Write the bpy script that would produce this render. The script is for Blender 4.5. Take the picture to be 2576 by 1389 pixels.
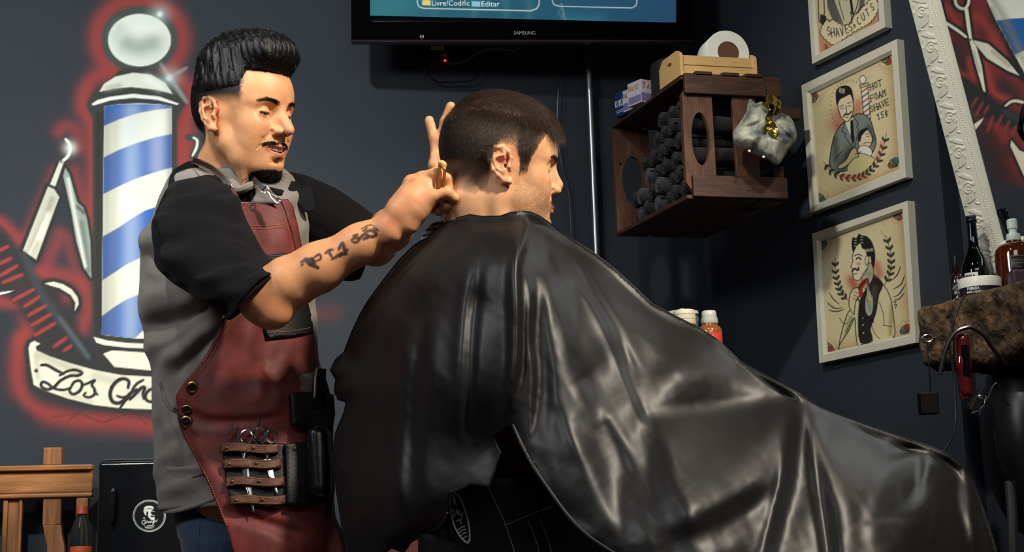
import bpy, bmesh, math, random
import numpy as np
from mathutils import Vector, Matrix

for _o in list(bpy.data.objects):
    bpy.data.objects.remove(_o, do_unlink=True)
scn = bpy.context.scene
COL = scn.collection
PI = math.pi

# ------------------------------------------------------------------ camera
FW, FH, FPX = 2576.0, 1389.0, 3578.0
CAM = np.array([0.0, 0.0, 0.75])
PITCH, ROLL = math.radians(10.7), math.radians(1.75)
_r0 = np.array([1.0, 0, 0]); _u0 = np.array([0, -math.sin(PITCH), math.cos(PITCH)])
CF = np.array([0, math.cos(PITCH), math.sin(PITCH)])
CR = _r0 * math.cos(ROLL) - _u0 * math.sin(ROLL)
CU = _u0 * math.cos(ROLL) + _r0 * math.sin(ROLL)
cam_data = bpy.data.cameras.new('camera'); cam = bpy.data.objects.new('camera', cam_data); COL.objects.link(cam)
cam_data.sensor_width = 36.0; cam_data.lens = FPX * 36.0 / FW; cam_data.clip_start = 0.02
_m = Matrix.Identity(4)
for _i in range(3):
    _m[_i][0] = CR[_i]; _m[_i][1] = CU[_i]; _m[_i][2] = -CF[_i]; _m[_i][3] = CAM[_i]
cam.matrix_world = _m
scn.camera = cam

# ------------------------------------------------------------------ world, exposure, lamps of the shop and added fills
scn.view_settings.view_transform = 'Standard'; scn.view_settings.look = 'None'
scn.view_settings.exposure = 0.0; scn.view_settings.gamma = 1.0
wd = bpy.data.worlds.new('world'); scn.world = wd; wd.use_nodes = True
wd.node_tree.nodes['Background'].inputs[0].default_value = (0.62, 0.78, 1.0, 1)
wd.node_tree.nodes['Background'].inputs[1].default_value = 0.055

def area(name, loc, target, w, h, power, color=(1, 1, 1), spread=None):
    ld = bpy.data.lights.new(name, 'AREA'); ld.shape = 'RECTANGLE'; ld.size = w; ld.size_y = h
    ld.energy = power; ld.color = color
    if spread: ld.spread = math.radians(spread)
    o = bpy.data.objects.new(name, ld); COL.objects.link(o); o.location = loc
    d = Vector(target) - Vector(loc); o.rotation_euler = d.to_track_quat('-Z', 'Y').to_euler()
    return o
def spot(name, loc, target, power, angle, size=0.05, color=(1, 1, 1), blend=0.5):
    ld = bpy.data.lights.new(name, 'SPOT'); ld.energy = power; ld.color = color
    ld.spot_size = math.radians(angle); ld.spot_blend = blend; ld.shadow_soft_size = size
    o = bpy.data.objects.new(name, ld); COL.objects.link(o); o.location = loc
    d = Vector(target) - Vector(loc); o.rotation_euler = d.to_track_quat('-Z', 'Y').to_euler()
    return o
WARM = (1.0, 0.88, 0.72); COOL = (0.86, 0.95, 1.0)
# ceiling lamps in front of the chair (right), wall washers, two added area fills
spot('key_lamp', (1.15, 1.15, 2.95), (-0.22, 2.55, 1.12), 400, 60, 0.07, WARM, 0.6)
spot('wall_lamp', (-0.9, 1.3, 2.95), (-1.0, 3.85, 1.6), 205, 62, 0.06, (0.90, 1.0, 0.95), 1.0)
area('left_fill', (-1.6, 1.3, 2.4), (-0.6, 2.7, 0.95), 0.7, 0.5, 20, (0.98, 0.98, 1.0))  # added fill from the left, brightens the grey back of the shirt
area('satin_fill', (0.6, 0.3, 2.5), (0.5, 2.8, 0.8), 1.6, 0.35, 9, (1.0, 0.95, 0.88))  # added soft fill that gives the satin cape its highlights
spot('picture_lamp', (-0.25, 1.6, 2.9), (0.95, 3.4, 1.45), 110, 44, 0.05, (1.0, 0.97, 0.86), 0.9)

# ------------------------------------------------------------------ pixel <-> place
def ray(px, py):
    px = np.asarray(px, float); py = np.asarray(py, float)
    return (CR * ((px - FW / 2)[..., None]) + CU * ((FH / 2 - py)[..., None])) / FPX + CF
def W(px, py, Y):
    """point at world depth Y seen at pixel px, py of the photograph"""
    d = ray(px, py); t = np.asarray(Y, float) / d[..., 1]
    return CAM + d * t[..., None]
def V(px, py, Y): return Vector(W(px, py, Y))
def px_of(P):
    q = np.asarray(P, float) - CAM
    z = q @ CF
    return FW / 2 + FPX * (q @ CR) / z, FH / 2 - FPX * (q @ CU) / z
class Plane:
    """vertical (or leaning) plane: origin, u to the right, v up"""
    def __init__(s, o, u, v=(0, 0, 1)):
        s.o = np.array(o, float); s.u = np.array(u, float); s.u /= np.linalg.norm(s.u)
        v = np.array(v, float); v -= s.u * (v @ s.u); s.v = v / np.linalg.norm(v)
        s.n = np.cross(s.u, s.v)          # towards the room
        if s.n @ (CAM - s.o) < 0: s.n = -s.n
    def uv(s, px, py):
        d = ray(px, py); t = ((s.o - CAM) @ s.n) / (d @ s.n)
        P = CAM + d * np.asarray(t)[..., None] - s.o
        return P @ s.u, P @ s.v
    def P(s, a, b, h=0.0):
        return s.o + np.asarray(a, float)[..., None] * s.u + np.asarray(b, float)[..., None] * s.v + np.asarray(h, float)[..., None] * s.n
    def at(s, px, py, h=0.0):
        a, b = s.uv(px, py); return s.P(a, b, h)
A_B = math.radians(9); BACK = Plane((0, 4.0, 0), (math.cos(A_B), math.sin(A_B), 0))
A_R = math.radians(27); RIGHT = Plane((0.75, 3.7, 0), (math.sin(A_R), -math.cos(A_R), 0))

# ------------------------------------------------------------------ materials
def col(h):
    """sRGB 0-255 triple -> linear rgba"""
    return tuple(((c / 255) / 12.92 if c / 255 <= 0.04045 else ((c / 255 + 0.055) / 1.055) ** 2.4) for c in h) + (1.0,)
def lin(h): return np.array(col(h)[:3])
MATS = {}
def mat(name, c=(128, 128, 128), rough=0.5, metal=0.0, spec=0.5, noise=0.0, nscale=8.0, bump=0.0, bscale=60.0, attr=None,
        sheen=0.0, coat=0.0, trans=0.0, ior=1.45, emit=None, estr=1.0, stretch=(1, 1, 1), c2=None, sss=0.0, alpha=None, detail=4.0, bdist=0.002):
    if name in MATS: return MATS[name]
    m = bpy.data.materials.new(name); m.use_nodes = True; nt = m.node_tree; N = nt.nodes; L = nt.links
    b = N['Principled BSDF']; c = col(c) if len(c) == 3 else c
    b.inputs['Base Color'].default_value = c; b.inputs['Roughness'].default_value = rough
    b.inputs['Metallic'].default_value = metal; b.inputs['Specular IOR Level'].default_value = spec
    b.inputs['Sheen Weight'].default_value = sheen; b.inputs['Coat Weight'].default_value = coat
    b.inputs['Transmission Weight'].default_value = trans; b.inputs['IOR'].default_value = ior
    if sss: b.inputs['Subsurface Weight'].default_value = sss; b.inputs['Subsurface Radius'].default_value = (0.012, 0.004, 0.002); b.inputs['Subsurface Scale'].default_value = 1.0
    if emit is not None: b.inputs['Emission Color'].default_value = col(emit); b.inputs['Emission Strength'].default_value = estr
    tc = N.new('ShaderNodeTexCoord'); mp = N.new('ShaderNodeMapping'); mp.inputs['Scale'].default_value = stretch
    L.new(tc.outputs['Object'], mp.inputs['Vector'])
    src = None
    if attr:
        a = N.new('ShaderNodeAttribute'); a.attribute_name = attr; src = a.outputs['Color']
    if noise or c2:
        n = N.new('ShaderNodeTexNoise'); n.inputs['Scale'].default_value = nscale; n.inputs['Detail'].default_value = detail
        L.new(mp.outputs[0], n.inputs['Vector'])
        if c2:
            r = N.new('ShaderNodeMix'); r.data_type = 'RGBA'
            cr = N.new('ShaderNodeMapRange'); cr.inputs[1].default_value = 0.38; cr.inputs[2].default_value = 0.62
            L.new(n.outputs['Fac'], cr.inputs[0]); L.new(cr.outputs[0], r.inputs[0])
            r.inputs[6].default_value = c; r.inputs[7].default_value = col(c2); src = r.outputs[2]
        if noise:
            mr = N.new('ShaderNodeMapRange'); mr.inputs[1].default_value = 0.25; mr.inputs[2].default_value = 0.75
            mr.inputs[3].default_value = 1 - noise; mr.inputs[4].default_value = 1 + noise
            n2 = N.new('ShaderNodeTexNoise'); n2.inputs['Scale'].default_value = nscale * (3.1 if c2 else 1); n2.inputs['Detail'].default_value = detail
            L.new(mp.outputs[0], n2.inputs['Vector']); L.new(n2.outputs['Fac'], mr.inputs[0])
            mx = N.new('ShaderNodeVectorMath'); mx.operation = 'SCALE'
            if src is None: mx.inputs[0].default_value = c[:3]
            else: L.new(src, mx.inputs[0])
            L.new(mr.outputs[0], mx.inputs['Scale']); src = mx.outputs[0]
    if src is not None: L.new(src, b.inputs['Base Color'])
    if bump:
        nb = N.new('ShaderNodeTexNoise'); nb.inputs['Scale'].default_value = bscale; nb.inputs['Detail'].default_value = 5
        L.new(mp.outputs[0], nb.inputs['Vector'])
        bp = N.new('ShaderNodeBump'); bp.inputs['Strength'].default_value = bump; bp.inputs['Distance'].default_value = bdist
        L.new(nb.outputs['Fac'], bp.inputs['Height']); L.new(bp.outputs[0], b.inputs['Normal'])
    MATS[name] = m
    return m
WALLC = (37, 45, 55)
M_wall = mat('dark_wall_paint', WALLC, 0.75, noise=0.12, nscale=2.2, bump=0.25, bscale=90)
M_paint = mat('artwork_paint', (255, 255, 255), 0.75, attr='paint', bump=0.25, bscale=90, noise=0.12, nscale=2.2)
M_black = mat('black_plastic', (10, 10, 11), 0.4, spec=0.3)
M_blackgloss = mat('piano_black', (7, 6, 8), 0.05, spec=0.3)
M_chrome = mat('chrome', (200, 202, 205), 0.16, metal=1.0)
M_brass = mat('aged_brass', (132, 108, 70), 0.35, metal=1.0, noise=0.25, nscale=60)

# ------------------------------------------------------------------ object helpers
def link(name, me, m=None, parent=None, smooth=False):
    o = bpy.data.objects.new(name, me); COL.objects.link(o)
    if m is not None: me.materials.append(m)
    if smooth: me.polygons.foreach_set('use_smooth', [True] * len(me.polygons))
    if parent is not None:
        o.parent = parent; o.matrix_parent_inverse = parent.matrix_basis.inverted()
    return o
def tag(o, label=None, cat=None, group=None, kind=None):
    if label: o['label'] = label
    if cat: o['category'] = cat
    if group: o['group'] = group
    if kind: o['kind'] = kind
    return o
def thing(name, label, cat, loc, group=None):
    o = bpy.data.objects.new(name, None); COL.objects.link(o); o.location = loc; o.empty_display_size = 0.05
    return tag(o, label, cat, group)
def npmesh(name, verts, faces):
    """faces: (n,4) or (n,3) array"""
    verts = np.asarray(verts, np.float32); faces = np.asarray(faces, np.int32)
    me = bpy.data.meshes.new(name); k = faces.shape[1]
    me.vertices.add(len(verts)); me.vertices.foreach_set('co', verts.ravel())
    me.loops.add(faces.size); me.loops.foreach_set('vertex_index', faces.ravel())
    me.polygons.add(len(faces)); me.polygons.foreach_set('loop_start', np.arange(0, faces.size, k, dtype=np.int32))
    me.polygons.foreach_set('loop_total', np.full(len(faces), k, np.int32))
    me.update(calc_edges=True); me.validate()
    return me
def paint_attr(me, rgb, name='paint'):
    a = me.color_attributes.new(name, 'FLOAT_COLOR', 'POINT')
    c = np.ones((len(rgb), 4), np.float32); c[:, :3] = rgb
    a.data.foreach_set('color', c.ravel())
def pymesh(name, verts, faces):
    me = bpy.data.meshes.new(name); me.from_pydata([tuple(v) for v in verts], [], faces); me.update(); return me
class MB:
    """collects shapes into one mesh"""
    def __init__(s): s.v = []; s.f = []
    def add(s, verts, faces):
        n = len(s.v); s.v += [tuple(map(float, v)) for v in verts]; s.f += [tuple(i + n for i in f) for f in faces]; return s
    def hexa(s, c):   # 8 corners: bottom 4 ccw, top 4 ccw
        return s.add(c, [(3, 2, 1, 0), (4, 5, 6, 7), (0, 1, 5, 4), (1, 2, 6, 5), (2, 3, 7, 6), (3, 0, 4, 7)])
    def slab(s, o, a, b, c):   # box from corner o with edge vectors
        o, a, b, c = (np.array(x, float) for x in (o, a, b, c))
        return s.hexa([o, o + a, o + a + b, o + b, o + c, o + a + c, o + a + b + c, o + b + c])
    def prism(s, poly, d):     # polygon points (3d) extruded by d
        n = len(poly); d = np.array(d, float); poly = [np.array(p, float) for p in poly]
        return s.add(poly + [p + d for p in poly], [tuple(range(n))[::-1], tuple(range(n, 2 * n))] + [(i, (i + 1) % n, n + (i + 1) % n, n + i) for i in range(n)])
    def tube(s, pts, r, seg=8, closed=False, caps=True):
        pts = [np.array(p, float) for p in pts]; n = len(pts)
        rr = r if hasattr(r, '__len__') else [r] * n
        prev = None; rings = []
        for i in range(n):
            a = pts[(i - 1) % n] if (closed or i > 0) else pts[i]; b = pts[(i + 1) % n] if (closed or i < n - 1) else pts[i]
            t = b - a; t = t / (np.linalg.norm(t) + 1e-12)
            if prev is None:
                x = np.array([0, 0, 1.0]) if abs(t[2]) < 0.9 else np.array([1.0, 0, 0])
            else: x = prev
            x = x - t * (x @ t); x /= (np.linalg.norm(x) + 1e-12); prev = x; y = np.cross(t, x)
            rings.append([pts[i] + rr[i] * (x * math.cos(2 * PI * k / seg) + y * math.sin(2 * PI * k / seg)) for k in range(seg)])
        v = [p for R_ in rings for p in R_]; f = []
        for i in range(n if closed else n - 1):
            j = (i + 1) % n
            for k in range(seg): f.append((i * seg + k, i * seg + (k + 1) % seg, j * seg + (k + 1) % seg, j * seg + k))
        if not closed and caps: f += [tuple(range(seg))[::-1], tuple(range((n - 1) * seg, n * seg))]
        return s.add(v, f)
    def lathe(s, o, prof, axis=(0, 0, 1), seg=32, xdir=None, squash=1.0):
        """prof: list of (radius, height)"""
        o = np.array(o, float); ax = np.array(axis, float); ax /= np.linalg.norm(ax)
        x = np.array(xdir if xdir is not None else ((1, 0, 0) if abs(ax[0]) < 0.9 else (0, 1, 0)), float); x -= ax * (x @ ax); x /= np.linalg.norm(x); y = np.cross(ax, x)
        v = []; f = []; n = len(prof)
        for r, h in prof:
            for k in range(seg): v.append(o + ax * h + r * (x * math.cos(2 * PI * k / seg) + squash * y * math.sin(2 * PI * k / seg)))
        for i in range(n - 1):
            for k in range(seg): f.append((i * seg + k, i * seg + (k + 1) % seg, (i + 1) * seg + (k + 1) % seg, (i + 1) * seg + k))
        if prof[0][0] > 1e-5: f.append(tuple(range(seg))[::-1])
        if prof[-1][0] > 1e-5: f.append(tuple(range((n - 1) * seg, n * seg)))
        return s.add(v, f)
    def build(s, name, m, parent=None, smooth=False, bevel=0.0, sub=0, seg=2, ang=0.6):
        me = pymesh(name, s.v, s.f)
        bm = bmesh.new(); bm.from_mesh(me); bmesh.ops.remove_doubles(bm, verts=bm.verts, dist=1e-6); bmesh.ops.recalc_face_normals(bm, faces=bm.faces); bm.to_mesh(me); bm.free()
        o = link(name, me, m, parent, smooth or bevel > 0)
        if bevel > 0:
            md = o.modifiers.new('bevel', 'BEVEL'); md.width = bevel; md.segments = seg; md.limit_method = 'ANGLE'; md.angle_limit = ang; md.harden_normals = True
        if smooth and not bevel:
            me.set_sharp_from_angle(angle=math.radians(40))
        if sub:
            md = o.modifiers.new('sub', 'SUBSURF'); md.levels = sub; md.render_levels = sub
        return o
def copy_tree(o, parent=None):
    c = o.copy(); COL.objects.link(c)
    if parent is not None: c.parent = parent; c.matrix_parent_inverse = o.matrix_parent_inverse.copy()
    for ch in [x for x in o.children]: copy_tree(ch, c)
    return c
def smooth_curve(pts, n=8, closed=False):
    """Catmull-Rom through points of any dimension"""
    p = np.asarray(pts, float); m = len(p)
    if m < 3: return p
    out = []
    rng = range(m if closed else m - 1)
    for i in rng:
        if closed: a, b, c, d = p[(i - 1) % m], p[i], p[(i + 1) % m], p[(i + 2) % m]
        else: a, b, c, d = p[max(i - 1, 0)], p[i], p[i + 1], p[min(i + 2, m - 1)]
        for k in range(n):
            t = k / n
            out.append(0.5 * ((2 * b) + (-a + c) * t + (2 * a - 5 * b + 4 * c - d) * t * t + (-a + 3 * b - 3 * c + d) * t ** 3))
    if not closed: out.append(p[-1])
    return np.array(out)

# ------------------------------------------------------------------ 2d painting on vertices
def seg_dist(X, Y, pts):
    """distance to polyline and parameter 0..1 along it"""
    pts = np.asarray(pts, float); best = np.full(X.shape, 1e9); par = np.zeros(X.shape)
    L = np.hypot(*(pts[1:] - pts[:-1]).T); tot = L.sum() + 1e-9; acc = 0
    for i in range(len(pts) - 1):
        ax, ay = pts[i]; bx, by = pts[i + 1]; dx, dy = bx - ax, by - ay
        t = np.clip(((X - ax) * dx + (Y - ay) * dy) / (dx * dx + dy * dy + 1e-9), 0, 1)
        d = np.hypot(X - ax - t * dx, Y - ay - t * dy); m = d < best
        best = np.where(m, d, best); par = np.where(m, (acc + t * L[i]) / tot, par); acc += L[i]
    return best, par
def inside(X, Y, poly):
    poly = np.asarray(poly, float); r = np.zeros(X.shape, bool); n = len(poly)
    for i in range(n):
        x1, y1 = poly[i]; x2, y2 = poly[(i + 1) % n]
        if y1 == y2: continue
        c = ((y1 > Y) != (y2 > Y)) & (X < (x2 - x1) * (Y - y1) / (y2 - y1) + x1); r ^= c
    return r
def poly_sd(X, Y, poly):
    """signed distance, negative inside"""
    d, _ = seg_dist(X, Y, list(poly) + [poly[0]]); return np.where(inside(X, Y, poly), -d, d)
class Canvas:
    def __init__(s, X, Y, base=(255, 255, 255)):
        s.X = X; s.Y = Y; s.c = np.tile(lin(base), (len(X), 1)).astype(float); s.a = np.zeros(len(X))
    def _sel(s, pts, pad):
        p = np.asarray(pts, float)
        return np.nonzero((s.X > p[:, 0].min() - pad) & (s.X < p[:, 0].max() + pad) & (s.Y > p[:, 1].min() - pad) & (s.Y < p[:, 1].max() + pad))[0]
    def mix(s, idx, w, c):
        c = lin(c) if not isinstance(c, np.ndarray) else c
        w = np.clip(w, 0, 1); s.c[idx] = s.c[idx] * (1 - w[:, None]) + c * w[:, None]; s.a[idx] = np.maximum(s.a[idx], w)
    def fill(s, poly, c, soft=1.0, alpha=1.0, grow=0.0, smooth=0, clip=None):
        if smooth: poly = smooth_curve(poly, smooth, True)
        i = s._sel(poly, soft * 2 + grow + 2)
        if not len(i): return
        sd = poly_sd(s.X[i], s.Y[i], poly) - grow
        w = alpha * np.clip(0.5 - sd / (2 * soft), 0, 1)
        if clip is not None: w = w * np.clip(0.5 - poly_sd(s.X[i], s.Y[i], clip) / 2.0, 0, 1)
        s.mix(i, w, c)
    def stroke(s, pts, width, c, soft=1.0, alpha=1.0, taper=0.0, smooth=6, closed=False, clip=None):
        pts = smooth_curve(pts, smooth, closed) if smooth and len(pts) > 2 else np.asarray(pts, float)
        if closed: pts = np.vstack([pts, pts[:1]])
        i = s._sel(pts, width + soft * 2 + 2)
        if not len(i): return
        d, t = seg_dist(s.X[i], s.Y[i], pts)
        hw = width / 2 * (1 - taper + taper * np.sqrt(np.clip(4 * t * (1 - t), 0, 1)))
        w = alpha * np.clip(0.5 - (d - hw) / (2 * soft), 0, 1)
        if clip is not None: w = w * np.clip(0.5 - poly_sd(s.X[i], s.Y[i], clip) / 2.0, 0, 1)
        s.mix(i, w, c)
    def glow(s, pts, r, c, alpha=1.0, power=2.0, smooth=6, closed=False, clip=None):
        """airbrush: gaussian falloff around a polyline"""
        pts = np.atleast_2d(np.asarray(pts, float))
        if len(pts) == 1: pts = np.vstack([pts, pts + 0.01])
        if smooth and len(pts) > 2: pts = smooth_curve(pts, smooth, closed)
        if closed: pts = np.vstack([pts, pts[:1]])
        i = s._sel(pts, r * 2.6)
        if not len(i): return
        d, _ = seg_dist(s.X[i], s.Y[i], pts); w = alpha * np.exp(-(d / r) ** power)
        if clip is not None: w = w * np.clip(0.5 - poly_sd(s.X[i], s.Y[i], clip) / 2.0, 0, 1)
        s.mix(i, w, c)
def panel_grid(pl, corners_px, step, h=0.002):
    """grid in the plane covering the quad given in pixels (tl, tr, br, bl); returns verts, faces, px, py"""
    uv = [pl.uv(*np.array(c, float)) for c in corners_px]
    uv = np.array([[float(a), float(b)] for a, b in uv])
    wpx = max(abs(corners_px[1][0] - corners_px[0][0]), abs(corners_px[2][0] - corners_px[3][0]), math.dist(corners_px[0], corners_px[1]))
    hpx = max(math.dist(corners_px[0], corners_px[3]), math.dist(corners_px[1], corners_px[2]))
    nu = int(wpx / step) + 2; nv = int(hpx / step) + 2
    S, T = np.meshgrid(np.linspace(0, 1, nu), np.linspace(0, 1, nv))
    tl, tr, br, bl = uv
    q = ((1 - S) * (1 - T))[..., None] * tl + (S * (1 - T))[..., None] * tr + (S * T)[..., None] * br + ((1 - S) * T)[..., None] * bl
    P = pl.P(q[..., 0].ravel(), q[..., 1].ravel(), np.full(nu * nv, h))
    X, Y = px_of(P)
    ii = np.arange(nu * nv).reshape(nv, nu)
    F = np.stack([ii[1:, :-1].ravel(), ii[1:, 1:].ravel(), ii[:-1, 1:].ravel(), ii[:-1, :-1].ravel()], 1)
    return P, F, X, Y, S.ravel(), T.ravel()
# ------------------------------------------------------------------ solid modelling by distance fields
def smin(a, b, k):
    if k <= 0: return np.minimum(a, b)
    h = np.maximum(k - np.abs(a - b), 0) / k
    return np.minimum(a, b) - h * h * k * 0.25
class Solid:
    """rounded solids blended one after the other; every part carries its bounding ball"""
    def __init__(s): s.ops = []
    def op(s, kind, fn, k, c, r): s.ops.append((kind, fn, k, np.array(c, float), r)); return s
    def ell(s, c, r, k=0.01, R=None, kind='u'):
        c = np.array(c, float); r = np.array(r, float); R = None if R is None else np.array(R, float)
        def fn(p):
            q = p - c
            if R is not None: q = q @ R
            k0 = np.linalg.norm(q / r, axis=1); k1 = np.linalg.norm(q / (r * r), axis=1) + 1e-9
            return np.where(k0 < 1e-4, -r.min(), k0 * (k0 - 1) / k1)
        return s.op(kind, fn, k, c, r.max())
    def cone(s, a, b, r1, r2=None, k=0.01, kind='u', flat=None):
        a = np.array(a, float); b = np.array(b, float); r2 = r1 if r2 is None else r2; ab = b - a; L = ab @ ab + 1e-12
        def fn(p):
            q = p - a; t = np.clip(q @ ab / L, 0, 1)
            e = q - t[:, None] * ab
            return np.linalg.norm(e, axis=1) - (r1 + (r2 - r1) * t)
        return s.op(kind, fn, k, (a + b) / 2, math.sqrt(L) / 2 + max(r1, r2))
    def chain(s, pts, rs, k=0.008, kind='u', kin=None):
        rs = rs if hasattr(rs, '__len__') else [rs] * len(pts)
        pts = [np.array(p, float) for p in pts]; kin = k * 0.6 if kin is None else kin
        P0 = np.array(pts); c = (P0.min(0) + P0.max(0)) / 2; rad = np.linalg.norm(P0 - c, axis=1).max() + max(rs)
        def fn(p):
            d = np.full(len(p), 1e3)
            for i in range(len(pts) - 1):
                a, b = pts[i], pts[i + 1]; ab = b - a; L = ab @ ab + 1e-12
                q = p - a; t = np.clip(q @ ab / L, 0, 1); e = np.linalg.norm(q - t[:, None] * ab, axis=1) - (rs[i] + (rs[i + 1] - rs[i]) * t)
                d = smin(d, e, kin) if i else e
            return d
        return s.op(kind, fn, k, c, rad)
    def box(s, c, h, R=None, rnd=0.005, k=0.01, kind='u'):
        c = np.array(c, float); h = np.array(h, float)
        def fn(p):
            q = p - c
            if R is not None: q = q @ np.array(R)
            q = np.abs(q) - (h - rnd)
            return np.linalg.norm(np.maximum(q, 0), axis=1) + np.minimum(q.max(1), 0) - rnd
        return s.op(kind, fn, k, c, float(np.linalg.norm(h)))
    def group(s, other, M=None, k=0.01, kind='u', c=(0, 0, 0), r=9.0):
        """other solid placed by the rigid matrix M (3x4: columns x,y,z,origin)"""
        M = np.array(M, float); sc = float(np.linalg.norm(M[:, 0]))
        def fn(p): return other((p - M[:, 3]) @ M[:, :3] / sc ** 2) * sc
        return s.op(kind, fn, k, M[:, :3] @ np.array(c, float) + M[:, 3], r)
    def __call__(s, p):
        d = np.full(len(p), 0.5)
        for kind, fn, k, c, r in s.ops:
            lb = np.linalg.norm(p - c, axis=1) - r
            m = np.nonzero(lb < (d + k + 0.002 if kind == 'u' else 0.004 + k))[0]
            if not len(m): continue
            e = fn(p[m])
            if kind == 'u': d[m] = smin(d[m], e, k)
            elif kind == 's': d[m] = -smin(-d[m], e, k)
            elif kind == 'i': d[m] = -smin(-d[m], -e, k)
            elif kind == 'add': d[m] = d[m] + e      # displacement
        return d
def extract(sdf, lo, hi, h):
    """sparse surface nets; returns verts, quads"""
    lo = np.array(lo, float); hi = np.array(hi, float)
    B = 8
    n = np.ceil((hi - lo) / (h * B)).astype(int) * B + 1
    nb = (n - 1) // B
    bc = np.stack(np.meshgrid(*[np.arange(k) for k in nb], indexing='ij'), -1).reshape(-1, 3)
    cc = lo + (bc + 0.5) * B * h
    dc = sdf(cc); act = np.abs(dc) < B * h * 1.05 + 0.004
    D = np.full(tuple(n), 1.0, np.float32)
    ins = bc[(~act) & (dc < 0)]
    for b in ins: D[b[0] * B:(b[0] + 1) * B + 1, b[1] * B:(b[1] + 1) * B + 1, b[2] * B:(b[2] + 1) * B + 1] = -1.0
    off = np.stack(np.meshgrid(*[np.arange(B + 1)] * 3, indexing='ij'), -1).reshape(-1, 3)
    flat = (bc[act][:, None, :] * B + off[None]).reshape(-1, 3)
    key = (flat[:, 0] * n[1] + flat[:, 1]) * n[2] + flat[:, 2]
    key = np.unique(key)
    I = np.stack([key // (n[1] * n[2]), (key // n[2]) % n[1], key % n[2]], 1)
    out = np.empty(len(I), np.float32)
    for a in range(0, len(I), 400000): out[a:a + 400000] = sdf(lo + I[a:a + 400000] * h)
    D[I[:, 0], I[:, 1], I[:, 2]] = out
    return nets(D, lo, h)
def nets(D, lo, h):
    n = np.array(D.shape); S = D < 0
    c = np.zeros(tuple(n - 1), np.uint8)
    for dx in (0, 1):
        for dy in (0, 1):
            for dz in (0, 1): c += S[dx:n[0] - 1 + dx, dy:n[1] - 1 + dy, dz:n[2] - 1 + dz]
    cell = np.argwhere((c > 0) & (c < 8)); idx = np.full(tuple(n - 1), -1, np.int32); idx[cell[:, 0], cell[:, 1], cell[:, 2]] = np.arange(len(cell))
    acc = np.zeros((len(cell), 3)); cnt = np.zeros(len(cell))
    corners = [(a, b, d) for a in (0, 1) for b in (0, 1) for d in (0, 1)]
    for A in corners:
        for ax in range(3):
            if A[ax]: continue
            Bc = list(A); Bc[ax] = 1
            va = D[cell[:, 0] + A[0], cell[:, 1] + A[1], cell[:, 2] + A[2]].astype(float); vb = D[cell[:, 0] + Bc[0], cell[:, 1] + Bc[1], cell[:, 2] + Bc[2]].astype(float)
            m = (va < 0) != (vb < 0); t = np.where(m, va / np.where(m, va - vb, 1), 0)
            p = np.tile(np.array(A, float), (len(cell), 1)); p[:, ax] += t
            acc += p * m[:, None]; cnt += m
    Vt = lo + (cell + acc / cnt[:, None]) * h
    F = []
    for ax in range(3):
        o = [0, 0, 0]; o[ax] = 1; u, v = [(1, 2), (2, 0), (0, 1)][ax]
        sl0 = [slice(1, n[k] - 1) for k in range(3)]; sl0[ax] = slice(0, n[ax] - 1)
        sl1 = list(sl0); sl1[ax] = slice(1, n[ax])
        a = S[tuple(sl0)]; b = S[tuple(sl1)]
        e = np.argwhere(a != b)
        if not len(e): continue
        pos = e.copy(); 
        for k in range(3):
            if k != ax: pos[:, k] += 1
        sgn = a[e[:, 0], e[:, 1], e[:, 2]]
        def g(du, dv):
            q = pos.copy(); q[:, u] -= du; q[:, v] -= dv
            return idx[q[:, 0], q[:, 1], q[:, 2]]
        q = np.stack([g(1, 1), g(0, 1), g(0, 0), g(1, 0)], 1)
        q[~sgn] = q[~sgn][:, ::-1]
        F.append(q)
    return Vt, np.vstack(F)
def grad(sdf, p, e=4e-4):
    g = np.empty_like(p)
    for k in range(3):
        q = p.copy(); q[:, k] += e; r = p.copy(); r[:, k] -= e
        g[:, k] = (sdf(q) - sdf(r)) / (2 * e)
    return g
def project(sdf, p, it=2, clampd=0.003):
    for _ in range(it):
        d = sdf(p); g = grad(sdf, p); L = np.linalg.norm(g, axis=1)[:, None] + 1e-6
        p = p - g / L * np.clip(d[:, None] / np.maximum(L, 0.3), -clampd, clampd)
    return p
def subdivide(Vt, F, sel=None):
    """quads -> 4 quads for selected faces (mask); neighbours keep their shape"""
    if sel is None: sel = np.ones(len(F), bool)
    Fs = F[sel]; n0 = len(Vt)
    E = np.sort(np.stack([Fs, np.roll(Fs, -1, 1)], -1).reshape(-1, 2), 1)
    key = E[:, 0].astype(np.int64) * n0 + E[:, 1]; uk, inv = np.unique(key, return_inverse=True)
    mid = (Vt[uk // n0] + Vt[uk % n0]) / 2; cen = Vt[Fs].mean(1)
    e = inv.reshape(-1, 4) + n0; c = np.arange(len(Fs)) + n0 + len(uk)
    newF = []
    for k in range(4): newF.append(np.stack([Fs[:, k], e[:, k], c, e[:, (k - 1) % 4]], 1))
    # edges shared with unselected faces must stay on the straight edge
    allE = np.sort(np.stack([F[~sel], np.roll(F[~sel], -1, 1)], -1).reshape(-1, 2), 1)
    bk = np.unique(allE[:, 0].astype(np.int64) * n0 + allE[:, 1]); fixed = np.zeros(n0 + len(uk) + len(Fs), bool)
    fixed[n0:n0 + len(uk)] = np.isin(uk, bk)
    if (~sel).any(): fixed[np.unique(F[~sel])] = True
    return np.vstack([Vt, mid, cen]), np.vstack([F[~sel]] + newF), fixed
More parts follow.
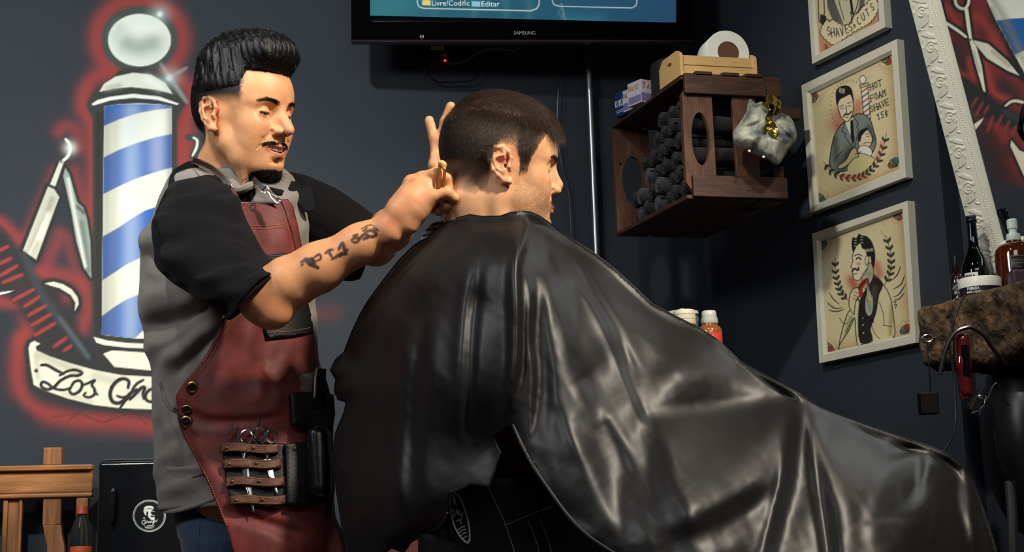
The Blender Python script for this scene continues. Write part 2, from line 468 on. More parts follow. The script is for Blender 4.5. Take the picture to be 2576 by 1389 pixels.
def solid_mesh(sdf, lo, hi, h, fine=None, it=2):
    """fine: function(points)->mask of places to subdivide once more (may be a list)"""
    Vt, F = extract(sdf, lo, hi, h); Vt = project(sdf, Vt, it, h)
    for f in (fine if isinstance(fine, (list, tuple)) else ([fine] if fine else [])):
        sel = f(Vt[F].mean(1)); 
        if not sel.any(): continue
        Vt, F, fx = subdivide(Vt, F, sel)
        mv = np.zeros(len(Vt), bool); mv[np.unique(F[-4 * sel.sum():])] = True; mv &= ~fx
        Vt[mv] = project(sdf, Vt[mv], it, h)
    return Vt, F
def hash3(p, s=1.0):
    """cheap smooth value noise, -1..1"""
    q = p * s; i = np.floor(q).astype(np.int64); f = q - i; f = f * f * (3 - 2 * f); out = 0
    for dx in (0, 1):
        for dy in (0, 1):
            for dz in (0, 1):
                h = ((i[:, 0] + dx) * 73856093) ^ ((i[:, 1] + dy) * 19349663) ^ ((i[:, 2] + dz) * 83492791)
                h = (h ^ (h >> 13)) * 1274126177; v = ((h & 0xffff) / 32767.5) - 1
                w = (f[:, 0] if dx else 1 - f[:, 0]) * (f[:, 1] if dy else 1 - f[:, 1]) * (f[:, 2] if dz else 1 - f[:, 2])
                out = out + v * w
    return out
def vnormals(Vt, F):
    a = Vt[F[:, 2]] - Vt[F[:, 0]]; b = Vt[F[:, 3 if F.shape[1] == 4 else 1]] - Vt[F[:, 1 if F.shape[1] == 4 else 0]]
    n = np.cross(a, b); N_ = np.zeros_like(Vt)
    for k in range(F.shape[1]): np.add.at(N_, F[:, k], n)
    return N_ / (np.linalg.norm(N_, axis=1)[:, None] + 1e-12)
def gz(x, lo, hi):
    t = np.clip((x - lo) / (hi - lo), 0, 1); return t * t * (3 - 2 * t)
def mixc(c, w, k): return c * (1 - w[:, None]) + k * w[:, None]
def blob(p, c, r):
    c = np.array(c, float); r = np.array(r if hasattr(r, '__len__') else [r] * 3, float)
    return np.exp(-(((p - c) / r) ** 2).sum(1))

# ------------------------------------------------------------------ heads
def frame_m(fwd, up, o):
    """matrix with columns forward, left, up and origin"""
    f = np.array(fwd, float); f /= np.linalg.norm(f); u = np.array(up, float); u -= f * (u @ f); u /= np.linalg.norm(u)
    return np.column_stack([f, np.cross(u, f), u, np.array(o, float)])
def head_matrix(yaw, pitch, roll, o):
    """yaw 0 looks along +X, positive turns away from the camera (towards +Y); pitch positive looks down"""
    cy, sy, cp, sp = math.cos(yaw), math.sin(yaw), math.cos(pitch), math.sin(pitch)
    f = np.array([cy * cp, sy * cp, -sp]); u = np.array([cy * sp, sy * sp, cp])
    l = np.cross(u, f); cr, sr = math.cos(roll), math.sin(roll); u2 = u * cr + l * sr
    return frame_m(f, u2, o)
def head_solid(smile=0.0, lid=0.5, jaw=1.0, nose=1.0, ear_out=0.0, brow=1.0, beardy=0.0, tip=(0.0, 0.0)):
    s = Solid()
    s.ell((-0.008, 0, 0.045), (0.099, 0.076, 0.085), 0.0)
    s.ell((-0.035, 0, 0.03), (0.070, 0.070, 0.072), 0.03)
    s.ell((0.028, 0, 0.042), (0.064, 0.064, 0.062), 0.03)
    s.ell((0.030, 0, -0.018), (0.056, 0.055, 0.075), 0.03)
    for y in (1, -1):
        s.ell((0.054, y * 0.040, -0.012), (0.024, 0.019, 0.018), 0.022)             # cheekbone
        s.cone((0.004, y * 0.054 * jaw, -0.052), (0.062, y * 0.022, -0.090), 0.016, 0.017, 0.028)   # jaw
        s.cone((0.0, y * 0.058, -0.005), (0.004, y * 0.054 * jaw, -0.052), 0.014, 0.014, 0.024)
        s.cone((0.082, y * 0.014, 0.031), (0.066, y * 0.046, 0.029), 0.0085 * brow, 0.008, 0.014)   # brow ridge
        s.ell((0.065 + 0.003 * smile, y * (0.031 + 0.003 * smile), -0.030 + 0.006 * smile), (0.013, 0.014, 0.015), 0.025)        # cheek front
    for y in (1, -1): s.ell((0.050, y * 0.037, -0.050), (0.024, 0.020, 0.026), 0.03)
    s.ell((0.071, 0, -0.055), (0.026, 0.031, 0.030), 0.02)                            # muzzle
    s.ell((0.080, 0, -0.092), (0.018, 0.021, 0.018), 0.02)                            # chin
    s.ell((0.040, 0, -0.085), (0.040, 0.035, 0.022), 0.03)                            # under jaw
    for y in (1, -1):
        s.ell((0.092, y * 0.031, 0.011), (0.016, 0.019, 0.0125), 0.016, kind='s')     # socket
    # nose
    s.cone((0.087, 0, 0.022), (0.1085, 0, -0.010), 0.0058, 0.0072, 0.012)
    s.cone((0.082, 0, 0.012), (0.092, 0, -0.020), 0.012, 0.013, 0.012)
    s.ell((0.1125 + 0.03 * (nose - 1), 0, -0.0185 - 0.012 * max(0, nose - 1)), (0.0100, 0.0092, 0.0090), 0.008)
    s.cone((0.100 + 0.02 * (nose - 1), 0, 0.0), (0.1085 + 0.03 * (nose - 1), 0, -0.012), 0.0066, 0.0074, 0.010)
    for y in (1, -1):
        s.ell((0.1000, y * 0.0125, -0.0240), (0.0105, 0.0065, 0.0072), 0.006)
        s.ell((0.092, y * 0.017, -0.0225), (0.006, 0.004, 0.008), 0.006, kind='u')
        s.ell((0.103, y * 0.0062, -0.0345), (0.0052, 0.0030, 0.0050), 0.003, kind='s')   # nostril
        # nasolabial fold
        s.chain([(0.0935, y * 0.022, -0.026), (0.086, y * (0.031 + 0.004 * smile), -0.042), (0.076, y * (0.034 + 0.006 * smile), -0.060)], [0.0008 + 0.0012 * smile, 0.0007 + 0.0012 * smile, 0.0003], 0.006, kind='s')
    # mouth
    w = 0.024 + 0.010 * smile; up = 0.010 * smile; zc = -0.0585
    def mouthline(dz, f, wf=1.0, lift=1.0):
        return [(0.0985 + f - 0.019 * (abs(t) ** 2.0) * (1 + 0.75 * smile), t * w * wf, zc + dz + up * lift * t * t) for t in (-1, -0.66, -0.33, 0, 0.33, 0.66, 1)]
    if smile > 0.3:
        s.chain(mouthline(0.0066, -0.0025), [0.0022, 0.0036, 0.0046, 0.0048, 0.0046, 0.0036, 0.0022], 0.006)
        s.chain(mouthline(-0.0105, -0.0035, 0.9, 1.1), [0.002, 0.0042, 0.0056, 0.0060, 0.0056, 0.0042, 0.002], 0.006)
        s.chain(mouthline(-0.0012, 0.003, 0.93, 0.95), [0.0015, 0.0038, 0.0050, 0.0054, 0.0050, 0.0038, 0.0015], 0.002, kind='s')
        s.chain(mouthline(-0.0012, -0.008, 0.84, 0.95), [0.004, 0.006, 0.0072, 0.0078, 0.0072, 0.006, 0.004], 0.002, kind='s')
    else:
        s.chain(mouthline(0.0035, -0.001), [0.0012, 0.0030, 0.0042, 0.0040, 0.0042, 0.0030, 0.0012], 0.006)
        s.chain(mouthline(-0.0055, -0.002, 0.9), [0.0012, 0.0036, 0.0050, 0.0054, 0.0050, 0.0036, 0.0012], 0.006)
        s.chain(mouthline(-0.0008, 0.0035, 0.96), 0.0008, 0.003, kind='s')
    s.ell((0.0985, 0, -0.073 - 0.0085 * smile), (0.010, 0.016, 0.0040), 0.008, kind='s')               # groove above chin
    # eyelids
    for y in (1, -1):
        c = np.array([0.0705, y * 0.0315, 0.0105])
        s.ell(c, (0.0142, 0.0150, 0.0136), 0.004)
        s.chain([c + (0.0115, -y * 0.0110, 0.006), c + (0.0135, -y * 0.004, 0.0085), c + (0.0105, y * 0.009, 0.0078), c + (0.006, y * 0.0130, 0.004)], 0.0004, 0.0025, kind='s')   # lid crease
        s.chain([c + (0.010, -y * 0.0120, -0.006), c + (0.0125, -y * 0.001, -0.0115), c + (0.009, y * 0.010, -0.0085)], 0.0006, 0.004, kind='s')
        zo = -0.0045 * (1 - lid)
        s.ell(c + np.array([0.0125, y * 0.0006, zo - 0.0005]), (0.0085, 0.0122, 0.0014 + 0.0040 * lid), 0.0012, kind='s')
    # ears
    for y in (1, -1):
        c = np.array([-0.006, y * 0.0735, -0.002]); out = np.array([-0.35 - ear_out, y * 0.94, 0.0]); out /= np.linalg.norm(out)
        tilt = -0.22                                # top leans back
        def E(a, b, h):      # a forward, b up, h out of the ear plane
            fx = np.array([0.94, y * 0.35, 0.0]); uz = np.array([tilt, 0, 1.0]); uz /= np.linalg.norm(uz)
            return c + fx * a + uz * b + out * h
        lean = 0.55
        def H(a, b): return E(a, b, 0.006 + lean * max(0.0, 0.012 - a) * 0.85)
        rim = [(0.010, 0.004), (0.013, 0.013), (0.0095, 0.024), (0.000, 0.0305), (-0.0115, 0.029), (-0.020, 0.018), (-0.0215, 0.003), (-0.0175, -0.012), (-0.010, -0.021), (-0.002, -0.029), (0.0055, -0.0295), (0.0095, -0.022)]
        rr = [0.0022, 0.0030, 0.0034, 0.0036, 0.0037, 0.0036, 0.0032, 0.0030, 0.0036, 0.0052, 0.0048, 0.0030]
        # plate
        s.chain([H(-0.004, 0.018) - out * 0.004, H(-0.009, 0.004) - out * 0.005, H(-0.004, -0.012) - out * 0.004, H(0.0, -0.024) - out * 0.001], [0.0100, 0.0110, 0.0085, 0.0060], 0.006)
        s.ell(H(-0.0035, 0.002) + out * 0.0055, (0.0105, 0.0080, 0.0120), 0.004, kind='s')           # concha
        s.ell(H(0.0055, -0.002) + out * 0.001, (0.0050, 0.0080, 0.0060), 0.003, kind='s')
        s.ell(H(-0.0045, 0.0205) + out * 0.0055, (0.0095, 0.0040, 0.0060), 0.003, kind='s')
        s.chain([H(*q) for q in rim[:-1]] + [H(0.0098, -0.018)], rr[:-1] + [0.0018], 0.0028, kin=0.004)
        s.chain([H(-0.014, 0.020) + out * 0.0012, H(-0.0145, 0.006) + out * 0.0018, H(-0.0115, -0.009) + out * 0.002, H(-0.004, -0.0155) + out * 0.002], [0.0022, 0.0026, 0.0026, 0.0022], 0.003)   # antihelix
        s.chain([H(-0.0135, 0.010) + out * 0.0015, H(-0.004, 0.0145) + out * 0.000, H(0.004, 0.012)], [0.0022, 0.0020, 0.0014], 0.003)
        s.chain([H(0.0105, 0.006), H(0.0085, -0.003) + out * 0.0025, H(0.0095, -0.010)], [0.0022, 0.0036, 0.0022], 0.005)    # tragus
    return s
# ------------------------------------------------------------------ cloth sheets, folds, lofts, strands
class Folds:
    """folds of a cloth: strokes say which places are tilted towards the lamps (positive) or away (negative); heights follow by integration"""
    def __init__(s, x0, y0, x1, y1, step=4.0, light=(0.35, -0.94), eps=0.0006):
        s.x0, s.y0, s.st = x0, y0, step; s.nx = int((x1 - x0) / step) + 1; s.ny = int((y1 - y0) / step) + 1
        s.X, s.Y = np.meshgrid(float(x0) + np.arange(s.nx) * float(step), float(y0) + np.arange(s.ny) * float(step))
        s.B = np.zeros_like(s.X); s.l = light; s.eps = eps; s.H = None
    def stroke(s, pts, w, a, smooth=5, power=2.0):
        pts = smooth_curve(pts, smooth) if len(pts) > 2 else np.asarray(pts, float)
        d, t = seg_dist(s.X, s.Y, pts); e = np.clip(np.minimum(t, 1 - t) * 5 + 0.25, 0, 1)
        s.B += a * np.exp(-(d / (w * 0.6)) ** power) * e
    def fill(s, poly, a, soft=25):
        sd = poly_sd(s.X, s.Y, poly); s.B += a * np.clip(0.5 - sd / (2 * soft), 0, 1)
    def noise(s, sx, sy, a, seed=0, ang=0.0):
        c, n = math.cos(ang), math.sin(ang)
        p = np.stack([(s.X * c + s.Y * n).ravel() / sx, (-s.X * n + s.Y * c).ravel() / sy, np.full(s.X.size, seed + 0.5)], 1)
        s.B += a * hash3(p).reshape(s.X.shape)
    def solve(s):
        """(l . grad) h = B, smallest solution; h in pixels of depth"""
        B = s.B - s.B.mean(); py, px = s.ny // 4, s.nx // 4
        Bp = np.pad(B, ((py, py), (px, px)), mode='linear_ramp')
        ky = np.fft.fftfreq(Bp.shape[0])[:, None] * 2 * PI; kx = np.fft.fftfreq(Bp.shape[1])[None] * 2 * PI
        kl = kx * s.l[0] + ky * s.l[1]; k2 = kx ** 2 + ky ** 2
        F = np.fft.fft2(Bp); H = F * (1j * kl) / (kl ** 2 + 0.12 * k2 + s.eps)
        s.H = np.real(np.fft.ifft2(H))[py:py + s.ny, px:px + s.nx] * s.st
        return s
    def __call__(s, x, y):
        if s.H is None: s.solve()
        u = np.clip((x - s.x0) / s.st, 0, s.nx - 1.001); v = np.clip((y - s.y0) / s.st, 0, s.ny - 1.001)
        i = u.astype(int); j = v.astype(int); a = u - i; b = v - j; H = s.H
        return (H[j, i] * (1 - a) + H[j, i + 1] * a) * (1 - b) + (H[j + 1, i] * (1 - a) + H[j + 1, i + 1] * a) * b
class TPS:
    def __init__(s, pts):
        p = np.array(pts, float); s.p = p[:, :2] / 500; n = len(p)
        K = s.k(np.linalg.norm(s.p[:, None] - s.p[None], axis=2)); K += np.eye(n) * 1e-3
        Pm = np.hstack([np.ones((n, 1)), s.p]); A = np.block([[K, Pm], [Pm.T, np.zeros((3, 3))]])
        s.w = np.linalg.solve(A, np.concatenate([p[:, 2], np.zeros(3)]))
    def k(s, r): return r * r * np.log(r + 1e-9)
    def __call__(s, x, y):
        q = np.stack([np.ravel(x), np.ravel(y)], 1) / 500; out = s.w[-3] + q @ s.w[-2:]
        for i in range(len(s.p)): out += s.w[i] * s.k(np.linalg.norm(q - s.p[i], axis=1))
        return out.reshape(np.shape(x))
from mathutils.geometry import delaunay_2d_cdt
def tri_region(poly, step, edge=None, smooth=0):
    """triangulated region of a polygon -> 2d points, triangles, boundary mask"""
    poly = smooth_curve(poly, smooth, True) if smooth else np.asarray(poly, float)
    edge = edge or step; b = []
    for i in range(len(poly)):
        p, q = poly[i], poly[(i + 1) % len(poly)]; n = max(1, int(round(math.dist(p, q) / edge)))
        for k in range(n): b.append(p + (q - p) * k / n)
    b = np.array(b); x0, y0 = b.min(0); x1, y1 = b.max(0)
    X, Y = np.meshgrid(np.arange(x0, x1, step), np.arange(y0, y1, step * 0.866)); X[1::2] += step / 2
    X = X.ravel(); Y = Y.ravel(); ok = poly_sd(X, Y, b) < -0.55 * step
    P = np.vstack([b, np.stack([X[ok], Y[ok]], 1)]); nb = len(b)
    r = delaunay_2d_cdt([Vector(p) for p in P], [], [list(range(nb))], 1, 1e-6)
    pts = np.array([list(v) for v in r[0]]); tri = np.array([f for f in r[2] if len(f) == 3], int)
    bd = np.zeros(len(pts), bool); bd[:nb] = True
    return pts, tri, bd
def sheet(name, poly, depth, m, parent=None, step=6, thick=0.003, smooth=0, off=1.0, pts_tri=None):
    """cloth sheet: region of the picture carried to the given depth function, with real thickness"""
    pts, tri, bd = pts_tri or tri_region(poly, step, smooth=smooth)
    P = W(pts[:, 0], pts[:, 1], depth(pts[:, 0], pts[:, 1]))
    n = np.cross(P[tri[0, 1]] - P[tri[0, 0]], P[tri[0, 2]] - P[tri[0, 0]])
    if n @ (CAM - P[tri[0, 0]]) < 0: tri = tri[:, ::-1]
    me = npmesh(name, P, tri); o = link(name, me, m, parent, True)
    if thick:
        md = o.modifiers.new('thickness', 'SOLIDIFY'); md.thickness = thick; md.offset = -1.0
    return o
class Loft:
    """tube through sections: (Lx, Ly, Rx, Ry, Yc, depth radius); sections are round-cornered ovals"""
    def __init__(s, secs, n=8, power=2.3):
        s.c = smooth_curve(np.array(secs, float), n); s.power = power
    def verts(s, seg=64, off=0.0):
        th = np.linspace(0, 2 * PI, seg, endpoint=False); c = np.cos(th); n = np.sin(th)
        e = 2 / s.power; cx = np.sign(c) * np.abs(c) ** e; cy = np.sign(n) * np.abs(n) ** e
        R = []
        for Lx, Ly, Rx, Ry, Yc, rd in s.c:
            L = W(Lx, Ly, Yc); Rr = W(Rx, Ry, Yc); m = (L + Rr) / 2; h = (Rr - L) / 2; h = h * (1 + off / (np.linalg.norm(h) + 1e-6))
            d = CAM - m; d[2] *= 0.3; d /= np.linalg.norm(d)
            R.append(m + cx[:, None] * h + cy[:, None] * d * (rd + off))
        return np.array(R)
    def mesh(s, name, m, parent=None, seg=64, off=0.0, folds=None, famp=1.0, cap0=False, cap1=False, attrf=None, inner=0.0):
        R = s.verts(seg, off); nr = len(R); Vt = R.reshape(-1, 3)
        ii = np.arange(nr * seg).reshape(nr, seg); jj = np.roll(ii, -1, 1)
        F = np.stack([ii[:-1].ravel(), jj[:-1].ravel(), jj[1:].ravel(), ii[1:].ravel()], 1)
        cen = R.mean(1); a = Vt[F[0]]; nn = np.cross(a[2] - a[0], a[3] - a[1])
        if nn @ (a.mean(0) - cen[0]) < 0: F = F[:, ::-1]
        if folds is not None:
            N_ = vnormals(Vt, F); x, y = px_of(Vt); v = CAM - Vt; v /= np.linalg.norm(v, axis=1)[:, None]
            fc = gz((N_ * v).sum(1), -0.15, 0.35); h = folds(x, y) * famp * (Vt[:, 1] / FPX)
            Vt = Vt + N_ * (h * fc)[:, None]
        for cap, r in ((cap0, 0), (cap1, nr - 1)):
            if cap:
                k = len(Vt); Vt = np.vstack([Vt, Vt[ii[r]].mean(0)])
                tri = np.stack([ii[r], jj[r], np.full(seg, k), np.full(seg, k)], 1)
                if r == 0: tri = tri[:, [1, 0, 2, 3]]
                F = np.vstack([F, tri])
        me = pymesh(name, Vt, [tuple(dict.fromkeys(f)) for f in F.tolist()])
        bm = bmesh.new(); bm.from_mesh(me); bmesh.ops.recalc_face_normals(bm, faces=bm.faces); bm.to_mesh(me); bm.free()
        o = link(name, me, m, parent, True)
        if attrf: x, y = px_of(Vt); paint_attr(me, attrf(x, y, Vt))
        if inner:
            md = o.modifiers.new('thickness', 'SOLIDIFY'); md.thickness = inner; md.offset = -1
        return o
    def near(s, x, y):
        """depth of the near surface at pixel (sections taken as horizontal rows)"""
        c = s.c; yr = (c[:, 1] + c[:, 3]) / 2; o = np.argsort(yr); f = lambda k: np.interp(y, yr[o], c[o, k])
        L, R, Yc, rd = f(0), f(2), f(4), f(5); u = np.clip(np.abs((x - (L + R) / 2) / ((R - L) / 2)), 0, 0.985)
        return Yc - rd * (1 - u ** s.power) ** (1 / s.power)
def strands(name, roots, dirs, normals, length, rad, m, parent=None, seg=4, lift=0.3, jitter=0.25, droop=0.0, seed=1, bend=0.5, tipr=0.25):
    rng = np.random.default_rng(seed); n = len(roots); length = np.broadcast_to(length, (n,)) * rng.uniform(0.7, 1.15, n)
    d = dirs + rng.normal(0, jitter, (n, 3)); d -= normals * (d * normals).sum(1)[:, None]; d /= np.linalg.norm(d, axis=1)[:, None] + 1e-9
    lf = np.broadcast_to(lift, (n,))[:, None]
    pts = []; p = roots - normals * 0.001
    for k in range(seg + 1):
        pts.append(p); t = k / seg
        dd = normals * lf * (1 - bend * t) + d * (1 - lf * 0.5 * (1 - t)) + np.array([0, 0, -droop * t]); dd /= np.linalg.norm(dd, axis=1)[:, None]
        p = p + dd * (length / seg)[:, None]
    pts = np.array(pts)            # seg+1, n, 3
    ax = np.cross(dirs + 1e-4, normals); ax /= np.linalg.norm(ax, axis=1)[:, None] + 1e-9; bx = np.cross(ax, d); rr = np.broadcast_to(rad, (n,))
    V_ = np.empty((n, seg + 1, 3, 3))
    for k in range(seg + 1):
        w = (1 - (1 - tipr) * (k / seg) ** 1.5)
        for j in range(3):
            a = 2 * PI * j / 3; V_[:, k, j] = pts[k] + (ax * math.cos(a) + bx * math.sin(a)) * (rr * w)[:, None]
    base = np.arange(n)[:, None] * ((seg + 1) * 3); F = []
    for k in range(seg):
        for j in range(3):
            a = k * 3 + j; b = k * 3 + (j + 1) % 3; F.append(base + np.array([a, b, b + 3, a + 3]))
    F = np.concatenate(F, 0)
    me = npmesh(name, V_.reshape(-1, 3), F); return link(name, me, m, parent, True)
def sample_faces(Vt, F, mask, n, seed=0):
    mask = mask if mask.any() else np.ones(len(F), bool)
    rng = np.random.default_rng(seed); Fm = F[mask]; a, b, c = Vt[Fm[:, 0]], Vt[Fm[:, 1]], Vt[Fm[:, 2]]
    ar = np.linalg.norm(np.cross(b - a, c - a), axis=1); i = rng.choice(len(Fm), n, p=ar / ar.sum())
    u, v = rng.uniform(0, 1, (2, n)); d = Vt[Fm[i, 3]] if F.shape[1] == 4 else c[i]
    p = (a[i] * (1 - u)[:, None] + b[i] * u[:, None]) * (1 - v)[:, None] + (d * (1 - u)[:, None] + c[i] * u[:, None]) * v[:, None]
    nn = np.cross(c[i] - a[i], d - b[i]); nn /= np.linalg.norm(nn, axis=1)[:, None] + 1e-12
    return p, nn
# ------------------------------------------------------------------ the room
def wall_quad(name, pl, a0, a1, z0, z1, th=0.12):
    b = MB(); p = pl.P(np.array([a0, a1, a1, a0]), np.zeros(4), np.zeros(4)); q = p - pl.n * th
    up = np.array([0, 0, z1 - z0])
    for x in (p, q): x[:, 2] = z0
    b.hexa([p[0], p[1], q[1], q[0], p[0] + up, p[1] + up, q[1] + up, q[0] + up])
    return tag(b.build(name, M_wall), kind='structure')
# corner of back and right walls
_t = np.linalg.solve(np.array([[BACK.u[0], -RIGHT.u[0]], [BACK.u[1], -RIGHT.u[1]]]), (RIGHT.o - BACK.o)[:2])
U_B, U_R = float(_t[0]), float(_t[1])
wall_quad('wall_back', BACK, -2.6, U_B + 0.0, 0, 3.1)
PIER = float(RIGHT.uv(2372., 500.)[0])
wall_quad('wall_right', RIGHT, U_R, PIER, 0, 3.1, 0.06)
RIGHT2 = Plane(RIGHT.P(0., 0., -0.05), RIGHT.u)
wall_quad('wall_right.001', RIGHT2, PIER - 0.02, PIER + 1.6, 0, 3.1)
M_floor = mat('floor_tiles', (70, 48, 46), 0.4, noise=0.12, nscale=5)
tag(MB().slab((-3, -1.2, -0.05), (6.2, 0, 0), (0, 5.8, 0), (0, 0, 0.05)).build('floor', M_floor), kind='structure')
M_ceil = mat('ceiling_paint', (42, 44, 48), 0.9)
tag(MB().slab((-3, 0.9, 3.1), (6.2, 0, 0), (0, 3.8, 0), (0, 0, 0.08)).build('ceiling', M_ceil), kind='structure')
# ------------------------------------------------------------------ painted mural on the back wall
CREAM = (238, 238, 222); RED = (158, 58, 54); DRED = (104, 40, 42); INKM = (38, 38, 38); BLUE = (40, 98, 188)
def barber_pole(cv, T, reflected=False):
    """sprayed barber pole; T maps the drawing to the canvas"""
    q = lambda P: [T(*p) for p in P]
    for r, a in ((34, 0.8), (18, 0.5)):
        cv.glow(q([(351 + 108 * math.cos(t), 98 + 98 * math.sin(t)) for t in np.linspace(2.2, 7.2, 26)]), r * 0.7, RED, a, 2)
        cv.glow(q([(280, 175), (228, 205), (208, 262), (232, 318), (238, 420), (236, 560), (240, 660)]), r * 0.65, RED, a, 2)
        cv.glow(q([(425, 178), (470, 215), (480, 262), (462, 320), (462, 420), (465, 560), (465, 700)]), r * 0.65, RED, a, 2)
    cv.fill(q([(351 + 96 * math.cos(t), 100 + 84 * math.sin(t)) for t in np.linspace(0, 2 * PI, 40)[:-1]]), (66, 74, 70), 3)
    cv.fill(q([(262, 215), (300, 176), (345, 168), (395, 176), (445, 215), (470, 258), (452, 282), (445, 300), (445, 860), (232, 860), (232, 300), (216, 262), (236, 232)]), (52, 54, 50), 4)
    cv.fill(q([(240, 280), (262, 280), (262, 850), (238, 850)]), (40, 40, 38), 3)
    cv.fill(q([(351 + 79 * math.cos(t), 101 + 66 * math.sin(t)) for t in np.linspace(0, 2 * PI, 40)[:-1]]), (246, 250, 240), 1.5)
    cv.glow(q([(320, 110), (350, 118), (385, 108)]), 26, (150, 158, 150), 0.7, 2); cv.glow(q([(290, 90), (300, 70)]), 14, (200, 206, 196), 0.5); cv.glow(q([(345, 70), (385, 66)]), 18, (255, 255, 250), 0.8)
    cv.fill(q([(250, 231), (262, 211), (290, 193), (335, 183), (380, 188), (415, 208), (434, 236), (395, 226), (330, 219), (285, 223)]), CREAM, 1.5)
    cv.glow(q([(370, 200), (400, 215)]), 12, (255, 255, 250), 0.8); cv.glow(q([(270, 222), (300, 215)]), 8, (176, 178, 160), 0.6)
    cv.fill(q([(230, 262), (245, 252), (275, 244), (335, 236), (400, 243), (450, 261), (446, 264), (395, 251), (335, 246), (280, 252), (236, 265)]), (250, 252, 244), 1.2)
    cv.fill(q([(262, 268), (300, 262), (350, 260), (400, 262), (432, 268), (434, 850), (345, 852), (256, 842)]), CREAM, 1.2)
    edges = [[(256, 262), (440, 262)], [(256, 319), (300, 300), (345, 285), (393, 276), (440, 271)], [(256, 399), (300, 377), (345, 360), (390, 346), (440, 336)], [(256, 490), (300, 468), (345, 448), (390, 433), (440, 419)],
             [(256, 597), (300, 572), (330, 551), (365, 530), (440, 505)], [(256, 706), (290, 684), (320, 664), (350, 650), (440, 612)], [(256, 796), (290, 771), (320, 753), (350, 741), (440, 716)], [(256, 900), (320, 868), (360, 832), (440, 800)]]
    clip = q([(262, 268), (300, 262), (350, 260), (400, 262), (432, 268), (434, 850), (345, 852), (256, 842)])
    for a, b in ((0, 1), (2, 3), (4, 5), (6, 7)):
        cv.fill(q(edges[a] + edges[b][::-1]), BLUE, 1.3, 1.0, clip=clip)
    for e in edges[1:7]: cv.stroke(q(e), 2, (60, 70, 90), 1.2, 0.35, clip=clip)
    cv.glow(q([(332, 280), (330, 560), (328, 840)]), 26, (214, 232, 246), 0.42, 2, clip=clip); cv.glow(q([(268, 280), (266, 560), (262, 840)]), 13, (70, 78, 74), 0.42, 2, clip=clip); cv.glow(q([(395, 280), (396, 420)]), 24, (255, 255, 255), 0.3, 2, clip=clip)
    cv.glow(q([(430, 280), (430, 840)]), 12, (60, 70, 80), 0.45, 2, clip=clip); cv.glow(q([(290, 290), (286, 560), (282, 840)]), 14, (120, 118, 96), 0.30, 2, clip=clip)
    cv.fill(q([(238, 845), (300, 858), (460, 866), (460, 990), (290, 960), (240, 905)]), (44, 44, 42), 3)
    cv.fill(q([(236, 848), (270, 857), (320, 863), (448, 868), (446, 878), (320, 875), (262, 868), (243, 862)]), CREAM, 1.2)
    cv.fill(q([(260, 890), (282, 882), (378, 888), (430, 888), (424, 932), (378, 932), (288, 923)]), CREAM, 1.2)
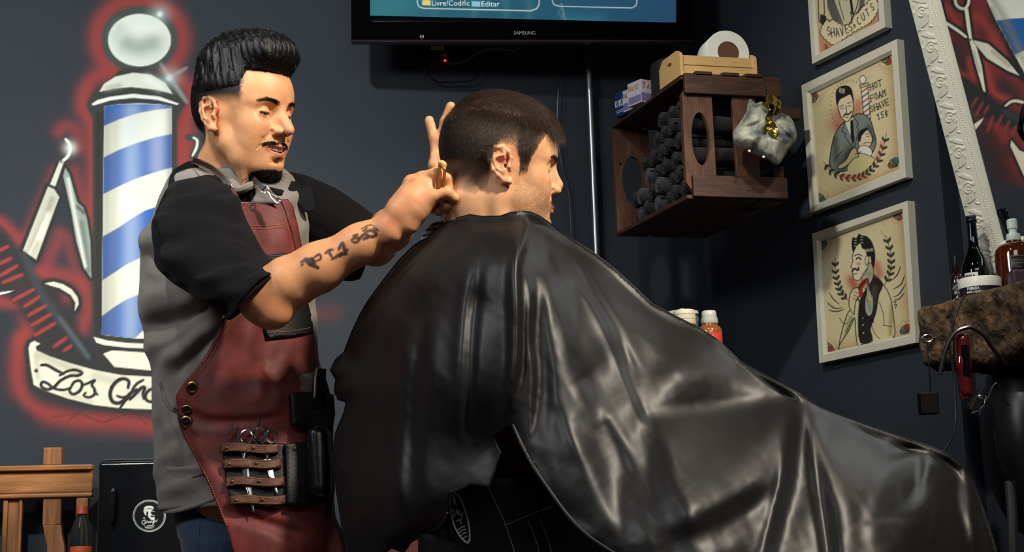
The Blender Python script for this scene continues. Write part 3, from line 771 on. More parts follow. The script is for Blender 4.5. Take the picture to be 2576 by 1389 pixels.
def mural_paint(cv):
    T = lambda x, y: (x, y)
    # soft reds of the background
    for pts, r, a in [([(150, 330), (165, 318), (190, 330), (200, 370)], 15, 0.75), ([(140, 430), (100, 520), (60, 612)], 14, 0.55), ([(0, 556), (20, 572), (44, 600)], 12, 0.8), ([(60, 596), (100, 600), (112, 560)], 12, 0.25),
                      ([(186, 430), (212, 520), (232, 600)], 14, 0.6), ([(150, 590), (120, 660), (95, 700)], 15, 0.6), ([(100, 690), (150, 690), (205, 715), (220, 780), (205, 830)], 15, 0.75), ([(170, 600), (190, 680), (215, 720)], 12, 0.45),
                      ([(140, 770), (165, 750)], 14, 0.5), ([(0, 760), (40, 765), (75, 760)], 12, 0.8), ([(60, 800), (90, 850), (60, 860)], 14, 0.45), ([(90, 820), (52, 850), (46, 900), (46, 960), (70, 1010), (120, 1040), (200, 1056), (300, 1060), (400, 1074)], 15, 0.85),
                      ([(60, 850), (36, 900), (40, 980)], 20, 0.25), ([(120, 1050), (240, 1068), (420, 1078)], 22, 0.4), ([(475, 330), (470, 400)], 16, 0.7), ([(0, 650), (30, 680), (50, 720)], 18, 0.4), ([(790, 790), (835, 785)], 18, 0.22)]:
        cv.glow(pts, r * 1.25, RED, a * 0.85, 2)
    cv.glow([(165, 395), (185, 350)], 30, (90, 50, 50), 0.3)
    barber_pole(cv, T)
    # razor
    blade = [(121, 469), (136, 476), (149, 496), (91, 653), (58, 630)]; shank = [(151, 403), (160, 409), (139, 469), (126, 464)]
    scale = [(164, 423), (174, 438), (194, 509), (209, 522), (218, 548), (227, 605), (230, 700), (212, 675), (192, 605), (179, 529), (159, 443)]
    hook = [(165, 350), (174, 362), (176, 378), (170, 394), (156, 406)]
    for P, wd in ((blade, 20), (shank, 14), (scale, 16)): cv.stroke(P, wd, INKM, 2.5, 1.0, closed=True, smooth=0)
    cv.stroke(hook, 22, (50, 54, 52), 3, 0.9)
    cv.fill(blade, (204, 204, 188), 1.2); cv.fill(shank, (222, 222, 206), 1.2); cv.fill(scale, (150, 164, 156), 1.4)
    cv.glow([(132, 500), (90, 600), (78, 630)], 8, (120, 120, 108), 0.5, clip=blade); cv.glow([(100, 600), (120, 540)], 8, (244, 244, 232), 0.6, clip=blade); cv.glow([(74, 640), (110, 560)], 4, (244, 244, 232), 0.6, clip=blade)
    cv.glow([(205, 560), (214, 620), (222, 680)], 8, (90, 104, 100), 0.7, clip=scale); cv.glow([(172, 450), (186, 530), (200, 600), (214, 670)], 5, (232, 236, 226), 0.8, clip=scale); cv.glow([(195, 520), (212, 536)], 5, (60, 66, 62), 0.8, clip=scale)
    cv.glow([(176, 372)], 15, (244, 248, 240), 0.75); cv.stroke(hook, 8, (244, 248, 240), 1.5, 1, 0.4); cv.glow([(154, 406)], 4, (30, 30, 30), 1)
    # comb
    comb = [(-60, 520), (20, 592), (60, 660), (150, 740), (245, 905), (215, 930), (150, 890), (90, 850), (60, 800), (20, 740), (-60, 660)]
    cv.fill(comb, (40, 40, 42), 10, 0.9)
    cv.stroke([(60, 640), (112, 752), (165, 822), (222, 900)], 20, (60, 70, 78), 7, 0.55, 0.3); cv.stroke([(150, 800), (222, 898)], 10, (92, 110, 118), 5, 0.5, 0.3)
    for a, b in [((27, 650), (-4, 665)), ((42, 669), (0, 694)), ((56, 691), (7, 711)), ((85, 728), (34, 755)), ((98, 747), (61, 772)), ((115, 769), (71, 794)), ((127, 791), (80, 819)), ((139, 813), (88, 843)), ((167, 850), (135, 873)), ((179, 870), (159, 884)), ((-5, 632), (20, 620))]:
        cv.stroke([a, b], 9, (168, 58, 52), 2.2, 0.8, 0.3)
    cres = [(112, 713), (135, 709), (158, 715), (180, 728), (195, 748), (198, 765), (188, 783), (190, 762), (178, 742), (150, 725), (128, 719)]
    cv.stroke(cres, 18, INKM, 3, 1.0, closed=True); cv.fill(cres, (214, 214, 198), 1.2)
    cv.fill([(-6, 737), (34, 731), (20, 737), (-6, 743)], (236, 236, 224), 1.0)
    # banner
    ban = [(72, 876), (76, 864), (86, 858), (101, 865), (89, 872), (92, 882), (125, 897), (176, 914), (237, 931), (305, 944), (379, 948), (470, 948), (560, 935), (560, 1012), (470, 1028), (382, 1030), (305, 1027), (237, 1019), (169, 1002), (112, 982), (85, 968), (78, 928)]
    cv.fill([(92, 872), (101, 865), (150, 880), (215, 905), (240, 930), (170, 912), (125, 896)], (44, 42, 42), 5, 0.9)
    cv.stroke(ban, 24, (44, 44, 42), 3.5, 1.0, closed=True, smooth=0); cv.fill(ban, (236, 234, 214), 1.3)
    for g, r, a in [([(105, 895), (150, 915), (200, 935)], 14, 0.45), ([(90, 890), (96, 950)], 8, 0.35), ([(240, 945), (290, 960)], 14, 0.3), ([(330, 990), (372, 985)], 14, 0.3), ([(160, 990), (230, 1010)], 7, 0.25)]: cv.glow(g, r, (126, 124, 104), a, clip=ban)
    TXT = (36, 36, 36)
    for s_, wd in [([(103, 919), (118, 919), (140, 931), (160, 941)], 7), ([(150, 945), (170, 934), (190, 931), (206, 938), (196, 945), (176, 946), (152, 958), (136, 974), (118, 980), (104, 972), (106, 962), (118, 964), (138, 978), (160, 981), (178, 976)], 6.5),
                   ([(178, 976), (186, 962), (200, 958), (207, 968), (200, 984), (184, 992), (175, 984), (178, 974)], 6.5), ([(205, 970), (220, 965), (238, 957), (231, 968), (238, 980), (238, 992), (224, 1000), (211, 995), (216, 988)], 6), ([(236, 984), (246, 994)], 5),
                   ([(322, 976), (324, 960), (312, 953), (296, 958), (282, 974), (277, 994), (284, 1011), (300, 1014), (316, 1004), (328, 990), (344, 980)], 8), ([(294, 996), (308, 1000), (326, 996)], 6), ([(328, 994), (314, 1010), (302, 1027)], 6), ([(361, 956), (344, 966), (332, 982)], 6),
                   ([(326, 1006), (342, 990), (356, 976), (364, 976), (360, 990), (362, 1004)], 7), ([(394, 980), (378, 980), (366, 994), (370, 1008), (386, 1010), (396, 998), (392, 982)], 6.5)]: cv.stroke(s_, wd * 1.3, TXT, 1.2, 1.0, 0.3)
    cv.glow([(91, 933)], 5.5, TXT, 1.0, 6)
    for s_ in ([(130, 1050), (200, 1042), (260, 1062), (330, 1040), (400, 1062)], [(170, 1060), (210, 1030)], [(270, 1062), (290, 1035)], [(340, 1040), (370, 1070)]): cv.stroke(s_, 3.5, (60, 36, 38), 2, 0.6, 0.5)
    # hook right of the pole and sparkles
    hk = [(474, 346), (486, 346), (496, 354), (494, 372), (484, 392)]
    cv.stroke(hk, 18, (58, 66, 60), 3, 1.0); cv.stroke(hk[1:], 6, (240, 242, 232), 1.5, 1.0, 0.5)
    for (x, y), r in (((402, 36), 13), ((426, 196), 14)):
        cv.glow([(x, y)], r * 1.8, (210, 236, 230), 0.4); cv.glow([(x, y)], r * 0.55, (255, 255, 255), 1.0)
    cv.stroke([(404, 160), (428, 196), (470, 258)], 9, (190, 206, 200), 5, 0.55, 0.8); cv.stroke([(426, 196), (470, 170)], 6, (190, 206, 200), 5, 0.5, 0.8)
def trimmed(name, P, F, cv, m, keep=0.004):
    """drop the faces where nothing is painted, fade into the wall colour"""
    k = cv.a[F].max(1) > keep; Fk = F[k]; u, inv = np.unique(Fk, return_inverse=True)
    me = npmesh(name, P[u], inv.reshape(-1, 4)); c = cv.c[u]; me_o = link(name, me, m); paint_attr(me, c); return me_o
P_, F_, X_, Y_, _, _ = panel_grid(BACK, [(-70, -40), (880, -40), (880, 1115), (-70, 1115)], 2.4, 0.00015)
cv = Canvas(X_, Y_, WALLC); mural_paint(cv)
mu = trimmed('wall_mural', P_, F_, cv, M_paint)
tag(mu, 'spray-painted mural of a blue and white barber pole with razor, comb and lettered banner', 'mural')
# ------------------------------------------------------------------ three framed prints on the right wall
M_frame = mat('white_painted_wood', (214, 210, 192), 0.45, noise=0.04, nscale=30)
M_print = mat('print_paper', (255, 255, 255), 0.6, attr='paint')
PARCH = (226, 212, 168); TAN = (176, 146, 92); K = (26, 26, 26); TEAL = (64, 128, 132); PRED = (186, 66, 54); OL = (150, 146, 84); GREYS = (128, 134, 126)
def corner_fan(cv, o, r, a0, flip=1):
    """tattoo style fan of petals in a corner with echo lines"""
    cols = [PRED, OL, TEAL]
    for e in (1.28, 1.48): cv.stroke([(o[0] + r * e * math.cos(a) * (1 + 0.06 * math.cos(9 * a)), o[1] + r * e * math.sin(a) * (1 + 0.06 * math.cos(9 * a))) for a in np.linspace(a0, a0 + PI / 2, 14)], 1.2, (176, 120, 84), 0.8, 0.7)
    for k in range(3):
        a = a0 + (k + 0.5) * PI / 6; c = (o[0] + r * 0.70 * math.cos(a), o[1] + r * 0.70 * math.sin(a))
        pet = [(o[0] + r * 0.1 * math.cos(a), o[1] + r * 0.1 * math.sin(a))] + [(c[0] + r * 0.34 * math.cos(a + t), c[1] + r * 0.34 * math.sin(a + t)) for t in np.linspace(-1.7, 1.7, 9)]
        cv.fill(pet, cols[k if flip > 0 else 2 - k], 0.8, 0.9); cv.glow([o, c], r * 0.28, (20, 40, 44), 0.55, clip=pet); cv.stroke(pet, 1.8, K, 0.7, 1, closed=True, smooth=0)
def laurel(cv, pts, size, m=None):
    c = smooth_curve(pts, 8); cv.stroke(c, 1.6, K, 0.7, smooth=0)
    for i in range(3, len(c) - 2, 4):
        t = c[i + 1] - c[i - 1]; t /= np.linalg.norm(t); n = np.array([-t[1], t[0]])
        for s_ in (1, -1):
            a = c[i]; tip = a + (t * 0.85 + n * s_ * 0.6) * size; mid = (a + tip) / 2 + n * s_ * size * 0.30; mi2 = (a + tip) / 2 - n * s_ * size * 0.22
            cv.fill([a, mid, tip, mi2], (74, 80, 72), 0.8, 1, smooth=3); cv.stroke([a, mid, tip, mi2], 1.7, K, 0.6, 1, closed=True, smooth=2)
def paper(cv, q):
    cv.c[:] = lin(PARCH); cv.a[:] = 1
    d = -poly_sd(cv.X, cv.Y, q); n = hash3(np.stack([cv.X / 40, cv.Y / 40, 0 * cv.X], 1)); n2 = hash3(np.stack([cv.X / 14, cv.Y / 14, 0 * cv.X + 5], 1))
    cv.mix(np.arange(len(d)), 0.65 * np.exp(-np.maximum(d, 0) / 13) + 0.16 * np.clip(n, 0, 1) + 0.04 * n2, TAN)
def letters(cv, strokes, o, ex, ey, w, c=K):
    for s_ in strokes: cv.stroke([(o[0] + x * ex[0] + y * ey[0], o[1] + x * ex[1] + y * ey[1]) for x, y in s_], w, c, 0.7, smooth=0)
GL = {'H': [[(0, 0), (0, 1)], [(.7, 0), (.7, 1)], [(-.08, .5), (.78, .5)]], 'O': [[(.35, 0), (.05, .25), (.05, .75), (.35, 1), (.65, .75), (.65, .25), (.35, 0)]], 'T': [[(0, 0), (.7, 0)], [(.35, 0), (.35, 1)]], 'F': [[(0, 1), (0, 0), (.6, 0)], [(0, .5), (.5, .5)]],
      'A': [[(0, 1), (.35, 0), (.7, 1)], [(.1, .65), (.6, .65)]], 'M': [[(0, 1), (.05, 0), (.38, .6), (.7, 0), (.76, 1)]], 'S': [[(.65, .15), (.35, 0), (.05, .2), (.1, .42), (.6, .6), (.65, .82), (.35, 1), (.02, .85)]], 'V': [[(0, 0), (.35, 1), (.7, 0)]],
      'E': [[(.6, 0), (0, 0), (0, 1), (.6, 1)], [(0, .5), (.5, .5)]], 'C': [[(.65, .15), (.35, 0), (.05, .3), (.05, .7), (.35, 1), (.65, .85)]], 'U': [[(0, 0), (.03, .8), (.35, 1), (.65, .8), (.68, 0)]], '1': [[(.1, .2), (.35, 0), (.35, 1)]], '5': [[(.6, 0), (.1, 0), (.08, .45), (.5, .42), (.62, .72), (.35, 1), (.05, .9)]],
      '¢': [[(.6, .3), (.35, .2), (.1, .5), (.35, .8), (.6, .7)], [(.35, 0), (.35, 1)]], "'": [[(.3, 0), (.2, .25)]], 'n': [[(0, .4), (0, 1)], [(0, .55), (.3, .4), (.55, .6), (.55, 1)]], ' ': [],
      'G': [[(.65, .15), (.35, 0), (.05, .3), (.05, .7), (.35, 1), (.65, .8), (.65, .55), (.4, .55)]], 'N': [[(0, 1), (0, 0), (.65, 1), (.65, 0)]], 'L': [[(0, 0), (0, 1), (.6, 1)]], 'I': [[(.3, 0), (.3, 1)]], 'K': [[(0, 0), (0, 1)], [(.65, 0), (0, .55), (.65, 1)]], 'R': [[(0, 1), (0, 0), (.5, .05), (.6, .28), (.45, .5), (0, .52)], [(.3, .52), (.65, 1)]], 'D': [[(0, 0), (0, 1), (.4, .95), (.65, .6), (.6, .2), (.35, 0), (0, 0)]],
      'X': [[(0, 0), (.7, 1)], [(.7, 0), (0, 1)]], 'P': [[(0, 1), (0, 0), (.5, .05), (.6, .28), (.45, .5), (0, .52)]]}
def text_px(cv, s_, o, adv, up, w, c=K, serif=True):
    """s_ written from o; adv = vector of one letter, up = vector from top to foot"""
    for i, ch_ in enumerate(s_):
        oo = (o[0] + adv[0] * i, o[1] + adv[1] * i); letters(cv, GL.get(ch_, []), oo, (adv[0] * 0.95, adv[1] * 0.95), up, w, c)
        if serif:
            for st in GL.get(ch_, []):
                for e in (st[0], st[-1]):
                    x, y = oo[0] + e[0] * adv[0] * .95 + e[1] * up[0], oo[1] + e[0] * adv[1] * .95 + e[1] * up[1]; cv.stroke([(x - adv[0] * .13, y - adv[1] * .13), (x + adv[0] * .13, y + adv[1] * .13)], w, c, 0.7, smooth=0)
def face(cv, poly, tone=(228, 214, 178)):
    cv.fill(poly, tone, 0.8, smooth=4); cv.stroke(poly, 2.2, K, 0.7, closed=True, smooth=4)
def art_hot_foam(cv):
    cv.glow([(2118, 290), (2112, 315)], 26, PRED, 0.75); cv.glow([(2160, 262), (2155, 290)], 16, PRED, 0.65)
    for k in range(30):
        a = 2.0 + k * 0.17; x, y = 2138 + 46 * math.cos(a), 268 + 62 * math.sin(a); cv.stroke([(x, y), (x + 5 * math.cos(a), y + 6 * math.sin(a))], 1.4, K, 0.6, 0.8, smooth=0)
    # pole in the picture
    cv.fill([(2166, 216), (2182, 212), (2190, 310), (2180, 318), (2172, 290)], (232, 226, 206), 0.8)
    for k in range(7): cv.stroke([(2167 + k * 1.2, 232 + k * 13), (2184 + k * 1.0, 220 + k * 13)], 3.4, PRED if k % 2 == 0 else (70, 92, 120), 0.8, 1, smooth=0)
    cv.stroke([(2166, 222), (2174, 300)], 1.8, K, 0.6); cv.stroke([(2183, 216), (2190, 312)], 1.8, K, 0.6); cv.fill([(2163, 214), (2184, 208), (2184, 216), (2164, 222)], (190, 180, 140), 0.7); cv.stroke([(2163, 214), (2184, 208), (2184, 216), (2164, 222)], 1.6, K, 0.6, closed=True, smooth=0)
    cv.fill([(2170.5 + 8 * math.cos(t), 200 + 10 * math.sin(t)) for t in np.linspace(0, 6.2, 14)], (240, 236, 220), 0.7); cv.stroke([(2170.5 + 8 * math.cos(t), 200 + 10 * math.sin(t)) for t in np.linspace(0, 6.2, 14)], 1.8, K, 0.6, closed=True, smooth=0)
    # standing man: suit
    suit = [(2088, 420), (2090, 380), (2098, 345), (2112, 318), (2130, 303), (2150, 290), (2170, 286), (2188, 300), (2198, 330), (2204, 360), (2190, 390), (2160, 400), (2140, 425), (2110, 432)]
    cv.fill(suit, (126, 136, 128), 1.0, smooth=3); cv.glow([(2100, 350), (2104, 400)], 9, (40, 52, 52), 0.7, clip=suit); cv.glow([(2185, 320), (2196, 350)], 8, (40, 52, 52), 0.7, clip=suit); cv.glow([(2140, 380), (2120, 420)], 14, (30, 36, 36), 0.8, clip=suit); cv.stroke(suit, 2.6, K, 0.8, closed=True, smooth=3)
    cv.fill([(2126, 308), (2146, 296), (2150, 340), (2144, 352)], (226, 220, 196), 0.8); cv.fill([(2139, 304), (2146, 300), (2150, 350), (2146, 365), (2140, 345)], K, 0.8)
    for s_ in ([(2126, 308), (2118, 330), (2128, 336), (2124, 342), (2146, 372)], [(2148, 294), (2160, 312), (2154, 318), (2160, 324), (2150, 370)], [(2104, 395), (2120, 380)], [(2196, 345), (2180, 338)]): cv.stroke(s_, 1.9, K, 0.7, smooth=0)
    face(cv, [(2106, 256), (2112, 240), (2126, 232), (2140, 236), (2146, 256), (2146, 280), (2138, 300), (2130, 306), (2120, 300), (2112, 284)])
    hr_ = [(2104, 262), (2102, 236), (2108, 222), (2122, 215), (2136, 217), (2144, 228), (2148, 256), (2143, 246), (2138, 238), (2126, 244), (2114, 250), (2108, 262)]
    cv.fill(hr_, K, 0.8, smooth=3)
    for k in range(5): cv.stroke([(2113 + k * 3, 222 + k * 0.6), (2111 + k * 3, 232 + k)], 1.3, (236, 228, 200), 0.6, 0.85, smooth=0)
    for s_ in ([(2113, 268), (2122, 264)], [(2132, 260), (2141, 258)], [(2114, 274), (2123, 272)], [(2132, 268), (2140, 266)], [(2128, 266), (2130, 284), (2126, 286)], [(2122, 290), (2128, 287), (2136, 286), (2142, 280)], [(2126, 296), (2134, 294)]): cv.stroke(s_, 2.0, K, 0.6, smooth=0)
    cv.stroke([(2121, 294), (2127, 288), (2134, 288), (2143, 280)], 3.4, K, 0.7, 1, 0.4)
    # seated man under foam
    face(cv, [(2162, 345), (2172, 330), (2184, 328), (2192, 340), (2194, 358), (2184, 372), (2170, 376), (2160, 364)]); cv.fill([(2158, 352), (2160, 334), (2170, 324), (2184, 322), (2176, 332), (2168, 342), (2164, 356)], K, 0.8, smooth=3)
    for s_ in ([(2180, 344), (2188, 342)], [(2178, 338), (2188, 335)], [(2172, 362), (2180, 358), (2190, 360), (2194, 356)]): cv.stroke(s_, 1.8, K, 0.6, smooth=0)
    cv.fill([(2160, 372), (2176, 366), (2192, 376), (2192, 392), (2176, 400), (2160, 394)], (240, 238, 226), 0.8, smooth=3); cv.stroke([(2160, 372), (2176, 366), (2192, 376), (2192, 392), (2176, 400), (2160, 394)], 1.6, K, 0.6, closed=True, smooth=3)
    cv.fill([(2144, 398), (2164, 386), (2196, 396), (2200, 404), (2186, 428), (2150, 436), (2132, 428)], (216, 208, 150), 0.8, smooth=3); cv.stroke([(2144, 398), (2164, 386), (2196, 396), (2200, 404), (2186, 428)], 1.8, K, 0.7)
    face(cv, [(2128, 402), (2140, 380), (2150, 372), (2156, 380), (2160, 394), (2148, 398), (2136, 412), (2118, 424), (2106, 420)], (206, 186, 140)); cv.stroke([(2152, 388), (2166, 382)], 2.5, K, 0.6)
    laurel(cv, [(2072, 408), (2090, 430), (2116, 444), (2146, 448), (2170, 442), (2190, 428), (2210, 404), (2222, 372), (2230, 335)], 13)
    cv.glow([(2120, 446), (2180, 446)], 7, PRED, 0.5); cv.glow([(2206, 400), (2218, 360)], 6, PRED, 0.4)
    text_px(cv, 'HOT', (2188, 213), (10.5, -4.6), (2.0, 14), 2.1); text_px(cv, 'FOAM', (2189, 241), (10.0, -4.4), (2.2, 15), 2.1); text_px(cv, 'SHAVE', (2189, 268), (9.6, -4.2), (2.2, 15), 2.1); text_px(cv, '15¢', (2206, 287), (9.5, -4.0), (2.2, 15), 2.1)
def art_tie(cv):
    cv.glow([(2158, 600), (2160, 640)], 30, (206, 206, 184), 0.35); cv.glow([(2142, 705), (2155, 730)], 14, PRED, 0.85); cv.glow([(2205, 668), (2212, 690)], 13, PRED, 0.7)
    shirt = [(2110, 880), (2114, 850), (2124, 812), (2134, 786), (2148, 768), (2172, 720), (2196, 690), (2222, 716), (2240, 750), (2248, 800), (2250, 846), (2222, 858), (2170, 866), (2158, 870), (2152, 830), (2150, 800), (2134, 834), (2112, 868)]
    cv.fill(shirt, (226, 216, 170), 0.9, smooth=3); cv.glow([(2244, 770), (2240, 840)], 7, (160, 140, 70), 0.7, clip=shirt); cv.glow([(2126, 850), (2140, 800)], 7, (150, 136, 76), 0.7, clip=shirt); cv.stroke(shirt, 2.4, K, 0.7, closed=True, smooth=3)
    vest = [(2180, 724), (2186, 700), (2198, 692), (2222, 716), (2212, 740), (2206, 780), (2200, 800), (2190, 830), (2196, 858), (2164, 864), (2158, 820), (2160, 770), (2168, 742)]
    cv.fill(vest, (34, 34, 34), 0.9, smooth=2); cv.glow([(2200, 725), (2196, 760)], 8, (96, 92, 84), 0.5, clip=vest)
    for x, y in ((2170, 800), (2171, 818), (2172, 838)): cv.glow([(x, y)], 2.0, (220, 210, 170), 1, 4)
    # neck, head in profile looking left
    neck = [(2172, 680), (2192, 660), (2198, 690), (2190, 712), (2178, 728), (2168, 712)]; cv.fill(neck, (190, 178, 142), 0.8, smooth=2); cv.glow([(2186, 690)], 8, TEAL, 0.5); cv.stroke(neck, 1.8, K, 0.6, closed=True, smooth=2)
    hd_ = [(2150, 626), (2160, 612), (2176, 606), (2186, 620), (2186, 650), (2182, 676), (2170, 694), (2160, 706), (2148, 702), (2146, 694), (2144, 684), (2146, 676), (2140, 672), (2146, 656), (2144, 648)]
    cv.fill(hd_, (232, 222, 186), 0.8, smooth=2); cv.stroke(hd_, 2.0, K, 0.6, closed=True, smooth=2)
    hair_ = [(2146, 636), (2142, 612), (2146, 596), (2154, 600), (2160, 588), (2168, 592), (2180, 594), (2192, 606), (2200, 628), (2202, 650), (2198, 676), (2192, 664), (2190, 646), (2180, 644), (2178, 632), (2168, 624), (2164, 612), (2154, 622)]
    cv.fill(hair_, K, 0.8, smooth=2)
    for k in range(9): cv.stroke([(2170 + k * 3.2, 628 - k * 0.3), (2170 + k * 3.2, 634 - k * 0.3)], 1.4, (232, 224, 190), 0.6, 0.9, smooth=0)
    for k in range(3): cv.stroke([(2165 + k * 0.3, 596 + k * 7), (2170 + k * .3, 597 + k * 7)], 1.4, (232, 224, 190), 0.6, 0.9, smooth=0); cv.stroke([(2149 + k * .3, 604 + k * 7), (2154 + k * .3, 606 + k * 7)], 1.4, (232, 224, 190), 0.6, 0.9, smooth=0)
    ear_ = [(2176, 652), (2180, 644), (2186, 648), (2184, 662), (2178, 668)]; cv.fill(ear_, (226, 204, 160), 0.7, smooth=2); cv.stroke(ear_, 1.6, K, 0.6, closed=True, smooth=2)
    cv.glow([(2160, 664)], 5, PRED, 0.6)
    for s_, wd in [([(2150, 644), (2160, 640), (2168, 644)], 2.6), ([(2154, 652), (2160, 648), (2166, 653)], 3.6), ([(2144, 682), (2150, 676), (2158, 680), (2160, 674)], 4.5), ([(2146, 690), (2156, 688)], 2), ([(2168, 692), (2180, 676)], 1.5)]: cv.stroke(s_, wd, K, 0.6)
    # hands knotting the tie
    face(cv, [(2136, 770), (2138, 744), (2146, 728), (2158, 724), (2166, 732), (2162, 744), (2154, 756), (2150, 776), (2148, 792)], (226, 212, 170))
    for s_ in ([(2150, 734), (2162, 740)], [(2148, 742), (2160, 748)], [(2146, 750), (2156, 756)]): cv.stroke(s_, 1.6, K, 0.6)
    face(cv, [(2184, 700), (2188, 730), (2196, 748), (2196, 780), (2188, 796), (2178, 786), (2176, 760), (2180, 735)], (206, 196, 158)); cv.glow([(2186, 760), (2188, 780)], 7, TEAL, 0.6)
    for s_ in ([(2184, 706), (2186, 745)], [(2190, 712), (2192, 748)], [(2180, 735), (2182, 760)]): cv.stroke(s_, 1.5, K, 0.6)
    cv.fill([(2160, 716), (2178, 700), (2186, 706), (2170, 724), (2172, 740), (2164, 750), (2160, 735)], (168, 56, 40), 0.8, smooth=2); cv.stroke([(2160, 726), (2180, 702)], 3.5, K, 0.7); cv.stroke([(2158, 750), (2166, 770), (2170, 790), (2168, 800)], 3.6, K, 0.8)
    for s_ in ([(2184, 800), (2196, 812), (2198, 796)], [(2112, 800), (2122, 815), (2132, 812)], [(2186, 796), (2200, 838), (2214, 852)], [(2212, 760), (2222, 790), (2224, 820)], [(2222, 818), (2244, 822)], [(2128, 836), (2146, 800)]): cv.stroke(s_, 1.8, K, 0.7)
    laurel(cv, [(2134, 756), (2118, 740), (2108, 715), (2102, 685), (2101, 648)], 13); laurel(cv, [(2226, 716), (2238, 690), (2242, 660), (2238, 625), (2228, 592)], 14)
    for s_ in ([(2086, 736), (2096, 752), (2112, 766)], [(2080, 762), (2100, 776), (2120, 774)], [(2084, 780), (2104, 784), (2124, 778)], [(2266, 668), (2258, 690), (2244, 706)], [(2276, 692), (2266, 716), (2246, 728)], [(2278, 715), (2262, 740), (2246, 748)], [(2276, 735), (2262, 752), (2250, 754)]): cv.stroke(s_, 3.0, K, 0.7, 1, 0.8)
    for k in range(6): cv.glow([(2073 + k * 5, 752 + 0 * k + (k * 4 if k < 3 else k * 4))], 1.4, K, 0.8, 4); cv.glow([(2104 + 0.5 * k, 618 + k * 4)], 1.2, K, 0.8, 4); cv.glow([(2216 + 2 * k, 582 + k * 3)], 1.2, K, 0.8, 4)
    cv.stroke([(2246, 760), (2254, 758), (2250, 768), (2256, 766), (2252, 776)], 2, K, 0.6)
def art_shaves(cv):
    cv.glow([(2060, 100), (2085, 130)], 20, (196, 100, 62), 0.7); cv.glow([(2195, 60), (2204, 40)], 16, (196, 100, 62), 0.6); cv.glow([(2056, 60), (2060, 90)], 9, (180, 160, 60), 0.6)
    body = [(2078, -30), (2080, 10), (2088, 40), (2110, 60), (2140, 55), (2166, 45), (2176, 10), (2176, -30)]
    cv.fill(body, (206, 200, 168), 1.0); cv.fill([(2088, -30), (2100, 10), (2118, 60), (2094, 50), (2082, 20), (2078, -20)], (70, 76, 70), 1.4, 0.9); cv.fill([(2166, -30), (2160, 20), (2148, 50), (2172, 30), (2178, -20)], (70, 76, 70), 1.4, 0.9)
    for s_, wd in [([(2088, -30), (2100, 8), (2120, 60)], 2.5), ([(2106, -30), (2112, 10), (2124, 50)], 2), ([(2162, -30), (2156, 15), (2140, 55)], 2.5), ([(2140, -30), (2141, 20), (2142, 50)], 2), ([(2120, -30), (2128, 0), (2136, -10)], 2)]: cv.stroke(s_, wd, K, 0.8)
    cv.fill([(2136, -5), (2142, 30), (2150, 50), (2146, 20), (2143, -5)], K, 1); cv.glow([(2141, 33)], 3, K, 1, 4)
    arm_ = [(2058, -20), (2072, -20), (2074, 30), (2070, 62), (2060, 52)]; cv.fill(arm_, (222, 206, 160), 1.0); cv.stroke(arm_, 2.5, K, 0.8, closed=True, smooth=0)
    cv.fill([(2064, 35), (2078, 40), (2082, 60), (2072, 66), (2062, 56)], (40, 42, 40), 1.0)
    cl = [(2066, 72), (2080, 50), (2086, 56), (2096, 50), (2108, 60), (2126, 66), (2144, 56), (2148, 42), (2160, 32), (2170, 18), (2182, 10), (2194, -6), (2206, 4), (2208, 24), (2198, 44), (2186, 58), (2168, 68), (2146, 80), (2118, 100), (2096, 112), (2078, 100), (2066, 86)]
    cv.fill(cl, (228, 216, 176), 1.0, smooth=3)
    cc_ = smooth_curve(cl, 2, True)
    for i in range(len(cc_)):
        a, b = cc_[i], cc_[(i + 1) % len(cc_)]; m_ = (a + b) / 2; n_ = np.array([b[1] - a[1], a[0] - b[0]]); n_ /= np.linalg.norm(n_) + 1e-6; cv.stroke([a, m_ + n_ * 3.5, b], 1.8, K, 0.6, smooth=3)
    for i, (ch_, x, y, a) in enumerate([('S', 2080, 68, -0.25), ('H', 2090, 72, -0.3), ('A', 2101, 72, -0.32), ('V', 2113, 70, -0.35), ('E', 2125, 64, -0.42), ('S', 2134, 60, -0.45), ("'", 2141, 56, -0.5), ('n', 2146, 58, -0.5), ('C', 2154, 46, -0.6), ('U', 2165, 36, -0.65), ('T', 2176, 26, -0.7), ('S', 2188, 12, -0.75)]):
        c_, s2 = math.cos(a), math.sin(a); sc_ = 0.62 if ch_ in "'n" else 1.0
        letters(cv, GL[ch_], (x, y), (11 * c_ * sc_, 11 * s2 * sc_), (-20 * s2 * sc_ * 0.5, 22 * c_ * sc_), 2.3)
    cv.stroke([(2074, 112), (2080, 116), (2076, 122), (2084, 120)], 2, K, 0.6)
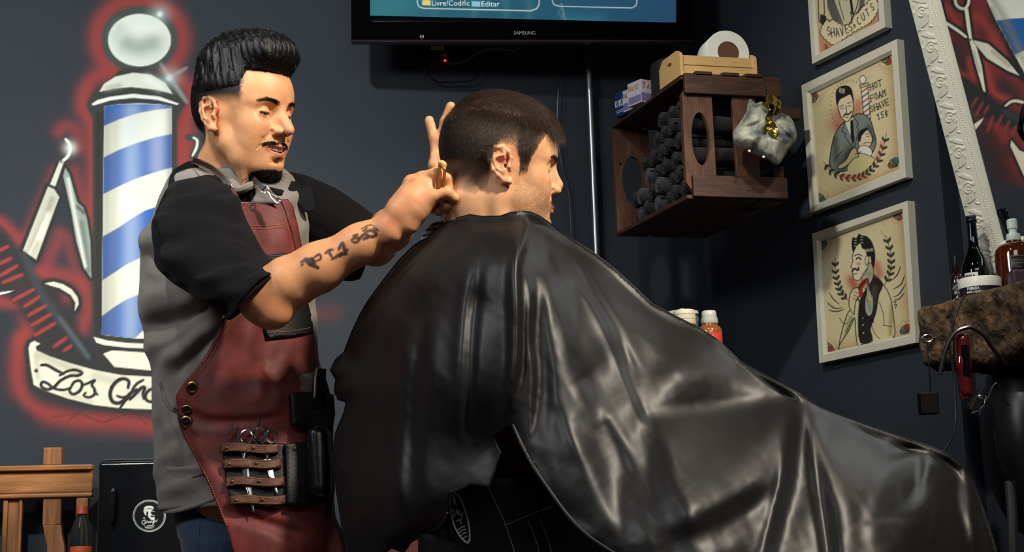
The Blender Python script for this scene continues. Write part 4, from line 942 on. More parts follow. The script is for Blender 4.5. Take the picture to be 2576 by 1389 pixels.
def picture(label, outer, inner, art, corners):
    """outer/inner: tl, tr, br, bl in pixels on the front face"""
    FR = Plane(RIGHT.P(0., 0., 0.022), RIGHT.u)
    o = [np.array([float(t) for t in FR.uv(*map(float, p))]) for p in outer]; i_ = [np.array([float(t) for t in FR.uv(*map(float, p))]) for p in inner]
    cen = sum(o) / 4; t = thing('framed_print', label, 'picture', tuple(FR.P(cen[0], cen[1], -0.022)), 'framed barber prints on the dark wall')
    for k in range(4):
        b = MB(); a, c_ = o[k], o[(k + 1) % 4]; d, e = i_[(k + 1) % 4], i_[k]
        f3 = lambda q, h: FR.P(q[0], q[1], h)
        m1 = (a * 0.25 + e * 0.75); m2 = (c_ * 0.25 + d * 0.75)
        v = [f3(a, -0.022), f3(c_, -0.022), f3(d, -0.022), f3(e, -0.022), f3(a, 0), f3(c_, 0), f3(m2, 0), f3(m1, 0), f3(d, -0.008), f3(e, -0.008)]
        b.add(v, [(0, 3, 2, 1), (0, 1, 5, 4), (4, 5, 6, 7), (7, 6, 8, 9), (9, 8, 2, 3), (1, 2, 8, 6, 5), (0, 4, 7, 9, 3)])
        b.build('frame_bar', M_frame, t)
    PR = Plane(FR.P(0., 0., -0.012), RIGHT.u)
    cq = []
    for p, q in zip(i_, inner): cq.append(tuple(float(z) for z in px_of(PR.P(p[0], p[1], 0.0))))
    mid = np.mean(inner, axis=0)
    P_, F_, X_, Y_, _, _ = panel_grid(PR, [tuple(mid + (np.array(q) - mid) * 1.045) for q in inner], 1.15, 0.0)
    cv = Canvas(X_, Y_, PARCH); paper(cv, list(inner)); art(cv)
    for (o_, r, a0, fl) in corners: corner_fan(cv, o_, r, a0, fl)
    me = npmesh('print', P_, F_); paint_attr(me, cv.c); link('print', me, M_print, t)
    MB().slab(FR.P(o[3][0] + .014, o[3][1] + .004, -0.021), FR.u * (min(o[1][0], o[2][0]) - max(o[3][0], o[0][0]) - .028), FR.v * 0.001 + FR.v * (min(o[0][1], o[1][1]) - max(o[2][1], o[3][1]) - 0.006), FR.n * 0.004).build('backing', M_black, t)
    return t
picture('framed print lettered HOT FOAM SHAVE, the middle one of three', [(2016, 215), (2256, 98), (2279, 446), (2038, 536)], [(2033, 236), (2238, 135), (2258, 424), (2052, 511)], art_hot_foam,
        [((2034, 238), 24, 0.0, 1), ((2238, 137), 26, PI / 2, 1), ((2258, 420), 24, PI, 1), ((2053, 509), 24, -PI / 2, 1)])
picture('framed print of a moustached man in profile tying his tie, lowest of three', [(2043, 588), (2283, 505), (2304, 862), (2061, 914)], [(2057, 607), (2266, 531), (2286, 840), (2074, 887)], art_tie,
        [((2058, 609), 22, 0.0, -1), ((2266, 533), 22, PI / 2, 1), ((2286, 838), 22, PI, -1), ((2074, 885), 24, -PI / 2, -1)])
picture("framed print lettered SHAVES 'n CUTS, cut off by the top of the view", [(2022, -150), (2206, -235), (2227, 68), (2043, 161)], [(2036, -128), (2190, -198), (2207, 51), (2054, 133)], art_shaves, [])
# ------------------------------------------------------------------ television, cables, pipe
TVY = 3.78
tvp = Plane(W(1300, 60, TVY), (math.cos(math.radians(5)), math.sin(math.radians(5)), 0)); tvp.v = np.array([0, 0, 1.0])
tv = thing('television', 'large black flat television above the seated person, showing a blue menu', 'television', tuple(tvp.at(1310., 104., -0.08)))
def quad_uv(pl, pts): return [np.array([float(t) for t in pl.uv(*map(float, p))]) for p in pts]
(tl, tr, br, bl) = quad_uv(tvp, [(883, -30), (1745, -30), (1745, 114), (884, 90)])
u0, u1, z0 = bl[0], br[0], (bl[1] + br[1]) / 2; z1 = z0 + 0.60
s0, s1, sz = [float(t) for t in tvp.uv(931., 40.)][0], [float(t) for t in tvp.uv(1707., 40.)][0], (float(tvp.uv(931., 47.)[1]) + float(tvp.uv(1707., 65.)[1])) / 2
b = MB(); f3 = lambda a, z, h: tvp.P(a, z, h)
for (a0, a1, b0, b1) in ((u0, u1, z0, sz), (u0, s0, sz, z1), (s1, u1, sz, z1), (s0, s1, z1 - 0.05, z1)):
    b.hexa([f3(a0, b0, -0.03), f3(a1, b0, -0.03), f3(a1, b0, 0.0), f3(a0, b0, 0.0), f3(a0, b1, -0.03), f3(a1, b1, -0.03), f3(a1, b1, 0.0), f3(a0, b1, 0.0)])
b.build('bezel', M_blackgloss, tv)
MB().slab(f3(u0 + 0.002, z0 - 0.006, -0.02), tvp.u * (u1 - u0 - 0.004), tvp.v * 0.008, tvp.n * 0.026).build('trim_bar', mat('plum_gloss', (44, 22, 36), 0.12, coat=0.8), tv, bevel=0.003)
MB().slab(f3(u0 + 0.03, z0 + 0.02, -0.075), tvp.u * (u1 - u0 - 0.06), tvp.v * (z1 - z0 - 0.04), tvp.n * 0.05).build('back_housing', M_black, tv)
def screen_paint():
    P_, F_, X_, Y_, _, _ = panel_grid(tvp, [(931, -60), (1707, -60), (1707, 65), (931, 47)], 2.0, 0.0)
    A_, Z_ = (P_ - tvp.o) @ tvp.u, P_[:, 2] - tvp.o[2]
    P_ = tvp.P(s0 + (s1 - s0) * (A_ - A_.min()) / (A_.max() - A_.min()), sz + (Z_ - Z_.min()), -0.002)
    X_, Y_ = px_of(P_)
    cv = Canvas(X_, Y_, (34, 92, 112)); t = np.clip((X_ - 931) / 776, 0, 1); cv.c = mixc(np.tile(lin((38, 108, 122)), (len(X_), 1)), t, lin((40, 76, 108))); cv.a[:] = 1
    cv.glow([(1000, 0), (960, 40)], 60, (60, 140, 150), 0.5); cv.glow([(1430, 60), (1500, 64)], 24, (60, 140, 160), 0.5)
    for gx in (1080, 1180, 1260, 1320): cv.glow([(gx, -20), (gx + 14, 20), (gx + 6, 60)], 9, (70, 128, 140), 0.4)
    cv.glow([(1412, 10), (1424, 60)], 2.2, (120, 160, 172), 0.6); cv.stroke([(1398, 12), (1412, 18), (1404, 36), (1420, 34), (1412, 44)], 2.5, (96, 136, 152), 1.2, 0.7)
    cv.stroke([(1050, -40), (1050, 8), (1054, 17), (1066, 21), (1200, 24), (1336, 27), (1350, 22), (1356, 12), (1356, -40)], 2.4, (214, 228, 230), 0.9, smooth=0)
    cv.stroke([(1389, -40), (1389, 2), (1394, 12), (1406, 16), (1590, 20), (1600, 14), (1602, 4), (1602, -40)], 2.2, (190, 212, 220), 0.9, smooth=0)
    cv.fill([(1062, 0), (1083, 0), (1083, 14), (1062, 13)], (238, 226, 130), 0.8); cv.fill([(1187, 3), (1208, 4), (1208, 17), (1187, 16)], (150, 208, 232), 0.8)
    me = npmesh('screen', P_, F_[:, ::-1]); paint_attr(me, cv.c * 0.9)
    m = bpy.data.materials.new('lit_screen'); m.use_nodes = True; nt = m.node_tree; p = nt.nodes['Principled BSDF']; a = nt.nodes.new('ShaderNodeAttribute'); a.attribute_name = 'paint'
    p.inputs['Base Color'].default_value = (0.01, 0.01, 0.012, 1); p.inputs['Roughness'].default_value = 0.15; nt.links.new(a.outputs['Color'], p.inputs['Emission Color']); p.inputs['Emission Strength'].default_value = 0.9
    link('screen', me, m, tv)
screen_paint()
def text_mesh(s_, name, m, parent, x, y, hpx, pl, wpx=None, h=0.001, rot=0.0, extr=0.0003, align='LEFT', shear=0.0):
    cu = bpy.data.curves.new(name, 'FONT'); cu.body = s_; cu.size = 1.0; cu.extrude = 0; cu.shear = shear; cu.align_x = align
    o = bpy.data.objects.new(name, cu); COL.objects.link(o); bpy.context.view_layer.update()
    me = bpy.data.meshes.new_from_object(o.evaluated_get(bpy.context.evaluated_depsgraph_get())); bpy.data.objects.remove(o)
    n = len(me.vertices); co = np.empty(n * 3); me.vertices.foreach_get('co', co); co = co.reshape(-1, 3)
    a0, z0_ = [float(t) for t in pl.uv(float(x), float(y))]; a1, z1_ = [float(t) for t in pl.uv(float(x), float(y - hpx))]
    sc_ = abs(z1_ - z0_) / 0.70; sx = sc_
    if wpx:
        a2 = float(pl.uv(float(x + wpx), float(y))[0]); sx = (a2 - a0) / (co[:, 0].max() - co[:, 0].min())
    cx, cz = co[:, 0] * sx, co[:, 1] * sc_; c_, s2 = math.cos(rot), math.sin(rot)
    P = pl.P(a0 + cx * c_ - cz * s2, z0_ + cx * s2 + cz * c_, np.full(n, h)); me.vertices.foreach_set('co', P.astype(np.float32).ravel()); me.update()
    me.materials.clear(); return link(name, me, m, parent)
M_whitelum = mat('menu_white', (0, 0, 0), 0.5, emit=(236, 240, 240), estr=0.85)
text_mesh('Livre/Codific', 'menu_text', M_whitelum, tv, 1085, 14, 13, tvp, 95, 0.0005); text_mesh('Editar', 'menu_text', M_whitelum, tv, 1210, 16, 13, tvp, 45, 0.0005)
M_silver = mat('silver_lettering', (200, 202, 204), 0.35, metal=0.3)
text_mesh('SAMSUNG', 'brand_lettering', M_silver, tv, 1292, 87, 8.5, tvp, 54, 0.001)
b = MB(); o_ = tvp.at(1061., 95., 0.008); b.tube([o_ + tvp.u * 0.005 * math.cos(t) + tvp.v * 0.005 * math.sin(t) for t in np.linspace(0, 2 * PI, 20)[:-1]], 0.0007, 6, True); b.tube([o_ - tvp.u * 0.0045, o_ + tvp.u * 0.0045], 0.0012, 6); b.build('round_badge', M_silver, tv)
# little receiver box under the television with its sticker and red lamp
bx0 = BACK.at(1058., 106., 0.06)
rc = thing('receiver_box', 'small black receiver box below the television with a yellow label and red lamp', 'receiver', tuple(BACK.at(1095., 160., 0.0)))
pa, pb = [np.array([float(t) for t in BACK.uv(*q)]) for q in ((1062., 150.), (1130., 108.))]
MB().slab(BACK.P(pa[0], pa[1], 0.0), BACK.u * (pb[0] - pa[0]), BACK.v * (pb[1] - pa[1]), BACK.n * 0.05).build('case', M_black, rc, bevel=0.003)
a_, z_ = [float(t) for t in BACK.uv(1080., 141.)]; a2, z2 = [float(t) for t in BACK.uv(1112., 118.)]; hN = 0.0515
mk = lambda nm, u_, v_, w_, h_, m_: MB().slab(BACK.P(a_ + (a2 - a_) * u_, z_ + (z2 - z_) * v_, hN), BACK.u * (a2 - a_) * w_, BACK.v * (z2 - z_) * h_, BACK.n * 0.0005).build(nm, m_, rc)
mk('label', 0, 0, 1, 1, mat('grey_label', (214, 216, 210), 0.6)); hN = 0.0522
mk('label_stripe', 0.03, 0.04, 0.94, 0.30, mat('yellow_label', (186, 170, 50), 0.6)); mk('label_line', 0.06, 0.45, 0.85, 0.07, M_black); mk('label_line', 0.06, 0.60, 0.85, 0.07, M_black)
for xx in (1104., 1115.):
    MB().lathe(BACK.at(xx, 149., 0.04), [(0.003, -0.004), (0.003, 0.004)], (0, 0, 1), 12).build('plug', M_silver, rc)
MB().lathe(BACK.at(1117., 161., 0.03), [(0.0035, -0.003), (0.0035, 0.003), (1e-6, 0.004)], (0, -1, 0), 14).build('red_lamp', mat('red_led', (60, 0, 0), 0.4, emit=(255, 30, 24), estr=3.0), rc)
def cable(name, label, pts, r, m, Y=None, group=None):
    pts = smooth_curve([(x, y, d) for x, y, d in pts], 8); b = MB(); b.tube([W(*p) for p in pts], r, 8)
    return tag(b.build(name, m, smooth=True), label, 'cable', group)
M_greycab = mat('grey_cable', (104, 104, 106), 0.45); M_blackcab = mat('black_cable', (22, 22, 24), 0.3)
def yb(x, off=0.03): return float(BACK.at(float(x), 200.)[1]) - off
cable('cable', 'braided grey cable curving from the receiver up behind the television', [(1128, 156, yb(1128)), (1145, 160, yb(1145)), (1170, 153, yb(1170)), (1205, 132, yb(1205)), (1240, 122, yb(1240)), (1290, 126, yb(1290)), (1320, 112, yb(1320))], 0.0035, M_greycab)
cable('cable', 'thin black cable looping down from the receiver box', [(1064, 140, yb(1064)), (1066, 172, yb(1066)), (1085, 198, yb(1085)), (1110, 207, yb(1110)), (1150, 206, yb(1150)), (1190, 200, yb(1190)), (1230, 150, yb(1230))], 0.002, M_blackcab)
cable('cable', 'thin black cable hanging in a shallow loop beside the metal pipe', [(1300, 150, yb(1300)), (1318, 172, yb(1318)), (1345, 180, yb(1345)), (1375, 176, yb(1375)), (1402, 157, yb(1402)), (1404, 230, yb(1404)), (1402, 300, yb(1402)), (1410, 400, yb(1410)), (1432, 500, yb(1432)), (1440, 700, yb(1440))], 0.0018, M_blackcab)
pp_ = BACK.at(1490., 640., 0.03); top_ = np.array([BACK.at(1480., 150., 0.03)[0], BACK.at(1480., 150., 0.03)[1], 3.08]); ex = (BACK.at(1478., 130., 0.03) + BACK.at(1490., 620., 0.03)) / 2
b = MB(); b.tube([(ex[0], ex[1], 0.0), (ex[0], ex[1], BACK.at(1480., 180., 0.03)[2]), (ex[0], ex[1], 3.09)], 0.011, 20); conduit = b.build('metal_conduit', mat('galvanised_steel', (150, 154, 158), 0.28, metal=0.9), smooth=True)
tag(conduit, 'vertical galvanised metal conduit on the dark wall below the television', 'pipe')
# ------------------------------------------------------------------ crate shelf on the right wall
M_crate = mat('dark_stained_wood', (72, 42, 26), 0.6, noise=0.3, nscale=14, stretch=(1, 1, 6), c2=(50, 28, 18), bump=0.3, bscale=60)
M_crate2 = mat('stained_wood_lighter', (88, 54, 34), 0.6, noise=0.3, nscale=14, stretch=(5, 5, 1), c2=(66, 38, 24), bump=0.3, bscale=60)
YN = 3.30
# crate frame: origin = near top-left corner; e1 along the near end (to the right), e2 into the depth (left), up
C0 = W(1712, 186, YN)
kR = W(1958, 203, YN + 0.06); kF = W(1537, 312, YN + 0.40)
e1 = kR - C0; e1[2] = 0; e2 = kF - C0; e2[2] = 0; Lx, Ly = np.linalg.norm(e1), np.linalg.norm(e2); e1 /= Lx; e2 /= Ly; e3 = np.array([0, 0, 1.0])
HC = C0[2] - W(1752, 500, YN)[2]
crate = thing('wooden_crate', 'dark stained wooden crate hung on the wall as a shelf, full of rolled towels', 'crate', tuple(C0 + e1 * Lx / 2 + e2 * Ly / 2 - e3 * HC))
def cp(a, b_, c_): return C0 + e1 * a + e2 * b_ - e3 * c_
def board(name, a0, a1, b0, b1, c0, c1, m=M_crate, par=crate, bev=0.003):
    q = MB(); q.hexa([cp(a0, b0, c1), cp(a1, b0, c1), cp(a1, b1, c1), cp(a0, b1, c1), cp(a0, b0, c0), cp(a1, b0, c0), cp(a1, b1, c0), cp(a0, b1, c0)]); return q.build(name, m, par, bevel=bev)
TH = 0.012
def end_panel(bp, near):
    """end of the crate: two posts with an oval grip hole, top and bottom rails"""
    b0, b1 = (bp, bp + TH)
    def pt(a, c_, b_): return cp(a, b_, c_)
    # post with oval hole
    def post(a0, a1, c0, c1, hole):
        n = 28; ca, cc = (a0 + a1) / 2 + (0.004 if near else 0), (c0 + c1) / 2; ra, rc_ = (a1 - a0) * 0.30, (c1 - c0) * 0.235
        q = MB(); v = []; per = []
        for k in range(n):
            t = 2 * PI * (k + 0.5) / n; c_, s_ = math.cos(t), math.sin(t); m_ = max(abs(c_) / ((a1 - a0) / 2), abs(s_) / ((c1 - c0) / 2)); per.append(((a0 + a1) / 2 + c_ / m_, cc + s_ / m_))
        for b_ in (b0, b1):
            v += [pt(a, c_, b_) for a, c_ in per]; v += [pt(ca + ra * math.cos(2 * PI * (k + .5) / n), cc + rc_ * math.sin(2 * PI * (k + .5) / n), b_) for k in range(n)]
        f = []
        for k in range(n):
            j = (k + 1) % n; f += [(k, j, n + j, n + k), (2 * n + k, 3 * n + k, 3 * n + j, 2 * n + j), (k, 2 * n + k, 2 * n + j, j), (n + k, n + j, 3 * n + j, 3 * n + k)]
        q.add(v, f); q.build('end_post', M_crate2, crate)
    if near:
        post(0.0, 0.077, 0.02, HC - 0.01, True); board('end_post', 0.130, 0.192, b0, b1, 0.02, HC - 0.01, M_crate2)
        board('end_rail', 0.004, Lx, b0 - TH, b0, 0.0, 0.052); board('end_rail', 0.012, Lx, b0 - TH, b0, HC - 0.058, HC - 0.004)
        for a in (0.03, 0.10, 0.16): board('rail_cleat', a, a + 0.045, b0 - TH - 0.004, b0, -0.005, 0.004)
    else:
        post(0.0, 0.10, 0.015, HC - 0.005, True); board('end_post', 0.13, Lx, b0, b1, 0.015, HC - 0.005, M_crate2)
end_panel(0.0, True); end_panel(Ly - TH, False)
for c0 in (0.0, HC - TH):
    for a0 in (0.0, 0.095, 0.19): board('slat', a0, min(a0 + 0.088, Lx), 0.0, Ly, c0 + (0.006 if c0 == 0 else 0), c0 + TH + (0.002 if c0 == 0 else 0))
for c0 in (0.02, HC / 2 - 0.03, HC - 0.09): board('back_slat', Lx - TH, Lx, 0, Ly, c0, c0 + 0.06)
for x, y in ((0.016, 0.06),): 
    MB().lathe(cp(x, Ly - TH - 0.0005, 0.115), [(0.004, 0), (0.004, 0.001)], -e2, 4).build('hook_hole', M_black, crate)
board('wall_batten', Lx - 0.002, Lx + 0.13, Ly * 0.3, Ly * 0.3 + 0.04, 0.03, 0.06)
# rolled towels in the crate
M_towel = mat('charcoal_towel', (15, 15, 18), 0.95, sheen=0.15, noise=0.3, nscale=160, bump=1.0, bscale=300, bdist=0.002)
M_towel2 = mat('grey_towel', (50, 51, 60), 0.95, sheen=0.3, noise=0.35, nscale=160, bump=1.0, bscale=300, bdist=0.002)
def towel(m, L=0.185, r=0.0215):
    """rolled towel: spiral end and soft body, axis along x"""
    b = MB(); n = 26; turns = 3.2; pts = []
    for k in range(int(turns * 14) + 1):
        t = k / 14 * 2 * PI; rr = r * (0.16 + 0.84 * k / (turns * 14)); pts.append((rr * math.cos(t), rr * math.sin(t)))
    v = []; f = []; N_ = len(pts); th_ = r * 0.13
    for x in (0.0, L):
        for (y, z) in pts:
            d = math.hypot(y, z) + 1e-9; bulge = 0.004 * math.cos(d / r * 1.4)
            v.append((x - bulge if x == 0 else x + bulge, y * (1 - th_ / d / 1.2), z * (1 - th_ / d / 1.2)))
            v.append((x - bulge - 0.002 if x == 0 else x + bulge + 0.002, y * (1 + th_ / d / 1.2), z * (1 + th_ / d / 1.2)))
    for i in range(N_ - 1):
        a, c_ = i * 2, 2 * N_ + i * 2
        f += [(a, a + 1, a + 3, a + 2), (c_, c_ + 2, c_ + 3, c_ + 1), (a, a + 2, c_ + 2, c_), (a + 1, c_ + 1, c_ + 3, a + 3)]
    f += [(0, 2 * N_, 2 * N_ + 1, 1), (2 * N_ - 2, 2 * N_ - 1, 4 * N_ - 1, 4 * N_ - 2)]
    b.add(v, f); return b
tme = {}
random.seed(4)
rows = [6, 6, 5, 5, 4, 3]
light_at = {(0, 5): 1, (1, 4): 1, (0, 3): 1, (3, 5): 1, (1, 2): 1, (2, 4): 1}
proto = {}
for r_i, n in enumerate(rows):
    for k in range(n):
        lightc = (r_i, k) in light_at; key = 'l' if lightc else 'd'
        rad = 0.024
        bpos = 0.04 + (k + 0.5 * (r_i % 2)) * 0.0545 + random.uniform(-.003, .003); cpos = HC - TH - rad - r_i * 0.0425
        if bpos > Ly - 0.045: continue
        if key not in proto:
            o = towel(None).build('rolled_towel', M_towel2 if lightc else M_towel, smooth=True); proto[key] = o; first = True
        else:
            o = proto[key].copy(); COL.objects.link(o)
        M4 = Matrix(((e1[0], e2[0], 0, 0), (e1[1], e2[1], 0, 0), (0, 0, 1, 0), (0, 0, 0, 1)))
        p = cp(0.012 + random.uniform(0, 0.018), bpos, cpos); M4.translation = Vector(p); o.matrix_world = M4 @ Matrix.Rotation(random.uniform(0, 6), 4, 'X')
        hgt = ['bottom row', 'second row', 'third row', 'fourth row', 'fifth row', 'sixth row', 'top row'][r_i]
        tag(o, ('lighter grey rolled towel in the %s of the crate' if lightc else 'charcoal rolled towel in the %s of the crate') % hgt, 'towel', 'rolled towels in the crate, ' + hgt + (' grey' if lightc else ' charcoal'))
# ---- things on top of the crate
M_ply = mat('pale_plywood', (204, 166, 108), 0.6, noise=0.08, nscale=30, stretch=(1, 1, 8))
sb = thing('small_box', 'pale plywood box with handle slots on the crate, holding a toilet roll', 'box', tuple(cp(0.11, 0.06, -0.002)))
s1a, s1b = 0.004, 0.205; sp0 = 0.010; sp1 = 0.125; H1 = 0.052
K0 = W(1712, 194, YN + 0.005); BZ = 0.006
def sp(a, b_, h): return cp(a, b_, -h)
bh0 = -0.006
for nm, h0, h1 in (('front_board', 0.001, 0.028), ('front_board', 0.0295, 0.054)):
    board(nm, 0.010, s1b - 0.006, sp0 + 0.003, sp0 + 0.010, -h1, -h0, M_ply, sb, 0.001); board('rear_board', 0.010, s1b - 0.006, sp1 - 0.010, sp1 - 0.003, -h1, -h0, M_ply, sb, 0.001)
board('bottom', 0.010, s1b - 0.006, sp0 + 0.004, sp1 - 0.004, -0.004, 0.0, M_ply, sb, 0.0)
for a0, a1 in ((s1a, s1a + 0.008), (s1b - 0.008, s1b)):
    prof = [(sp0 - 0.002, 0.0), (sp1, 0.0), (sp1, 0.050), (sp1 - 0.022, 0.068), (sp0 + 0.016, 0.068), (sp0 - 0.002, 0.056)]
    q = MB(); n = len(prof)
    hole = [(0.5 * (sp0 + sp1) + 0.013 * math.cos(t), 0.044 + 0.0055 * math.sin(t)) for t in np.linspace(0, 2 * PI, 13)[:-1]]
    # ring between outer profile and slot, both faces
    out = []
    L_ = np.array(prof + [prof[0]]); cum = np.concatenate([[0], np.cumsum(np.hypot(*np.diff(L_, axis=0).T))])
    cx_, cz_ = 0.5 * (sp0 + sp1), 0.044
    ts = np.linspace(0, cum[-1], 37)[:-1]; outp = [(np.interp(t, cum, L_[:, 0]), np.interp(t, cum, L_[:, 1])) for t in ts]
    inn = []
    for (b_, h_) in outp:
        a_ = math.atan2(h_ - cz_, b_ - cx_); inn.append((cx_ + 0.013 * math.cos(a_), cz_ + 0.0055 * math.sin(a_)))
    N_ = len(outp); v = [sp(a0, b_, h_) for b_, h_ in outp] + [sp(a0, b_, h_) for b_, h_ in inn] + [sp(a1, b_, h_) for b_, h_ in outp] + [sp(a1, b_, h_) for b_, h_ in inn]; f = []
    for k in range(N_):
        j = (k + 1) % N_; f += [(k, j, N_ + j, N_ + k), (2 * N_ + k, 3 * N_ + k, 3 * N_ + j, 2 * N_ + j), (k, 2 * N_ + k, 2 * N_ + j, j), (N_ + k, N_ + j, 3 * N_ + j, 3 * N_ + k)]
    q.add(v, f).build('end_board', M_ply, sb)
# toilet roll standing on its side in the box: hollow cylinder, axis towards the camera-left
tr_ = thing('toilet_roll', 'white toilet paper roll standing in the pale plywood box', 'toilet roll', tuple(sp(0.11, 0.07, 0.02)))
axd = np.array([e1[1], -e1[0], 0.0])
rc0 = W(1832, 131, YN + 0.052); R1, R2, WL = 0.0570, 0.0265, 0.068
M_paper = mat('white_tissue', (226, 226, 214), 0.9, noise=0.04, nscale=40, bump=0.3, bscale=150)
b = MB(); b.lathe(rc0, [(R2 + 0.0012, 0.0), (R1 - 0.002, -0.0005), (R1, -0.003), (R1, -WL + 0.003), (R1 - 0.002, -WL), (R2 + 0.0012, -WL), (R2 + 0.0012, 0.0)], axd, 56, xdir=(0, 0, 1)); b.build('paper', M_paper, tr_, smooth=True)
b = MB(); b.lathe(rc0, [(R2 + 0.0012, 0.0005), (R2 + 0.0012, -WL), (R2, -WL), (R2, 0.0005), (R2 + 0.0012, 0.0005)], axd, 40, xdir=(0, 0, 1)); b.build('cardboard_core', mat('cardboard', (96, 66, 44), 0.85), tr_, smooth=True)
# dark box, talc boxes and blue pack further along the crate top
dk = MB(); a0, a1, b0, b1 = 0.02, 0.13, 0.150, 0.235
q = [sp(a, b_, 0.001) for a, b_ in smooth_curve([(a0 + .02, b0), (a1, b0), (a1, b1), (a0 + .02, b1), (a0, (b0 + b1) / 2)], 5, True)]
dk.prism(q, (0, 0, 0.098)); dob = dk.build('black_tub', mat('matt_black_tub', (28, 29, 31), 0.6), bevel=0.012, seg=4); tag(dob, 'matt black rounded tub on the crate behind the pale plywood box', 'tub')
def carton(name, label, cat, aa, bb_, w_, d_, h_, mface, rot=0.0):
    t = thing(name, label, cat, tuple(sp(aa, bb_, 0.0))); c_, s_ = math.cos(rot), math.sin(rot); f1 = e1 * c_ + e2 * s_; f2 = -e1 * s_ + e2 * c_; o = sp(aa, bb_, 0.002)
    MB().slab(o, f1 * w_, f2 * d_, e3 * h_).build('carton', mface, t, bevel=0.0008, seg=1); return t, o, f1, f2
M_talc = mat('lilac_carton', (196, 190, 202), 0.5, noise=0.05, nscale=20); M_gold = mat('gold_print', (176, 120, 50), 0.5); M_lil = mat('violet_print', (120, 112, 160), 0.5); M_navy = mat('navy_carton', (22, 44, 104), 0.45)
def word(t, s_, o, u_, v_, wdt, hgt, m, n_, name='lettering', w_=0.0011):
    b = MB(); k = 0
    for ch_ in s_:
        for st in GL.get(ch_.upper(), GL.get(ch_, [])):
            pts = [o + u_ * (k + x * 0.8) * wdt / len(s_) + v_ * (1 - y) * hgt + n_ * 0.0006 for x, y in st]
            if len(pts) > 1: b.tube(pts, w_, 4)
        k += 1
    return b.build(name, m, t)
t1, o, f1, f2 = carton('talc_box', 'lilac talc carton with gold lettering on the crate top, nearer of two', 'carton', 0.003, 0.232, 0.055, 0.052, 0.062, M_talc, 0.30)
word(t1, 'TAL', o + f1 * 0.004 + e3 * 0.040, f1, e3, 0.045, 0.014, M_gold, -f2, w_=0.0016); MB().slab(o + f1 * 0.0 + e3 * 0.004 - f2 * 0.0006, f1 * 0.054, f2 * 0.0004, e3 * 0.022).build('violet_band', M_lil, t1)
word(t1, 'TALGE', o + f2 * 0.050 + e3 * 0.040, -f2, e3, 0.044, 0.011, M_gold, -f1, w_=0.0010); MB().slab(o + f2 * 0.002 + e3 * 0.004 - f1 * 0.0006, f2 * 0.046, f1 * 0.0004, e3 * 0.018).build('violet_band', M_lil, t1)
t2, o, f1, f2 = carton('talc_box', 'lilac talc carton beside the navy pack, farther of two', 'carton', 0.006, 0.290, 0.05, 0.040, 0.058, M_talc, 0.30)
word(t2, 'TALGE', o + f2 * 0.038 + e3 * 0.036, -f2, e3, 0.034, 0.011, M_gold, -f1, w_=0.0010); MB().slab(o + f2 * 0.002 + e3 * 0.004 - f1 * 0.0006, f2 * 0.036, f1 * 0.0004, e3 * 0.018).build('violet_band', M_lil, t2)
t3, o, f1, f2 = carton('tissue_pack', 'navy blue pack with white script on the far end of the crate top', 'carton', 0.004, 0.340, 0.05, 0.040, 0.066, M_navy, 0.30)
M_white = mat('white_print', (226, 228, 230), 0.5)
word(t3, 'CLOSS', o + f2 * 0.036 + e3 * 0.026, -f2, e3, 0.034, 0.018, M_white, -f1, w_=0.0010)
for hh in (0.010, 0.015): MB().slab(o + f2 * 0.006 + e3 * hh - f1 * 0.0006, f2 * 0.026, f1 * 0.0004, e3 * 0.0014).build('small_print', M_white, t3)
# shelf bracket glimpsed below the crate
b = MB(); b.slab(W(1868, 545, 3.42), W(1940, 517, 3.42) - W(1868, 545, 3.42), (0, 0.03, 0), (0, 0, 0.010)); tag(b.build('shelf_bracket', mat('grey_steel', (70, 70, 72), 0.5, metal=0.5)), 'grey bracket slanting under the wooden crate', 'bracket')
# ------------------------------------------------------------------ tied scarf hanging on the crate
M_camo = mat('patterned_cloth', (164, 168, 150), 0.55, c2=(70, 82, 88), nscale=26, noise=0.25, sheen=0.3)
sc = thing('fabric_bundle', 'camouflage patterned cloth gathered around golden film, hanging at the right of the crate', 'cloth', tuple(W(1925, 240, 3.25)))
outl = [(1886, 248), (1900, 262), (1918, 258), (1934, 280), (1950, 292), (1968, 285), (1990, 300), (2001, 330), (2002, 348), (1985, 372), (1968, 398), (1954, 414), (1936, 402), (1912, 392), (1882, 378), (1860, 368), (1846, 350), (1848, 328), (1866, 305), (1880, 280)]
fcm = Folds(1820, 230, 2030, 440, 2, (-0.3, -0.95), 0.01)
for k, (p_, w_, a_) in enumerate([([(1925, 300), (1890, 330), (1860, 352)], 8, 1), ([(1925, 300), (1900, 310), (1870, 318)], 7, -1), ([(1930, 310), (1910, 345), (1890, 372)], 7, -0.8), ([(1935, 315), (1930, 350), (1935, 395)], 7, 1), ([(1940, 310), (1960, 350), (1962, 390)], 8, -0.9), ([(1945, 300), (1975, 330), (1995, 350)], 7, -0.8), ([(1950, 296), (1980, 310), (1998, 330)], 7, 0.9), ([(1890, 255), (1900, 280), (1905, 300)], 6, 0.7), ([(1885, 345), (1915, 340), (1935, 350)], 6, 1.0), ([(1945, 350), (1970, 345), (1990, 350)], 6, 1.0)]): fcm.stroke(p_, w_, a_)
fcm.noise(18, 18, 0.5, 3)
def scd(x, y):
    e = np.clip(-poly_sd(x, y, outl) / 40, 0, 1); return 3.27 - 0.05 * np.sqrt(1 - (1 - e) ** 2) - fcm(x, y) * 3.27 / FPX * 2.0
sheet('cloth', outl, scd, M_camo, sc, 3, 0.003, 3); sheet('cloth_back', outl, lambda x, y: 3.27 + 0.03 * np.sqrt(1 - (1 - np.clip(-poly_sd(x, y, outl) / 40, 0, 1)) ** 2) + 0.002, M_camo, sc, 6, 0.002, 3)
M_goldf = mat('gold_film', (150, 132, 50), 0.15, metal=0.9, bump=0.6, bscale=30, bdist=0.004)
gs = Solid()
